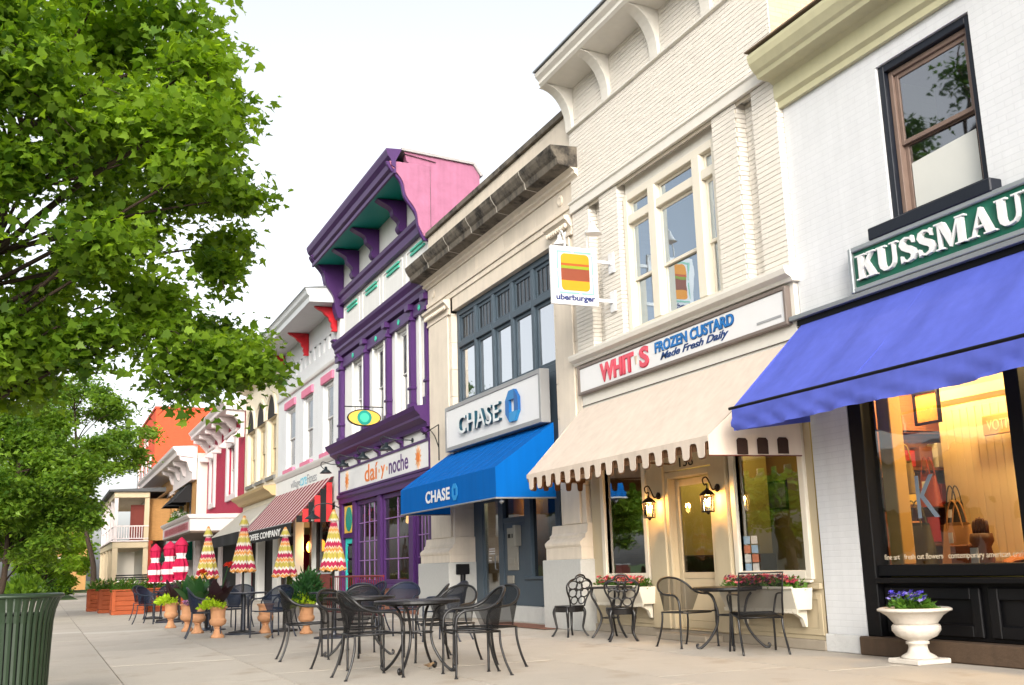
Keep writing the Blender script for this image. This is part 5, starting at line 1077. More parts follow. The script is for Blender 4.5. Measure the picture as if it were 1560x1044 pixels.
MB().prism([(0.03, 4.5), (-0.06, 4.52), (-0.14, 4.64), (-0.16, 4.7), (0.03, 4.74)], 'x', VX0, VX1).build('sign_cornice', PWH, vb)
MB().box(VX0, VX1, -0.04, 0.3, 3.2, 4.5).build('sign_band', PWH, vb)
MB().prism([(0.1, 9.45), (-0.98, 9.42), (-1.02, 9.42), (-1.02, 9.60), (-1.1, 9.68), (-1.12, 9.78), (-1.16, 9.84), (0.1, 9.95)], 'x', VX0-0.1, VX1+0.05).build('eave', M('eave_white', (216, 220, 222), 0.7, 0.08), vb)
MB().prism([(0.1, 9.955), (-1.18, 9.845), (-1.18, 9.88), (0.1, 10.05)], 'x', VX0-0.12, VX1+0.07).build('roof_edge', GREYM, vb)
RD = M('red_gloss_paint', (200, 26, 40), 0.4, 0.08, 4)
def vbr(x):
    n = 20; pts = []
    for i in range(n+1):
        t = i/n; pts.append((-0.12-0.62*(1-t)**2.6-0.05*abs(math.sin(t*PI*4.5)), 9.43-0.80*t))
    MB().prism([(0.02, 9.43)]+pts+[(0.02, 8.62)], 'x', x-0.07, x+0.07).build('eave_bracket', RD, vb, bevel=0.01)
vbr(-33.1); vbr(-37.2); vbr(-41.4)
vs_ = thing('fitness_sign', 'thin dimensional letters of the fitness studio on the white sign band', 'sign', (-37.5, -0.05, 4.2))
text_fit('lettering', 'village', -39.6, -38.05, 4.02, 4.36, -0.042, M('letter_grey', (130, 134, 140), 0.5), vs_, 0.004); text_fit('lettering', 'core', -38.0, -37.0, 4.06, 4.34, -0.042, M('letter_cyan', (40, 190, 220), 0.5), vs_, 0.004, 0.0); text_fit('lettering', 'Fitness', -36.9, -35.5, 4.06, 4.38, -0.042, M('letter_grey', (130, 134, 140)), vs_, 0.004)
# striped awning
AWR = stripemat('red_white_stripes', [((128, 26, 42), 1), ((224, 204, 202), 0.55)], 0.62)
va = thing('striped_awning', 'red and white striped awning with a black lettered valance over the coffee shop', 'awning', (-38, 0, 2.4))
SX0, SX1 = -42.3, -33.1
MB().grid([[(SX0+(SX1-SX0)*i/20, -0.06-1.3*t, 4.0-1.42*t-0.03*math.sin(PI*t)) for i in range(21)] for t in np.linspace(0, 1, 7)]).build('canopy', AWR, va, fixn=False)
MB().grid([[(SX0+(SX1-SX0)*i/30, -1.37-0.02*math.sin(i*1.3)*t, 2.575-0.42*t) for i in range(31)] for t in np.linspace(0, 1, 4)]).build('valance', M('black_canvas', (22, 22, 26), 0.8, 0.1), va, fixn=False)
for i in range(7): MB().box(-33.07-0.0, -33.05, -0.12-0.185*(i), -0.12-0.185*(i+1)+0.004, 2.58 if i > -1 else 0, 3.98-1.42*(i+0.9)/7).build('end_stripe', M('red_canvas', (206, 52, 56), 0.8) if i % 2 == 0 else M('black_canvas', (22, 22, 26)), va)
MB().quad((SX0, -0.06, 4.0), (SX0, -1.36, 2.58), (SX0, -0.06, 2.58)).build('end_panel', M('black_canvas', (22, 22, 26)), va, fixn=False)
text_fit('lettering', 'COFFEE COMPANY', -40.9, -34.6, 2.24, 2.46, -1.40, LW, va, 0.003, 0.025)
MB().tube([(SX0, -1.36, 2.58), (SX1, -1.36, 2.58)], 0.02, 6).build('front_bar', GREYM, va)
# coffee shop front, dark and open
for x0, x1 in ((-42.4, -41.9), (-39.2, -38.9), (-36.3, -36.1), (-33.1, -32.55)): MB().box(x0, x1, -0.02, 0.3, 0, 3.2).build('shopfront_pier', PWH, vb, bevel=0.01)
mb = MB(); frame_xz(mb, -41.9, -39.2, 0.1, 3.2, 0.1, 0.2, 0.14, 0.5); frame_xz(mb, -36.1, -33.1, 0.1, 3.2, 0.1, 0.2, 0.14, 0.5); frame_xz(mb, -38.9, -36.3, 0.05, 3.2, 0.5, 0.6, 0.12, 0.05); mb.build('shopfront_frame', M('dark_brown_frame', (58, 40, 30), 0.5), vb)
for a, b, y in ((-41.76, -39.34, 0.15), (-35.96, -33.24, 0.15)): MB().quad((a, y, 0.6), (b, y, 0.6), (b, y, 3.06), (a, y, 3.06)).build('shop_pane', G_DARK, vb, fixn=False)
MB().box(-42.4, -32.6, 3.0, 3.05, 0, 3.2).build('shop_back', M('coffee_wall', (150, 112, 66), 0.8, 0.3, 1.5), vb)
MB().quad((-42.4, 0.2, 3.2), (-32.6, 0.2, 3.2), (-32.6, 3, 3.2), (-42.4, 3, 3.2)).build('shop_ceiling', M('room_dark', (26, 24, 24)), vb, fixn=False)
for i, x in enumerate((-40.6, -38.6)):
    t = thing('pendant_lamp', 'amber globe lamp glowing in the coffee shop, %s' % ('far one', 'near one')[i], 'lamp', (x, 0.9, 2.2), 'amber lamps in the coffee shop')
    MB().ball((x, 0.9, 2.0), 0.15, 10, 6, (0.8, 0.8, 1.4)).build('globe', M('amber_globe', (255, 180, 90), emit=(255, 150, 50), estr=6), t, smooth=True); MB().tube([(x, 0.9, 2.2), (x, 0.9, 3.2)], 0.01, 4).build('cord', BLK, t)
    ld = bpy.data.lights.new('globe_light', 'POINT'); ld.energy = 25; ld.color = (1, 0.62, 0.28); lo = bpy.data.objects.new('globe_light', ld); COL.objects.link(lo); lo.parent = t; lo.location = (0, -0.25, -0.2)
# lantern on the corner
t = thing('barn_lamp', 'dark barn lamp on a curved arm beside the turquoise door', 'lamp', (-32.6, 0, 2.9))
MB().tube(spline([(-32.35, -0.04, 2.95), (-32.4, -0.4, 3.1), (-32.5, -0.75, 3.05), (-32.5, -0.85, 2.85)], 5), 0.018, 6).build('arm', DG, t); MB().lathe([(0.05, 0.2), (0.06, 0.1), (0.22, 0.0), (0.24, -0.03)], (-32.5, -0.85, 2.68), 14).build('shade', DG, t, smooth=True); MB().ball((-32.5, -0.85, 2.62), 0.05).build('bulb', M('bulb_white', (240, 240, 230)), t)

# ================================================================== CREAM ARCADED BUILDING
ab = thing('cream_arched_building', 'narrow cream building with tall arched windows beyond the striped awning', 'building', (-46.4, 0, 0))
ACR = M('pale_cream_wall', (244, 232, 208), 0.7, 0.06, 2, streak=0.06); TAN = M('tan_moulding', (210, 180, 130), 0.6, 0.08)
EX0, EX1 = -50.28, -42.48
AW = [(-49.6, -47.7), (-47.2, -45.3), (-44.8, -42.95)]
mb = wall(MB(), EX0, EX1, 4.5, 9.4, 0.04, [(a, b, 4.9, 7.35) for a, b in AW], 0.35); mb.build('wall', ACR, ab)
for a, b in AW:
    r = (b-a)/2
    MB().prism(arc((a+b)/2, 7.35, r, 0, PI, 14), 'y', 0.03, 0.038).build('arch_panel', M('arch_black', (40, 36, 34), 0.8), ab)  # near-black panel filling the arch head
    MB().prism(arc((a+b)/2, 7.35, r+0.16, 0, PI, 14)+arc((a+b)/2, 7.35, r, PI, 0, 14), 'y', -0.05, 0.036).build('arch_moulding', ACR, ab)
    w = sash(ab, a+0.02, b-0.02, 4.95, 7.34, 0.2, M('buff_frame', (226, 206, 166), 0.6), G_UP, 0.2, 0.5)
    MB().box(a, b, -0.05, 0.06, 4.78, 4.93).build('sill', M('grey_sill', (130, 130, 128), 0.8), ab)
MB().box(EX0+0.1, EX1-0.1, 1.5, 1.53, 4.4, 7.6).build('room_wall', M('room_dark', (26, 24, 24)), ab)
shell(ab, EX0, EX1, 0.06, 12, 2.8, 9.4, ACR)
MB().prism([(0.04, 9.2), (-0.3, 9.3), (-0.5, 9.5), (-0.5, 9.6), (0.04, 9.7)], 'x', EX0, EX1).build('cornice', ACR, ab)
MB().prism([(0.04, 4.05), (-0.2, 4.1), (-0.3, 4.22), (-0.5, 4.34), (-0.55, 4.44), (0.04, 4.52)], 'x', EX0-0.05, EX1).build('shop_cornice', TAN, ab)
MB().box(EX0, EX1, 0.0, 0.3, 2.8, 4.05).build('fascia', ACR, ab)
for x0, x1 in ((-50.25, -49.5), (-46.8, -46.3), (-43.1, -42.5)): MB().box(x0, x1, 0, 0.3, 0, 2.8).build('shopfront_pier', PWH, ab)
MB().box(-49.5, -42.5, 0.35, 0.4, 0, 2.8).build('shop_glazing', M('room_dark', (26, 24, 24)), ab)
aa_ = thing('plain_awning', 'off white awning with a black valance below the tan moulding', 'awning', (-46.4, 0, 2.5))
MB().grid([[(EX0+0.1+(EX1-EX0-0.3)*i/10, -0.05-1.35*t, 3.85-1.15*t) for i in range(11)] for t in np.linspace(0, 1, 4)]).build('canopy', fabric('offwhite_canvas', (226, 222, 212)), aa_, fixn=False)
MB().grid([[(EX0+0.1+(EX1-EX0-0.3)*i/20, -1.41+0.02*math.sin(i), 2.69-0.45*t) for i in range(21)] for t in (0, 1)]).build('valance', M('black_canvas', (22, 22, 26)), aa_, fixn=False)
MB().quad((EX1-0.2, -0.05, 3.85), (EX1-0.2, -1.4, 2.7), (EX1-0.2, -0.05, 2.4)).build('end_panel', fabric('offwhite_canvas', (226, 222, 212)), aa_, fixn=False)

# ================================================================== RASPBERRY BUILDING
rb_ = thing('raspberry_building', 'raspberry red painted building with white bracketed cornice and white marquee', 'building', (-56.5, 0, 0))
RSP = brickmat('raspberry_brick', (196, 40, 78), (176, 34, 68), 0.4, var=0.12); FW = M('far_white_trim', (238, 226, 224), 0.6, 0.05)
QX0, QX1 = -62.7, -50.3
RWN = [(-61.3, -59.2), (-55.2, -52.0)]
mb = wall(MB(), QX0, QX1, 3.6, 8.7, 0.03, [(a+0.5, b-0.5, 4.9, 7.4) for a, b in RWN], 0.2); mb.build('wall', RSP, rb_)
shell(rb_, QX0, QX1, 0.05, 12, 0, 8.7, RSP)
for a, b in RWN:
    frame_xz(MB(), a, b, 4.62, 7.75, -0.1, 0.028, 0.5, 0.28).build('window_surround', FW, rb_, bevel=0.02)
    sash(rb_, a+0.5, b-0.5, 4.9, 7.4, 0.1, FW, G_UP, 0.12, 0.5)
    MB().box(a-0.2, b+0.2, -0.2, 0.028, 7.76, 7.95).build('window_hood', FW, rb_, bevel=0.03)
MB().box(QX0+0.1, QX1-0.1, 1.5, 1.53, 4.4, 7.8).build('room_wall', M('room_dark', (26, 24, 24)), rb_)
MB().prism([(0.03, 8.55), (-0.9, 8.6), (-0.94, 8.64), (-0.94, 8.78), (-1.04, 8.9), (-1.08, 9.0), (0.03, 9.1)], 'x', QX0-0.05, QX1+0.1).build('cornice', FW, rb_)
for x in np.linspace(QX0+0.3, QX1-0.25, 6):
    n = 16; pts = [(-0.82, 8.58), (-0.82, 8.36), (-0.62, 8.34)]+[(-0.13-0.34*(0.5+0.5*math.cos(t*2*PI*0.9+0.4)), 8.30-0.95*t) for t in np.linspace(0, 1, n)]
    MB().prism([(0.02, 8.58)]+pts+[(0.02, 7.32)], 'x', x-0.16, x+0.16).build('cornice_bracket', FW, rb_, bevel=0.02)
mq = thing('marquee', 'white boxed marquee with red lettering on the raspberry building', 'marquee', (-56, -1.2, 3.2))
MB().box(-62.4, -50.5, -2.3, 0.0, 3.05, 3.62).build('marquee_box', FW, mq, bevel=0.02); MB().prism([(0, 3.62), (-2.34, 3.62), (-2.42, 3.72), (-2.44, 3.8), (0, 3.82)], 'x', -62.5, -50.42).build('marquee_cornice', FW, mq)
MB().box(-62.35, -50.55, -2.25, 0.0, 2.98, 3.045).build('marquee_soffit', M('soffit_brown', (124, 104, 92), 0.8), mq)
MB().box(-61.5, -51.0, -2.315, -2.302, 3.12, 3.5).build('name_board', M('name_board_pink', (216, 150, 160), 0.6), mq); 
mb = MB(); x = -61.2
while x < -51.4:
    w = random.uniform(0.2, 0.34); mb.box(x, x+0.08, -2.322, -2.316, 3.17, 3.45); mb.box(x+w-0.06, x+w, -2.322, -2.316, 3.17, 3.45); mb.box(x+0.08, x+w-0.06, -2.322, -2.316, 3.28, 3.33); x += w+0.14
mb.build('lettering', M('letter_crimson', (150, 30, 44), 0.5), mq)
MB().lathe([(0.01, 0.3), (0.02, 0.1), (0.16, 0), (0.15, -0.02)], (-54, -0.9, 2.6), 10).build('pendant', BLK, mq)
for x0, x1 in ((-62.5, -61.2), (-57.4, -56.4), (-51.6, -50.4)): MB().box(x0, x1, -0.04, 0.25, 0, 3.0).build('shopfront_pier', FW, rb_)
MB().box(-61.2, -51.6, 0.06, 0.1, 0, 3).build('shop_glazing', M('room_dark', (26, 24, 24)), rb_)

# ================================================================== FAR WHITE CORNICE / BUFF BRICK BUILDING
fb = thing('buff_brick_building', 'buff brick building with heavy white cornice and black upper awnings', 'building', (-75, -0.6, 0))
BUF = brickmat('buff_brick', (214, 160, 96), (188, 140, 90), 0.4); FY0 = -0.55
mb = wall(MB(), -88, -62.75, 3.2, 7.9, FY0, [(x, x+1.2, 4.4, 6.4) for x in np.arange(-86.5, -73, 1.9)]+[(-70.5, -68.3, 4.4, 6.3), (-67, -64.8, 4.4, 6.3)], 0.25); mb.build('wall', BUF, fb)
shell(fb, -88, -62.74, FY0+0.02, 11, 0, 7.9, M('far_white_side', (236, 228, 214), 0.7, 0.05))
for x in np.arange(-86.5, -73, 1.9): sash(fb, x, x+1.2, 4.4, 6.4, FY0+0.15, FW, G_UP, 0.1); MB().box(x-0.15, x+1.35, FY0-0.1, FY0-0.01, 6.4, 6.65).build('hood', FW, fb)
for x in (-70.5, -67): sash(fb, x, x+2.2, 4.4, 6.3, FY0+0.15, FW, G_UP, 0.14)
MB().box(-72.6, -62.74, FY0-0.25, FY0-0.01, 6.4, 7.9).build('frieze', FW, fb)
MB().prism([(FY0, 7.6), (FY0-1.1, 7.75), (FY0-1.15, 7.95), (FY0-1.3, 8.1), (FY0-1.35, 8.25), (FY0, 8.32)], 'x', -88.3, -62.7).build('cornice', FW, fb)
for x in (-72.4, -69.2, -66.2, -63.0): MB().prism([(FY0-0.2, 7.72), (FY0-1.0, 7.72), (FY0-0.9, 7.5), (FY0-0.55, 7.4), (FY0-0.38, 6.9), (FY0-0.2, 6.8)], 'x', x-0.2, x+0.2).build('bracket', FW, fb)
MB().box(-88, -62.74, FY0-0.12, FY0-0.01, 3.15, 3.6).build('shop_cornice', M('pale_grey_band', (206, 212, 216), 0.6), fb)
for x in np.arange(-88, -62.8, 3.1): MB().box(x, x+0.6, FY0, FY0+0.3, 0, 3.15).build('shopfront_pier', FW, fb)
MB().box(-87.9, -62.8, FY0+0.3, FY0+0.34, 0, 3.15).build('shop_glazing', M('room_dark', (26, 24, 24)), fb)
for i, x in enumerate((-70.6, -67.1)):
    t = thing('window_awning', 'black fabric awning over an upper window of the buff brick building, %s one' % ('farther', 'nearer')[i], 'awning', (x+1.2, FY0-0.5, 6.3), 'black upper window awnings')
    MB().grid([[(x-0.1+2.5*k/6, FY0-0.02-1.1*tt, 6.45-1.2*tt) for k in range(7)] for tt in (0, 0.5, 1)]).build('canopy', M('black_canvas', (22, 22, 26)), t, fixn=False)
    for xx_ in (x-0.1, x+2.4): MB().quad((xx_, FY0-0.02, 6.45), (xx_, FY0-1.12, 5.25), (xx_, FY0-0.02, 5.25)).build('end_panel', M('black_canvas', (22, 22, 26)), t, fixn=False)
t = thing('window_box', 'flower box with white blooms under the black upper awnings', 'flower box', (-67, FY0-0.3, 4.1)); MB().box(-70.6, -64.6, FY0-0.5, FY0-0.02, 3.95, 4.25).build('trough', FW, t)
foliage(t, (-67.6, FY0-0.3, 4.2), 3.0, 0.4, 0.6, 500, LF1, 0.12); flowers(t, (-67.6, FY0-0.4, 4.5), 2.8, 0.3, 90, [(240, 236, 226)], 0.09, h=0.3)
t = thing('green_awning', 'dark green shop awning behind the striped white parasols', 'awning', (-66, FY0-0.8, 2.3)); MB().grid([[(-72+8.5*k/6, FY0-0.02-1.3*tt, 3.0-0.7*tt) for k in range(7)] for tt in (0, 1)]).build('canopy', fabric('green_canvas', (24, 92, 72)), t, fixn=False); MB().quad((-72, FY0-1.32, 2.3), (-63.5, FY0-1.32, 2.3), (-63.5, FY0-1.32, 1.95), (-72, FY0-1.32, 1.95)).build('valance', fabric('green_canvas', (24, 92, 72)), t, fixn=False); MB().quad((-63.5, FY0-0.02, 3.0), (-63.5, FY0-1.32, 2.3), (-63.5, FY0-1.32, 1.95), (-63.5, FY0-0.02, 1.95)).build('end_panel', fabric('green_canvas', (24, 92, 72)), t, fixn=False)

# ================================================================== PORCH BUILDING
pf = thing('porch_building', 'buff building with two storey white porch and balcony at the far end', 'building', (-80, -3, 0))
BUFP = M('buff_paint', (222, 202, 168), 0.6, 0.06)
GY0, GY1, GX0, GX1 = -4.15, -1.9, -92, -76
MB().box(GX0, GX1, GY0, GY1, 3.0, 3.42).build('balcony_floor', BUFP, pf, bevel=0.03); MB().box(GX0, GX1+0.1, GY0-0.12, GY1, 3.42, 3.5).build('deck', FW, pf)
MB().box(GX0, GX1, GY0, GY1, 6.3, 6.7).build('roof_beam', BUFP, pf, bevel=0.03); MB().prism([(GY0-0.3, 6.7), (GY0-0.35, 6.82), (GY1+1, 7.0), (GY1+1, 6.7)], 'x', GX0, GX1+0.2).build('porch_roof', M('slate_roof', (96, 98, 100), 0.8), pf)
for x in (-76.2, -80, -84, -88, -91.8):
    MB().box(x-0.17, x+0.17, GY0+0.02, GY0+0.36, 0.4, 3.0).build('post', BUFP, pf); MB().box(x-0.12, x+0.12, GY0+0.04, GY0+0.28, 3.5, 6.3).build('post', FW, pf)
MB().box(-76.4, -76.1, GY1-0.3, GY1, 0.4, 3.0).build('post', BUFP, pf); MB().box(-76.4, -76.1, GY1-0.3, GY1, 3.5, 6.3).build('post', BUFP, pf)
rl = MB(); rl.box(GX0, GX1, GY0+0.1, GY0+0.18, 4.4, 4.48); rl.box(GX1-0.1, GX1-0.02, GY0, GY1, 4.4, 4.48)
rl.box(GX0, GX1, GY0+0.1, GY0+0.18, 3.6, 3.66); rl.box(GX1-0.1, GX1-0.02, GY0, GY1, 3.6, 3.66); rl = rl.build('railing', FW, pf)
for y in np.arange(GY0+0.2, GY1-0.3, 0.16): MB().box(GX1-0.08, GX1-0.04, y, y+0.05, 3.66, 4.4).build('baluster', FW, rl)
for x in np.arange(-91, -76.3, 0.3): MB().box(x, x+0.05, GY0+0.12, GY0+0.16, 3.66, 4.4).build('baluster', FW, rl)
MB().box(GX0, GX1-1, GY1, GY1+0.1, 0, 6.9).build('wall', M('far_white_side', (236, 228, 214)), pf); MB().box(GX1-1, GX1-0.9, GY1-0.02, -0.5, 3.5, 6.3).build('side_panel', BUF, pf)
MB().box(-77.5, -77.2, GY1-1.1, GY1-0.01, 3.5, 5.9).build('door_panel', M('maroon_wall', (130, 56, 46), 0.7), pf); MB().box(-78, -77.9, -4, -2.6, 0.4, 2.8).build('screen_wall', M('far_white_side', (236, 228, 214)), pf)
MB().box(GX0, GX1+0.05, GY0, GY1, 0.0, 0.4).build('porch_base', M('grey_stone_plinth', (176, 164, 146)), pf)
t = thing('porch_bench', 'black slatted bench on the far porch', 'bench', (-75.5, -2.7, 0.4))
for z in (0.75, 0.9, 1.05, 1.2): MB().box(-75.9, -75.86, GY0+0.3, GY1, z, z+0.08).build('slat', BLK, t)
MB().box(-75.9, -75.4, GY0+0.3, GY1, 0.6, 0.68).build('seat', BLK, t); MB().box(-75.9, -75.4, GY0+0.3, GY0+0.36, 0.0, 0.6).build('leg', BLK, t); MB().box(-75.9, -75.4, GY1-0.06, GY1, 0.0, 0.6).build('leg', BLK, t)

# ================================================================== ORANGE BLOCK far behind
ob = thing('orange_block', 'tall orange painted brick block behind the white cornice', 'building', (-104, 5, 0))
ORB = brickmat('orange_brick', (238, 92, 52), (222, 82, 46), 0.2, var=0.05)
MB().box(-113.5, -96, 0.0, 22, 0, 15.3).build('wall', ORB, ob); MB().box(-113.6, -95.9, -0.1, 22.1, 15.3, 15.5).build('coping', M('orange_coping', (196, 84, 56), 0.7), ob)
for i in range(4):
    w = MB().box(-112.4+i*4.2, -111+i*4.2, -0.12, -0.01, 9.0, 11.0).build('window', FW, ob); MB().box(-112.2+i*4.2, -111.2+i*4.2, -0.16, -0.121, 9.2, 10.8).build('pane', G_DARK, w); MB().prism(arc(-111.7+i*4.2, 11.0, 0.7, 0, PI, 8), 'y', -0.14, -0.01).build('hood', FW, ob)
MB().prism(arc(-104, 12.6, 1.6, 0.1, PI-0.1, 10)+arc(-104, 12.6, 1.1, PI-0.1, 0.1, 10), 'y', -0.15, -0.01).build('arch_ornament', FW, ob)
# tan house among trees far left
th = thing('tan_house', 'tan house with a grey hipped roof among the far trees', 'house', (-130, -13, 0))
MB().box(-136, -124, -8.2, -4.0, 0, 8.5).build('wall', M('tan_wall', (196, 150, 90), 0.7, 0.06), th)
MB().add([(-137, -8.8, 8.5), (-123, -8.8, 8.5), (-123, -3.4, 8.5), (-137, -3.4, 8.5), (-132, -6.1, 11.4), (-128, -6.1, 11.4)], [(0, 1, 5, 4), (1, 2, 5), (2, 3, 4, 5), (3, 0, 4)]).build('roof', M('slate_roof', (96, 98, 100)), th)
for z in (1.6, 5.2): 
    w = MB().box(-123.95, -123.9, -7.2, -6.0, z, z+1.8).build('window', FW, th); MB().box(-123.9, -123.88, -7.05, -6.15, z+0.15, z+1.65).build('pane', G_DARK, w)

# ================================================================== STREET FURNITURE
IRON = M('black_iron', (17, 16, 18), 0.38, 0.2, 10, spec=0.6); IMESH = meshmat('iron_mesh', (16, 15, 16), 0.64)
NVY = M('navy_steel', (24, 34, 52), 0.4, 0.15, 8, spec=0.6); NMESH = meshmat('navy_mesh', (28, 40, 60), 0.85)
def make_barrel_chair(name, label, group, fr, ms):
    """barrel back mesh armchair, faces +y, origin on the ground"""
    t = thing(name, label, 'chair', (0, 0, 0), group)
    def L(mb, n, m, sm=True): return mb.build(n, m, t, smooth=sm, local=True)
    # seat
    rows = [[(0.235*u*(1-0.10*(v < 0)), 0.235*v, 0.425+0.012*v-0.02*(1-u*u)*(1-v*v)-0.03*max(0, v-0.75)) for u in np.linspace(-1, 1, 9)] for v in np.linspace(-1, 1, 9)]
    L(MB().grid(rows), 'seat', ms)
    rim = [(-0.21, -0.235, 0.425), (-0.235, 0, 0.43), (-0.235, 0.20, 0.435), (-0.2, 0.25, 0.425), (0.2, 0.25, 0.425), (0.235, 0.20, 0.435), (0.235, 0, 0.43), (0.21, -0.235, 0.425)]
    L(MB().tube(rim, 0.010, 6, True), 'seat_frame', fr)
    hoop = []
    half = [(0.29, 0.24, 0.0), (0.285, 0.235, 0.2), (0.28, 0.235, 0.45), (0.28, 0.22, 0.57), (0.285, 0.15, 0.635), (0.285, 0.04, 0.645), (0.282, -0.08, 0.655), (0.268, -0.19, 0.70), (0.225, -0.265, 0.775), (0.13, -0.315, 0.835), (0.0, -0.335, 0.855)]
    for s in (-1, 1):
        leg = spline([(s*x, y, z) for x, y, z in half[:3]], 4); L(MB().tube(leg, 0.0135, 6), 'leg', fr)
        L(MB().tube([(s*0.29, 0.24, 0.0), (s*0.29, 0.24, 0.012)], [0.022, 0.016], 8), 'foot', fr)
        rl = spline([(s*0.20, -0.235, 0.43), (s*0.205, -0.24, 0.3), (s*0.22, -0.28, 0.14), (s*0.235, -0.34, 0.0)], 4); L(MB().tube(rl, 0.0135, 6), 'leg', fr)
        L(MB().tube([(s*0.235, -0.34, 0.0), (s*0.235, -0.34, 0.012)], [0.022, 0.016], 8), 'foot', fr)
        L(MB().tube([(s*0.235, 0.2, 0.435), (s*0.282, 0.235, 0.44)], 0.009, 5), 'seat_strut', fr)
    arm = [(-x, y, z) for x, y, z in half[2:]]+[(x, y, z) for x, y, z in half[2:-1][::-1]]
    L(MB().tube(spline(arm, 5), 0.0145, 7), 'arm_hoop', fr)
    top = spline([(-x, y, z) for x, y, z in half[6:]]+[(x, y, z) for x, y, z in half[6:-1][::-1]], 4)
    rows = []
    for k in range(6):
        u = k/5; row = []
        for i, p in enumerate(top):
            a = -1+2*i/(len(top)-1); q = (0.235*math.sin(a*1.35), -0.10-0.16*math.cos(a*1.2), 0.44)
            row.append(tuple(q[j]+(p[j]-q[j])*u for j in range(3)))
        rows.append(row)
    L(MB().grid(rows), 'backrest', ms)
    return t
def make_round_table(name, label, group, rad, fr, ms):
    t = thing(name, label, 'table', (0, 0, 0), group)
    rows = [[(rad*r*math.cos(a), rad*r*math.sin(a), 0.722) for a in np.linspace(0, 2*PI, 33)] for r in (0.04, 0.35, 0.7, 0.985)]
    MB().grid(rows).build('table_top', meshmat('iron_mesh_dense', (24, 23, 25), 0.9), t, local=True)
    MB().lathe([(rad*0.985, 0.735), (rad, 0.73), (rad, 0.705), (rad*0.985, 0.70)], (0, 0, 0), 40).build('rim', fr, t, local=True, fixn=False)
    for i in range(4):
        a = PI/4+i*PI/2; c, s = math.cos(a), math.sin(a)
        pts = [(0.36, 0.70), (0.30, 0.685), (0.22, 0.62), (0.175, 0.50), (0.16, 0.38), (0.19, 0.25), (0.28, 0.11), (0.38, 0.02), (0.42, 0.015), (0.435, 0.045), (0.41, 0.06)]
        MB().tube(spline([(r*c, r*s, z) for r, z in pts], 4), 0.0155, 6).build('leg', fr, t, smooth=True, local=True)
    MB().tube([(0.165*math.cos(a), 0.165*math.sin(a), 0.40) for a in np.linspace(0, 2*PI, 20, endpoint=False)], 0.009, 5, True).build('ring', fr, t, local=True)
    MB().tube([(0.33*math.cos(a), 0.33*math.sin(a), 0.69) for a in np.linspace(0, 2*PI, 24, endpoint=False)], 0.009, 5, True).build('apron_ring', fr, t, local=True)
    return t
def face(dx, dy): return math.atan2(-dx, dy)       # rotation that turns +y to (dx, dy)
G1 = 'black mesh armchairs at the near tables'
ch0 = make_barrel_chair('patio_chair', 'black mesh armchair at the left end of the near tables, seen edge-on', G1, IRON, IMESH)
ch0.location = (-13.75, -5.22, 0); ch0.rotation_euler = (0, 0, face(0.1, 1))
for (x, y, dx, dy, lab) in (
    (-10.95, -5.18, -0.05, 1, 'black mesh armchair at the front left of the nearest round table'),
    (-10.42, -4.28, -0.12, -1, 'black mesh armchair at the front right of the nearest round table, back to the bank'),
    (-11.0, -3.88, 0.32, -0.95, 'rightmost black mesh armchair of the nearest round table, shiny hoop back'),
    (-12.05, -3.95, 0.55, -0.8, 'black mesh armchair behind the nearest round table, wide back in front of the granite pedestal'),
    (-12.15, -5.1, 0.8, 0.55, 'black mesh armchair between the two near tables, facing the nearest one'),
    (-14.5, -4.35, 0.5, -0.3, 'black mesh armchair beyond the second round table, facing right'),
    (-13.25, -3.85, -0.3, -0.95, 'black mesh armchair at the right of the second round table')):
    dup(ch0, (x, y, 0), face(dx, dy), lab)
tb0 = make_round_table('patio_table', 'round black mesh table nearest the camera among the armchairs', 'round black mesh tables', 0.46, IRON, IMESH); tb0.location = (-11.2, -4.6, 0)
dup(tb0, (-13.7, -4.55, 0), 0.5, 'second round black mesh table behind the nearest one')
# table and chairs before the custard shop
dup(tb0, (-11.3, -0.55, 0), 0.2, 'round black table under the right custard shop window', 1.0)
dup(ch0, (-11.95, -0.78, 0), face(1, 0.1), 'rusty brown black armchair left of the table under the right custard shop window')
def make_square_chair():
    t = thing('spring_chair', 'square backed black mesh chair right of the table under the custard shop window', 'chair', (0, 0, 0))
    def L(mb, n, m, sm=True): return mb.build(n, m, t, smooth=sm, local=True)
    L(MB().grid([[(0.25*u, 0.24*v, 0.42+0.02*v) for u in np.linspace(-1, 1, 5)] for v in np.linspace(-1, 1, 5)]), 'seat', meshmat('iron_mesh_dense', (34, 33, 35)))
    L(MB().tube([(-0.25, -0.24, 0.40), (-0.25, 0.24, 0.44), (0.25, 0.24, 0.44), (0.25, -0.24, 0.40)], 0.011, 6, True), 'seat_frame', IRON)
    L(MB().grid([[(0.25*u, -0.26-0.12*v*v, 0.44+0.44*v) for u in np.linspace(-1, 1, 5)] for v in np.linspace(0, 1, 6)]), 'backrest', IMESH)
    L(MB().tube(spline([(-0.25, -0.25, 0.42), (-0.25, -0.27, 0.6), (-0.25, -0.38, 0.9), (0.25, -0.38, 0.9), (0.25, -0.27, 0.6), (0.25, -0.25, 0.42)], 1), 0.012, 6), 'back_frame', IRON)
    for s in (-1, 1):
        L(MB().tube(spline([(s*0.25, 0.2, 0.43), (s*0.26, 0.22, 0.25), (s*0.27, 0.27, 0)], 4), 0.013, 6), 'leg', IRON)
        L(MB().tube(spline([(s*0.25, -0.2, 0.41), (s*0.25, -0.24, 0.25), (s*0.26, -0.4, 0)], 4), 0.013, 6), 'leg', IRON)
        L(MB().tube(spline([(s*0.25, -0.30, 0.66), (s*0.29, -0.1, 0.665), (s*0.29, 0.1, 0.65), (s*0.28, 0.16, 0.58), (s*0.25, 0.16, 0.44)], 4), 0.011, 6), 'arm', IRON)
    return t
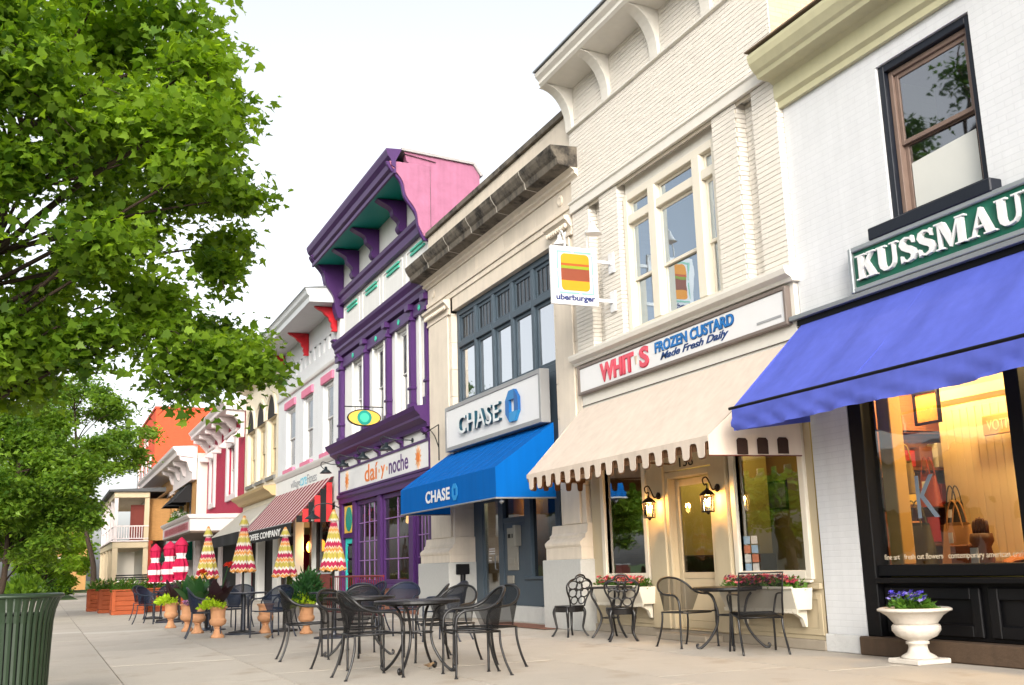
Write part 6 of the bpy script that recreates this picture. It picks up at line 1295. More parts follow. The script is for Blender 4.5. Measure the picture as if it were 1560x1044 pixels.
sq = make_square_chair(); sq.location = (-10.62, -0.68, 0); sq.rotation_euler = (0, 0, face(-0.85, 0.35))
# cast iron set
def make_cast_chair():
    t = thing('cast_iron_chair', 'ornate cast iron chair with looped back before the granite pedestal', 'chair', (0, 0, 0), 'ornate cast iron chairs')
    def L(mb, n, sm=True): return mb.build(n, IRON, t, smooth=sm, local=True)
    def bk(u, v): return (u, -0.2-0.10*v, 0.44+v*0.45)     # back plane
    outer = [bk(-0.13, 0), bk(-0.16, 0.25), bk(-0.22, 0.5), bk(-0.235, 0.7), bk(-0.18, 0.84), bk(-0.1, 0.9), bk(-0.07, 0.99), bk(0, 1.03), bk(0.07, 0.99), bk(0.1, 0.9), bk(0.18, 0.84), bk(0.235, 0.7), bk(0.22, 0.5), bk(0.16, 0.25), bk(0.13, 0)]
    L(MB().tube(spline(outer, 3), 0.014, 6), 'back_frame')
    for (cu, cv, ru, rv) in ((0, 0.87, 0.07, 0.10), (-0.12, 0.70, 0.085, 0.13), (0.12, 0.70, 0.085, 0.13), (0, 0.66, 0.06, 0.12), (-0.11, 0.44, 0.075, 0.13), (0.11, 0.44, 0.075, 0.13), (0, 0.40, 0.05, 0.14), (-0.07, 0.2, 0.06, 0.12), (0.07, 0.2, 0.06, 0.12)):
        L(MB().tube([bk(cu+ru*math.cos(a), cv+rv*math.sin(a)) for a in np.linspace(0, 2*PI, 14, endpoint=False)], 0.0095, 5, True), 'scroll')
    for (u, v) in ((0, 0.78), (-0.17, 0.55), (0.17, 0.55), (-0.05, 0.53), (0.06, 0.54)): L(MB().ball(bk(u, v), 0.026, 6, 4, (1, 0.6, 1)), 'rose')
    L(MB().lathe([(0.215, 0.43), (0.225, 0.44), (0.22, 0.452), (0.1, 0.448)], (0, 0, 0), 24), 'seat')
    L(MB().lathe([(0.21, 0.36), (0.225, 0.43)], (0, 0, 0), 24), 'apron', False)
    for i in range(4):
        a = PI/4+i*PI/2; c, s = math.cos(a), math.sin(a)
        L(MB().tube(spline([(0.19*c, 0.19*s, 0.44), (0.235*c, 0.235*s, 0.36), (0.215*c, 0.215*s, 0.22), (0.20*c, 0.20*s, 0.12), (0.25*c, 0.25*s, 0.03), (0.28*c, 0.28*s, 0.0)], 4), [0.028, 0.027, 0.026, 0.025, 0.025, 0.024, 0.022, 0.021, 0.020, 0.019, 0.018, 0.017, 0.016, 0.016, 0.016, 0.016, 0.016, 0.017, 0.018, 0.018, 0.018], 6), 'leg')
    return t
cc = make_cast_chair(); cc.location = (-14.95, -0.95, 0); cc.rotation_euler = (0, 0, face(1, -0.05)+PI+0.25)
dup(cc, (-13.5, -0.85, 0), face(-1, 0.5), 'ornate cast iron chair right of its small table under the left flower box')
tb = thing('cast_iron_table', 'small round cast iron table between the two ornate chairs', 'table', (-14.25, -0.62, 0))
MB().lathe([(0.34, 0.70), (0.35, 0.71), (0.35, 0.725), (0.1, 0.728)], (-14.25, -0.62, 0), 28).build('table_top', IRON, tb)
for i in range(3):
    a = 0.3+i*2*PI/3; c, s = math.cos(a), math.sin(a)
    MB().tube(spline([(-14.25+r*c, -0.62+r*s, z) for r, z in ((0.26, 0.70), (0.28, 0.6), (0.2, 0.45), (0.14, 0.28), (0.22, 0.1), (0.3, 0.0))], 4), 0.017, 6).build('leg', IRON, tb, smooth=True)
MB().lathe([(0.12, 0.27), (0.13, 0.28), (0.12, 0.29)], (-14.25, -0.62, 0), 14).build('shelf_ring', IRON, tb)

# ------------------------------------------------------------------ second terrace: navy chairs, umbrellas, terracotta urns
G2 = 'navy steel chairs on the coffee terrace'
nv0 = make_barrel_chair('terrace_chair', 'navy mesh chair beside the sparrow on the coffee terrace', G2, NVY, NMESH); nv0.location = (-19.0, -4.62, 0); nv0.rotation_euler = (0, 0, face(-0.9, -0.4))
for x, y, dx, dy, lab in ((-19.85, -5.62, 0.1, 1, 'dark mesh chair seen edge-on behind the terracotta urn nearest the left'),
    (-20.6, -4.2, 0.2, -1, 'navy chair behind the first chevron parasol table'), (-21.2, -5.0, 1, 0.2, 'navy chair left of the first chevron parasol table'),
    (-18.0, -3.3, -0.9, 0.3, 'navy chair beside the bushy terracotta urn'), (-19.2, -2.9, 0.2, -1, 'navy chair by the red railing of the coffee shop'),
    (-27.0, -5.9, 0.6, 0.8, 'navy chair nearest the wooden planters'), (-28.2, -5.4, 0.9, -0.2, 'navy chair under the striped white parasols'), (-26.2, -5.0, -0.8, 0.2, 'navy chair right of the striped white parasols'), (-29.5, -5.8, 0.6, 0.5, 'navy chair farthest along the terrace'),
    (-22.8, -4.6, 0.8, -0.4, 'navy chair behind the row of terracotta urns'), (-16.9, -3.0, 0.7, -0.5, 'dark chair in front of the purple shop window, left'), (-15.6, -2.7, -0.6, -0.6, 'dark chair in front of the purple shop window, right')):
    dup(nv0, (x, y, 0), face(dx, dy), lab)
def make_terrace_table():
    t = thing('terrace_table', 'round navy table under the second chevron parasol', 'table', (0, 0, 0), 'navy terrace tables')
    MB().lathe([(0.40, 0.71), (0.41, 0.72), (0.41, 0.735), (0.02, 0.738)], (0, 0, 0), 28).build('table_top', NVY, t, local=True)
    MB().lathe([(0.05, 0.03), (0.04, 0.08), (0.035, 0.7), (0.06, 0.71)], (0, 0, 0), 12).build('pedestal', NVY, t, local=True)
    MB().lathe([(0.33, 0.0), (0.33, 0.02), (0.06, 0.05)], (0, 0, 0), 20).build('base_plate', NVY, t, local=True)
    return t
tt0 = make_terrace_table(); tt0.location = (-20.4, -4.88, 0)
dup(tt0, (-17.8, -3.85, 0), 0, 'round navy table under the rightmost chevron parasol'); dup(tt0, (-22.5, -5.2, 0), 0, 'round navy table behind the terracotta urns'); dup(tt0, (-27.3, -5.45, 0), 0, 'round navy table under the striped white parasols')
CHEV = stripemat('chevron_canvas', [((206, 190, 90), 1.3), ((240, 225, 190), 0.35), ((236, 160, 80), 0.7), ((240, 225, 190), 0.3), ((196, 50, 90), 1.1), ((245, 238, 225), 0.7)], 0.33, axis=2, zig=0.26, zigp=0.16)
PKW = stripemat('raspberry_white_canvas', [((190, 26, 72), 1.2), ((240, 226, 226), 0.8)], 0.31, axis=2)
def make_umbrella(name, label, group, m, h0, h1, wbot, waist, bot_flare):
    t = thing(name, label, 'parasol', (0, 0, 0), group)
    MB().lathe([(0.021, 0.02), (0.021, h1+0.02)], (0, 0, 0), 8).build('pole', M('pole_dark', (40, 34, 30), 0.5), t, local=True)
    n = 48; rows = []
    for k in range(19):
        u = k/18; z = h1-(h1-h0)*u
        if waist: r = wbot*(0.35+0.55*abs(math.sin(u*PI*2.0+0.5))**0.8+bot_flare*u) if u > 0.02 else 0.02
        else: r = wbot*(0.06+0.94*u**0.85) if u < 0.16 else wbot*(0.20+0.80*((u-0.16)/0.84))
        if not waist and abs(u-3/18) < 0.02: r *= 1.0
        rows.append([((r*(1+0.13*math.cos(8*a)*min(1, u*3)+0.03*math.sin(13*a+k)))*math.cos(a), (r*(1+0.13*math.cos(8*a)*min(1, u*3)))*math.sin(a), z+0.02*math.cos(8*a)*u) for a in np.linspace(0, 2*PI, n+1)])
    MB().grid(rows).build('canopy', m, t, smooth=True, local=True)
    if waist: MB().lathe([(0.012, h1+0.06), (wbot*0.9, h1-0.05), (wbot*1.15, h1-0.13), (wbot*1.05, h1-0.14)], (0, 0, 0), 16, flute=0.08, fl_n=8).build('top_cap', M('raspberry_cloth', (196, 26, 74), 0.8, 0.1), t, smooth=True, local=True)
    if not waist: MB().lathe([(0.015, h1+0.03), (wbot*0.42, h1-0.16), (wbot*0.40, h1-0.17)], (0, 0, 0), 16, flute=0.12, fl_n=8).build('vent_cap', m, t, smooth=True, local=True)
    MB().lathe([(0.028, 0.02), (0.026, 0.35)], (0, 0, 0), 8).build('stand_tube', M('pole_dark', (40, 34, 30)), t, local=True)
    MB().lathe([(0.24, 0.0), (0.24, 0.04), (0.05, 0.07)], (0, 0, 0), 18).build('stand_base', M('pole_dark', (40, 34, 30)), t, local=True)
    return t
GU = 'closed chevron parasols'
u0 = make_umbrella('closed_parasol', 'tall closed chevron parasol over the navy table, second from the left', GU, CHEV, 1.10, 2.10, 0.215, False, 0); u0.location = (-20.42, -4.9, 0)
dup(u0, (-22.5, -5.26, -0.10), 0.4, 'leftmost closed chevron parasol beside the red canna flowers'); dup(u0, (-20.6, -4.1, 0.0), 0.9, 'closed chevron parasol in front of the coffee shop, third from the left', (1.05, 1.05, 0.9)); dup(u0, (-17.9, -3.84, 0.0), 1.5, 'rightmost closed chevron parasol beside the turquoise door', (0.95, 0.95, 0.98))
GP = 'closed raspberry and white parasols'
w0 = make_umbrella('tied_parasol', 'closed raspberry and white parasol, leftmost of three tied ones', GP, PKW, 0.92, 1.86, 0.13, True, 0.5); w0.location = (-30, -5.58, 0)
dup(w0, (-28.0, -5.42, 0), 0.5, 'closed raspberry and white parasol, middle of three tied ones', (1.15, 1.15, 1)); dup(w0, (-27.6, -5.2, 0), 1.0, 'closed raspberry and white parasol, rightmost of three tied ones', (1.1, 1.1, 1.04))
TER = M('terracotta', (218, 160, 116), 0.8, 0.12, 8, 0.15, 50, dirt=((196, 150, 112), 0.6, 6))
def make_terra():
    t = thing('terracotta_urn', 'terracotta pedestal urn of dark canna, nearest of the row', 'urn', (0, 0, 0), 'terracotta urns along the terrace')
    MB().lathe([(0.17, 0.0), (0.17, 0.05), (0.12, 0.1), (0.085, 0.2), (0.08, 0.24), (0.10, 0.25), (0.10, 0.27), (0.085, 0.28)], (0, 0, 0), 24).build('foot', TER, t, smooth=True, local=True)
    MB().lathe([(0.09, 0.275), (0.19, 0.33), (0.215, 0.41), (0.20, 0.46), (0.18, 0.47), (0.178, 0.5), (0.185, 0.66), (0.2, 0.72), (0.235, 0.735), (0.235, 0.765), (0.21, 0.77), (0.19, 0.74), (0.05, 0.73)], (0, 0, 0), 32, flute=0.02, fl_n=12, fl_z=(0.3, 0.45)).build('bowl', TER, t, smooth=True, local=True)
    return t
ter0 = make_terra(); ter0.location = (-19.6, -5.45, 0); ter0.scale = (0.68, 0.68, 0.68)
spots = [((-19.6, -5.45), None, 'dark'), ((-21.45, -5.55), 'terracotta urn with lavender edging, second from the right of the left row', 'green'), ((-22.4, -5.62), 'terracotta urn behind the lavender edged one', 'green'), ((-24.2, -5.75), 'smallest looking terracotta urn, farthest left of the row', 'dark'), ((-19.4, -3.95), 'terracotta urn of feathery green and lime leaves beside the second round table', 'fern'), ((-20.3, -4.5), 'terracotta urn partly hidden behind the navy chairs', 'none')]
def blades(parent, c, n, L, w, m, name, spread=0.6):
    for grp in range(1):
        mb = MB()
        for i in range(n):
            a = random.uniform(0, 2*PI); l = L*random.uniform(0.6, 1.1); sp = spread*random.uniform(0.3, 1.0); ww = w*random.uniform(0.7, 1.2); rows = []
            for k in range(6):
                u = k/5; r = sp*l*u; z = l*(u-0.35*u*u*sp*1.6); wd = ww*math.sin(PI*min(0.97, u*0.92+0.06))
                px, py = c[0]+r*math.cos(a), c[1]+r*math.sin(a)
                rows.append([(px-wd*math.sin(a), py+wd*math.cos(a), c[2]+z+0.25*wd), (px, py, c[2]+z-0.1*wd), (px+wd*math.sin(a), py-wd*math.cos(a), c[2]+z+0.25*wd)])
            mb.grid(rows)
        tag(mb.build(name, m, parent, fixn=False, smooth=True), kind='stuff')
for k, ((x, y), lab, kind) in enumerate(spots):
    if lab: dup(ter0, (x, y, 0), k*0.7, lab, 0.68)
    if kind == 'none': continue
    pl = thing('urn_plant', ('dark purple canna with red flowers over lime foliage in the nearest terracotta urn', 'broad green canna with a yellow flower in the lavender edged urn', 'broad green canna with a red flower behind the lavender edged urn', 'dark foliage over lime leaves in the farthest left urn', 'feathery green plant over lime leaves beside the second round table')[k], 'plant', (x, y, 0.5))
    z = 0.5
    if kind == 'dark':
        blades(pl, (x, y, z), 16, 0.55, 0.10, DKLF, 'dark_leaves', 0.7); foliage(pl, (x, y-0.1, z), 0.24, 0.22, 0.16, 300, LIME, 0.05, 1.5, 'lime_leaves')
        if k == 0:
            for q, (ox, oy, h) in enumerate(((0.1, -0.30, 0.62), (0.0, 0.16, 0.72))):
                MB().tube(spline([(x, y, z), (x+ox*0.6, y+oy*0.5, z+h*0.6), (x+ox, y+oy, z+h)], 4), 0.008, 5).build('flower_stem', GRLF, pl); flowers(pl, (x+ox, y+oy, z+h-0.03), 0.05, 0.05, 12, [(232, 60, 34)], 0.06, 'canna_flower', 0.06)
    elif kind == 'green':
        blades(pl, (x, y, z), 20, 0.62, 0.09, GRLF, 'canna_leaves', 0.75)
        if k == 1: flowers(pl, (x, y-0.1, z+0.02), 0.26, 0.2, 90, [(206, 140, 180), (180, 120, 170)], 0.03, 'edging_flower', 0.08)
        col = (240, 190, 60) if k == 1 else (230, 70, 40)
        MB().tube([(x, y, z), (x+0.03, y+(0.1 if k == 1 else 0.3), z+0.58)], 0.008, 5).build('flower_stem', GRLF, pl); flowers(pl, (x+0.03, y+(0.1 if k == 1 else 0.3), z+0.55), 0.05, 0.05, 12, [col], 0.06, 'canna_flower', 0.06)
    else:
        foliage(pl, (x, y, z+0.05), 0.26, 0.26, 0.5, 600, GRLF, 0.05, 3.0, 'feathery_leaves'); foliage(pl, (x, y-0.12, z-0.03), 0.26, 0.24, 0.2, 360, LIME, 0.05, 1.5, 'lime_leaves')
# wooden planters
PW = M('redwood', (176, 84, 40), 0.7, 0.2, 4, 0.15, 40, isl=0.15)
def make_planter():
    t = thing('wooden_planter', 'reddish wooden planter at the front corner of the far row', 'planter', (0, 0, 0), 'wooden planters at the far end of the terrace')
    for j in range(4): MB().box(-0.42, 0.42, -0.42, 0.42, 0.12+j*0.14, 0.255+j*0.14).build('board', PW, t, bevel=0.008, local=True)
    MB().box(-0.46, 0.46, -0.46, 0.46, 0, 0.115).build('foot', PW, t, bevel=0.01, local=True); MB().box(-0.46, 0.46, -0.46, 0.46, 0.685, 0.73).build('rim', PW, t, bevel=0.008, local=True)
    for sx_ in (-1, 1): MB().box(sx_*0.4-0.05, sx_*0.4+0.05, -0.455, -0.425, 0.12, 0.68).build('corner_strip', PW, t, local=True); MB().box(0.425, 0.455, sx_*0.4-0.05, sx_*0.4+0.05, 0.12, 0.68).build('corner_strip', PW, t, local=True)
    return t
pl0 = make_planter(); pl0.location = (-34.9, -5.9, 0)
for k, (x, y, lab) in enumerate(((-34.9, -5.9, None), (-37.2, -6.15, 'reddish wooden planter behind the front corner one, left side'), (-39.6, -6.4, 'reddish wooden planter farthest left of the row'), (-36.5, -5.0, 'reddish wooden planter just right of the front corner one'), (-37.5, -4.3, 'reddish wooden planter in the middle of the row'), (-38.5, -3.6, 'reddish wooden planter farthest right of the row'))):
    if lab: dup(pl0, (x, y, 0), 0, lab)
    p = thing('planter_flowers', ('pale flowers in the front corner wooden planter', 'pale flowers in the planter left of the front corner', 'pale flowers in the farthest left planter', 'pale flowers in the planter right of the front corner', 'pale flowers in the middle planter', 'pale flowers in the farthest right planter')[k], 'plant', (x, y, 0.7))
    foliage(p, (x, y, 0.68), 0.45, 0.45, 0.3, 260, LF1, 0.07); flowers(p, (x, y, 0.85), 0.4, 0.4, 50, [(240, 226, 160), (236, 206, 130), (240, 236, 220)], 0.05, h=0.12)
# red railing and sandwich board by the coffee shop
t = thing('red_railing', 'low red metal railing in front of the coffee shop', 'railing', (-22.5, -2.2, 0))
RR = M('railing_red', (140, 24, 36), 0.5)
MB().tube([(-24.2, -2.4, 0.95), (-20.5, -2.2, 0.95)], 0.02, 6).build('top_rail', RR, t); MB().tube([(-24.2, -2.4, 0.2), (-20.5, -2.2, 0.2)], 0.015, 6).build('bottom_rail', RR, t)
for i in range(26): u = i/25; MB().tube([(-24.2+3.7*u, -2.4+0.2*u, 0.0 if i % 12 == 0 else 0.2), (-24.2+3.7*u, -2.4+0.2*u, 0.95)], 0.008, 5).build('bar', RR, t)
t = thing('menu_board', 'small framed menu board beside the white wall at the coffee shop', 'board', (-21, -3.3, 0))
MB().box(-21.02, -20.98, -3.46, -3.14, 0.72, 1.02).build('board', M('menu_red', (120, 50, 40), 0.6, 0.5, 14), t); MB().tube([(-21, -3.3, 0), (-21, -3.3, 0.72)], 0.02, 6).build('post', BLK, t); MB().box(-21.04, -20.96, -3.48, -3.12, 1.02, 1.05).build('header', GREYM, t)

# ------------------------------------------------------------------ litter bin
GB = M('bin_green', (42, 60, 40), 0.4, 0.2, 6, 0.05, 40, dirt=((92, 88, 60), 0.68, 9))
tc_ = thing('litter_bin', 'dark green slatted steel litter bin with flared rim at the left edge', 'bin', (-10.6, -8.53, 0))
def bp(a, r, z): return (-10.6+r*math.cos(a), -8.53+r*math.sin(a), z)
ns = 40; prof = [(0.325, 0.06), (0.33, 0.3), (0.338, 0.55), (0.345, 0.70), (0.36, 0.80), (0.385, 0.87), (0.41, 0.915)]
for i in range(ns):
    a = 2*PI*i/ns; da = 0.062; mb = MB()
    mb.grid([[bp(a-da, r, z), bp(a, r+0.006, z), bp(a+da, r, z)] for r, z in prof]); o = mb.build('slat', GB, tc_, fixn=False)
    sm = o.modifiers.new('thickness', 'SOLIDIFY'); sm.thickness = 0.008
for r, z, h in ((0.335, 0.02, 0.07), (0.328, 0.71, 0.05)): MB().lathe([(r-0.012, z), (r+0.004, z), (r+0.006, z+h), (r-0.012, z+h)], (-10.6, -8.53, 0), 48).build('band', GB, tc_, smooth=False)
MB().tube([bp(a, 0.415, 0.925) for a in np.linspace(0, 2*PI, 48, endpoint=False)], 0.018, 8, True).build('rim', GB, tc_, smooth=True)
MB().lathe([(0.29, 0.05), (0.295, 0.78), (0.285, 0.78), (0.28, 0.06)], (-10.6, -8.53, 0), 32).build('liner', M('liner_black', (16, 18, 16), 0.6), tc_)

# ------------------------------------------------------------------ sparrows
def bird(x, y, dx, dy, lab, s=1.0):
    t = thing('sparrow', lab, 'bird', (x, y, 0), 'sparrows on the pavement')
    ang = math.atan2(dy, dx); c_, s_ = math.cos(ang), math.sin(ang)
    def P(u, v, w): return (x+s*(u*c_-v*s_), y+s*(u*s_+v*c_), s*w)
    BR = M('sparrow_brown', (150, 124, 92), 0.8, 0.4, 60)
    rows = []
    for (u, w, ru, rw) in ((-0.10, 0.065, 0.004, 0.003), (-0.085, 0.062, 0.012, 0.006), (-0.05, 0.06, 0.018, 0.014), (-0.02, 0.058, 0.030, 0.030), (0.015, 0.062, 0.032, 0.034), (0.04, 0.075, 0.024, 0.026), (0.052, 0.088, 0.019, 0.02), (0.066, 0.094, 0.017, 0.017), (0.078, 0.092, 0.010, 0.010), (0.084, 0.091, 0.002, 0.002)):
        rows.append([P(u, ru*math.cos(a), w+rw*math.sin(a)) for a in np.linspace(0, 2*PI, 11)])
    MB().grid(rows).build('body', BR, t, smooth=True)
    mb = MB(); b0 = [P(0.082, 0.005, 0.094), P(0.082, -0.005, 0.094), P(0.082, 0, 0.087)]; mb.add(b0+[P(0.098, 0, 0.089)], [(0, 1, 3), (1, 2, 3), (2, 0, 3)]); mb.build('beak', BLK, t)
    for v in (-0.012, 0.012): MB().tube([P(0.0, v, 0.035), P(0.004, v, 0.015), P(0.0, v, 0.0)], 0.0022*s, 4).build('leg', BLK, t); 
    for v in (-1, 1): MB().grid([[P(0.02, v*0.031, 0.075), P(0.02, v*0.035, 0.055)], [P(-0.03, v*0.030, 0.07), P(-0.03, v*0.032, 0.052)], [P(-0.075, v*0.012, 0.062), P(-0.075, v*0.012, 0.058)]]).build('wing', M('sparrow_wing', (104, 80, 58), 0.8, 0.4, 80), t)
bird(-18.18, -4.85, -0.4, 0.9, 'small brown sparrow on the pavement beside the navy chair', 0.9); bird(-11.35, -4.42, 0.6, 0.7, 'small brown sparrow under the nearest round table', 0.7)

# ================================================================== TREES
BARK = M('bark', (74, 60, 48), 0.9, 0.35, 6, 0.8, 24)
def leaf_poly(kind):
    if kind == 'maple':   # five pointed lobes
        return [(0, 0), (0.22, -0.02), (0.42, 0.12), (0.30, 0.24), (0.52, 0.48), (0.26, 0.52), (0.0, 1.0), (-0.26, 0.52), (-0.52, 0.48), (-0.30, 0.24), (-0.42, 0.12), (-0.22, -0.02)]
    return [(0, 0), (0.28, 0.4), (0.0, 1.0), (-0.28, 0.4)]
def leaves(name, pts, m, parent, size, kind, rng, droop=0.5, up=0.6):
    """pts: leaf positions; every leaf its own little blade, folded and turned"""
    pl = np.array(leaf_poly(kind)); k = len(pl); n = len(pts)
    a = rng.uniform(0, 2*np.pi, n); tilt = rng.uniform(-0.2, 1.1, n)*droop
    ax = np.stack([np.cos(a)*np.cos(tilt), np.sin(a)*np.cos(tilt), -np.sin(tilt)], 1)
    nr = np.stack([rng.normal(0, 0.55, n), rng.normal(0, 0.55, n), np.full(n, up)], 1)+0.0
    nr -= ax*(nr*ax).sum(1, keepdims=True); nr /= np.linalg.norm(nr, axis=1, keepdims=True); sd = np.cross(ax, nr)
    sz = size*rng.uniform(0.6, 1.25, n)
    fold = np.abs(pl[:, 0])[None, :]*rng.uniform(-0.1, 0.75, n)[:, None]; curl = rng.uniform(-0.1, 0.5, n)[:, None]
    v = pts[:, None, :]+sz[:, None, None]*(ax[:, None, :]*pl[None, :, 1:2]+sd[:, None, :]*pl[None, :, 0:1]+nr[:, None, :]*(fold-curl*pl[None, :, 1]**2)[:, :, None])
    me = bpy.data.meshes.new(name); verts = v.reshape(-1, 3)
    me.vertices.add(n*k); me.vertices.foreach_set('co', verts.ravel().astype(np.float32))
    me.loops.add(n*k); me.loops.foreach_set('vertex_index', np.arange(n*k, dtype=np.int32))
    me.polygons.add(n); me.polygons.foreach_set('loop_start', np.arange(0, n*k, k, dtype=np.int32)); me.polygons.foreach_set('loop_total', np.full(n, k, dtype=np.int32))
    me.materials.append(m); me.update(calc_edges=True); me.validate()
    return tag(put(name, me, parent), kind='stuff')
def make_tree(name, label, base, trunk_h, trunk_r, centre, radii, n_tw, per, size, m, kind, seed, boxy=False, cat='tree', group=None, extra=(), limbs=9):
    rng = np.random.default_rng(seed); rd = random.Random(seed)
    t = thing(name, label, cat, base, group)
    b = Vector(base); c = Vector(centre); fork = Vector((b.x+(c.x-b.x)*0.3, b.y+(c.y-b.y)*0.3, b.z+trunk_h))
    top = Vector((c.x, c.y, c.z+radii[2]*0.7))
    tp = spline([b+Vector((0, 0, -0.05)), b+Vector((0.02, 0.03, trunk_h*0.5)), fork, (fork+top)/2+Vector((0.1, -0.1, 0)), top], 5)
    nT = len(tp)
    MB().tube(tp, [trunk_r*(1.25 if i == 0 else 1)*(1-0.93*i/(nT-1))**0.8+0.01 for i in range(nT)], 10).build('trunk', BARK, t, smooth=True)
    # twig ends in lumps through the crown
    nl = max(12, n_tw//9); lump = []
    for i in range(nl):
        d = Vector((rd.gauss(0, 1), rd.gauss(0, 1), rd.gauss(0, 1))).normalized(); r = 0.42+0.58*rd.random()**0.6
        if boxy:
            d = d/((abs(d.x)**3.5+abs(d.y)**3.5+abs(d.z)**3.5)**(1/3.5)); d.y *= 1-0.30*max(0, d.z)
        lump.append(Vector((c.x+d.x*radii[0]*r, c.y+d.y*radii[1]*r, c.z+d.z*radii[2]*r*(1.0 if d.z > 0 or boxy else 0.8))))
    for ec, er, en in extra:
        for i in range(en):
            d = Vector((rd.gauss(0, 1), rd.gauss(0, 1), rd.gauss(0, 1))).normalized()*rd.random()**0.4
            lump.append(Vector((ec[0]+d.x*er[0], ec[1]+d.y*er[1], ec[2]+d.z*er[2])))
    lb = MB(); allp = []
    trunk_pts = [Vector(p) for p in tp[nT//4:]]
    for i, L in enumerate(lump):
        if i < limbs*4:
            s = min((p for p in trunk_pts if p.z < L.z+0.2*radii[2]), key=lambda p: (p-L).length+abs(p.z-(L.z-0.5*radii[2]))*0.6, default=trunk_pts[0])
            mid = (s+L)/2+Vector((rd.uniform(-.15, .15), rd.uniform(-.15, .15), rd.uniform(-0.05, .22)))*radii[0]*0.4
            pts = spline([s, mid, L], 5); r0 = trunk_r*rd.uniform(0.09, 0.24)
            lb.tube(pts, [r0*(1-0.85*q/(len(pts)-1))+0.004 for q in range(len(pts))], 5)
    per_l = max(1, n_tw//nl)
    for L in lump:
        lr = min(radii)*rd.uniform(0.20, 0.38)
        for j in range(per_l):
            d = Vector((rd.gauss(0, 1), rd.gauss(0, 1), rd.gauss(0, 0.6))); d.normalize(); e = L+d*lr*(0.35+0.65*rd.random())
            if j % 3 == 0: lb.tube([tuple(L), tuple((L+e)/2+Vector((0, 0, 0.04))), tuple(e)], [0.010, 0.007, 0.004], 4)
            k = int(per*rd.uniform(0.5, 1.4))
            u = rng.uniform(0, 1, k)[:, None]; p = np.array(L)*(1-u)+np.array(e)*u+np.clip(rng.normal(0, 1, (k, 3)), -1.7, 1.7)*lr*np.array([0.30, 0.30, 0.16]); allp.append(p)
    tag(lb.build('branches', BARK, t, smooth=True), kind='stuff')
    pts = np.concatenate(allp); leaves('crown', pts, m, t, size, kind, rng)
    return t
MAPLE = leafmat('leaf_maple', (56, 92, 26), (136, 168, 52), 0.52); LFB = leafmat('leaf_back', (60, 98, 32), (132, 164, 56), 0.45); LFY = leafmat('leaf_yellowgreen', (96, 140, 34), (160, 190, 60), 0.45); LFD = leafmat('leaf_deep', (36, 66, 22), (80, 116, 36), 0.4)
make_tree('maple_tree', 'large maple tree overhanging the pavement at the upper left', (-11.6, -9.25, 0), 3.3, 0.16, (-11.5, -8.5, 5.1), (2.25, 2.15, 1.95), 760, 70, 0.10, MAPLE, 'maple', 11, boxy=True, limbs=14,
          extra=(((-11.5, -9.35, 7.3), (1.6, 1.2, 1.2), 18), ((-11.4, -6.75, 3.2), (0.5, 0.35, 0.35), 5), ((-11.5, -9.0, 3.2), (1.2, 0.8, 0.3), 12)))
bt = make_tree('street_tree', 'dense round green tree behind the litter bin at the left', (-33.5, -9.4, 0), 1.2, 0.12, (-33, -8.9, 3.5), (2.7, 2.5, 2.3), 700, 80, 0.15, LFB, 'oval', 21, limbs=8)
make_tree('street_tree', 'taller airy tree whose crown reaches beside the orange block', (-46.5, -6.45, 0), 3.0, 0.12, (-47, -7.5, 6.9), (3.4, 3.0, 2.7), 560, 54, 0.17, LFB, 'oval', 22, limbs=9)
make_tree('street_tree', 'yellow green tree low behind the far street tree trunk', (-74, -8.2, 0), 1.5, 0.16, (-74, -7.8, 2.6), (3.6, 2.3, 2.3), 360, 50, 0.26, LFY, 'oval', 23)
make_tree('street_tree', 'dark deep green tree closing the view at the far left', (-62, -12.2, 0), 2.5, 0.2, (-62, -11.6, 8.2), (4, 3.8, 5.2), 400, 40, 0.32, LFD, 'oval', 24)
make_tree('street_tree', 'bright green tree in front of the tan house', (-105, -8.6, 0), 2.5, 0.2, (-105, -8.2, 4.2), (5, 3.2, 4.0), 240, 30, 0.42, LFY, 'oval', 25)
make_tree('street_tree', 'far green tree at the left behind the parked cars', (-118, -17.5, 0), 2.5, 0.25, (-118, -17, 7.5), (6, 5.2, 7), 260, 30, 0.5, LFD, 'oval', 26)
make_tree('street_tree', 'far green tree beyond the tan house', (-160, -8, 0), 3, 0.3, (-160, -9, 8), (8, 7, 8), 260, 30, 0.7, LFB, 'oval', 27)
# trees over the road, seen only as reflections in the shop windows
o1 = make_tree('street_tree', 'broad tree across the road mirrored in the shop windows', (-38, -21, 0), 2.2, 0.22, (-38, -21, 4.8), (3.4, 3.4, 3.2), 330, 34, 0.24, LFB, 'oval', 31)
dup(o1, (-46, -22, 0), 1.2, 'second tree across the road mirrored in the custard shop windows'); make_tree('street_tree', 'tall tree over the road mirrored in the upper window of the white shop', (-21, -15.5, 0), 6, 0.25, (-21.5, -15.5, 12.6), (3.8, 3.6, 4.2), 330, 34, 0.17, LFD, 'maple', 33); dup(o1, (-56, -22, 0), 0.6, 'tree across the road mirrored in the purple shop windows')
hb = thing('house_across', 'long pale building across the road mirrored in the shop windows', 'building', (-18, -30, 0))
MB().box(-60, 25, -38, -29, 0, 5.6).build('wall', M('pale_render', (220, 214, 204), 0.8, 0.08), hb); MB().box(-60.4, 25.4, -38.4, -28.6, 5.6, 6.1).build('cornice', FW, hb)
for x in np.arange(-58, 22, 4.2): MB().box(x, x+1.8, -29.0, -28.95, 1.0, 3.2).build('window', G_DARK, hb)
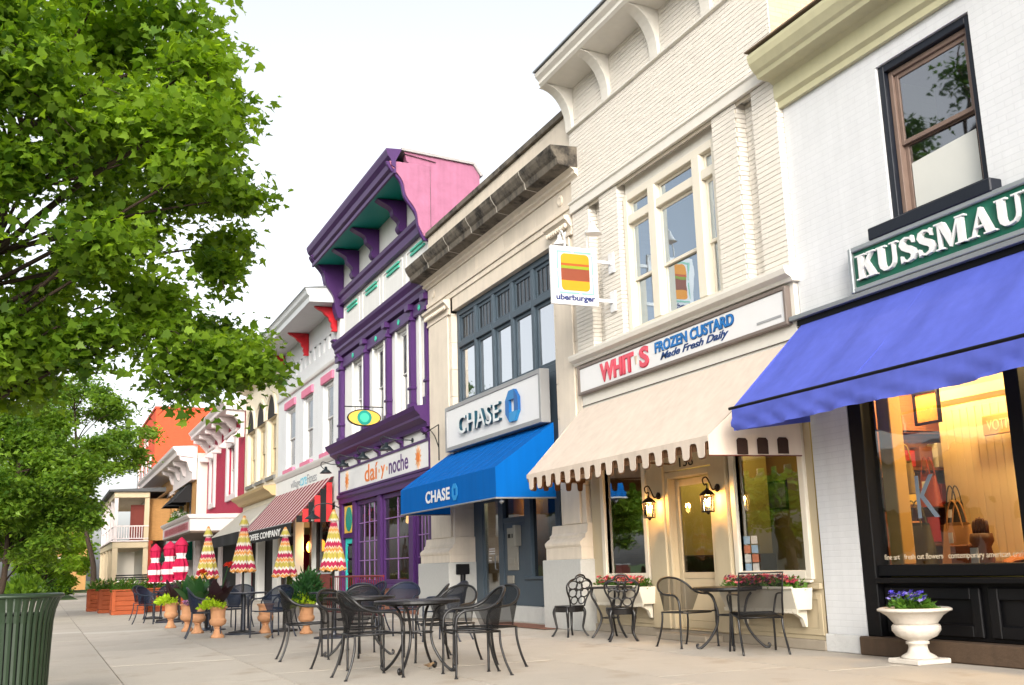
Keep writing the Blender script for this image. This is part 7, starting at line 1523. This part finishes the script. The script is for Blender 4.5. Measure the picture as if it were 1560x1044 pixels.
# hedge strip
for i, (x, y, w) in enumerate(((-70, -9.2, 6), (-88, -7.6, 7), (-100, -12, 10))):
    h = thing('hedge', 'low clipped hedge at the far end of the pavement, %s one' % ('nearest', 'middle', 'farthest')[i], 'hedge', (x, y, 0)); foliage(h, (x, y, 0), w*0.5, 1.3, 1.3, 1500, LFB if i % 2 == 0 else LFD, 0.22, 1.6)
# lawn strip and cross street
tag(MB().quad((-130, -9.7, 0.004), (-64, -9.7, 0.004), (-64, -6.4, 0.004), (-130, -6.4, 0.004)).build('lawn_strip', GRASS), kind='structure')
# parked cars
def make_car():
    t = thing('parked_car', 'silver parked car seen past the litter bin, nearer one', 'car', (0, 0, 0), 'cars parked along the far kerb')
    pf_ = [(-2.1, 0.35), (-2.15, 0.7), (-1.9, 0.95), (-1.2, 1.0), (-0.6, 1.42), (0.9, 1.45), (1.6, 1.02), (2.05, 0.92), (2.15, 0.55), (2.1, 0.35)]
    MB().prism(pf_, 'y', -0.85, 0.85).build('body', M('car_silver', (176, 180, 184), 0.3, 0.03, metal=0.6), t, bevel=0.06, local=True, seg=2)
    for s in (-1, 1):
        MB().prism([(-1.05, 1.02), (-0.55, 1.36), (0.1, 1.38), (0.1, 1.02)], 'y', s*0.852, s*0.858).build('side_window', G_DARK, t, local=True); MB().prism([(0.18, 1.02), (0.18, 1.38), (0.85, 1.39), (1.4, 1.03)], 'y', s*0.852, s*0.858).build('side_window', G_DARK, t, local=True)
        for x in (-1.35, 1.35):
            w = MB().lathe([(0.3, -0.1), (0.33, -0.08), (0.33, 0.08), (0.3, 0.1)], (x, s*0.8, 0.33), 20, axis='y').build('wheel', M('tyre', (24, 24, 24), 0.8), t, local=True); MB().lathe([(0.2, -0.02), (0.2, 0.02)], (x, s*0.91, 0.33), 14, axis='y').build('rim', GREYM, w, local=True)
        MB().ball((2.08, s*0.6, 0.72), 0.13, 8, 5, (0.5, 1, 0.7)).build('headlight', M('lamp_glass', (230, 230, 225), 0.2), t, local=True)
    MB().quad((1.56, -0.7, 1.06), (1.56, 0.7, 1.06), (0.93, 0.62, 1.44), (0.93, -0.62, 1.44)).build('windscreen', G_DARK, t, local=True, fixn=False)
    return t
car = make_car(); car.location = (-92, -12.2, -0.13)
dup(car, (-100, -12.3, -0.13), 0, 'silver parked car seen past the litter bin, farther one')
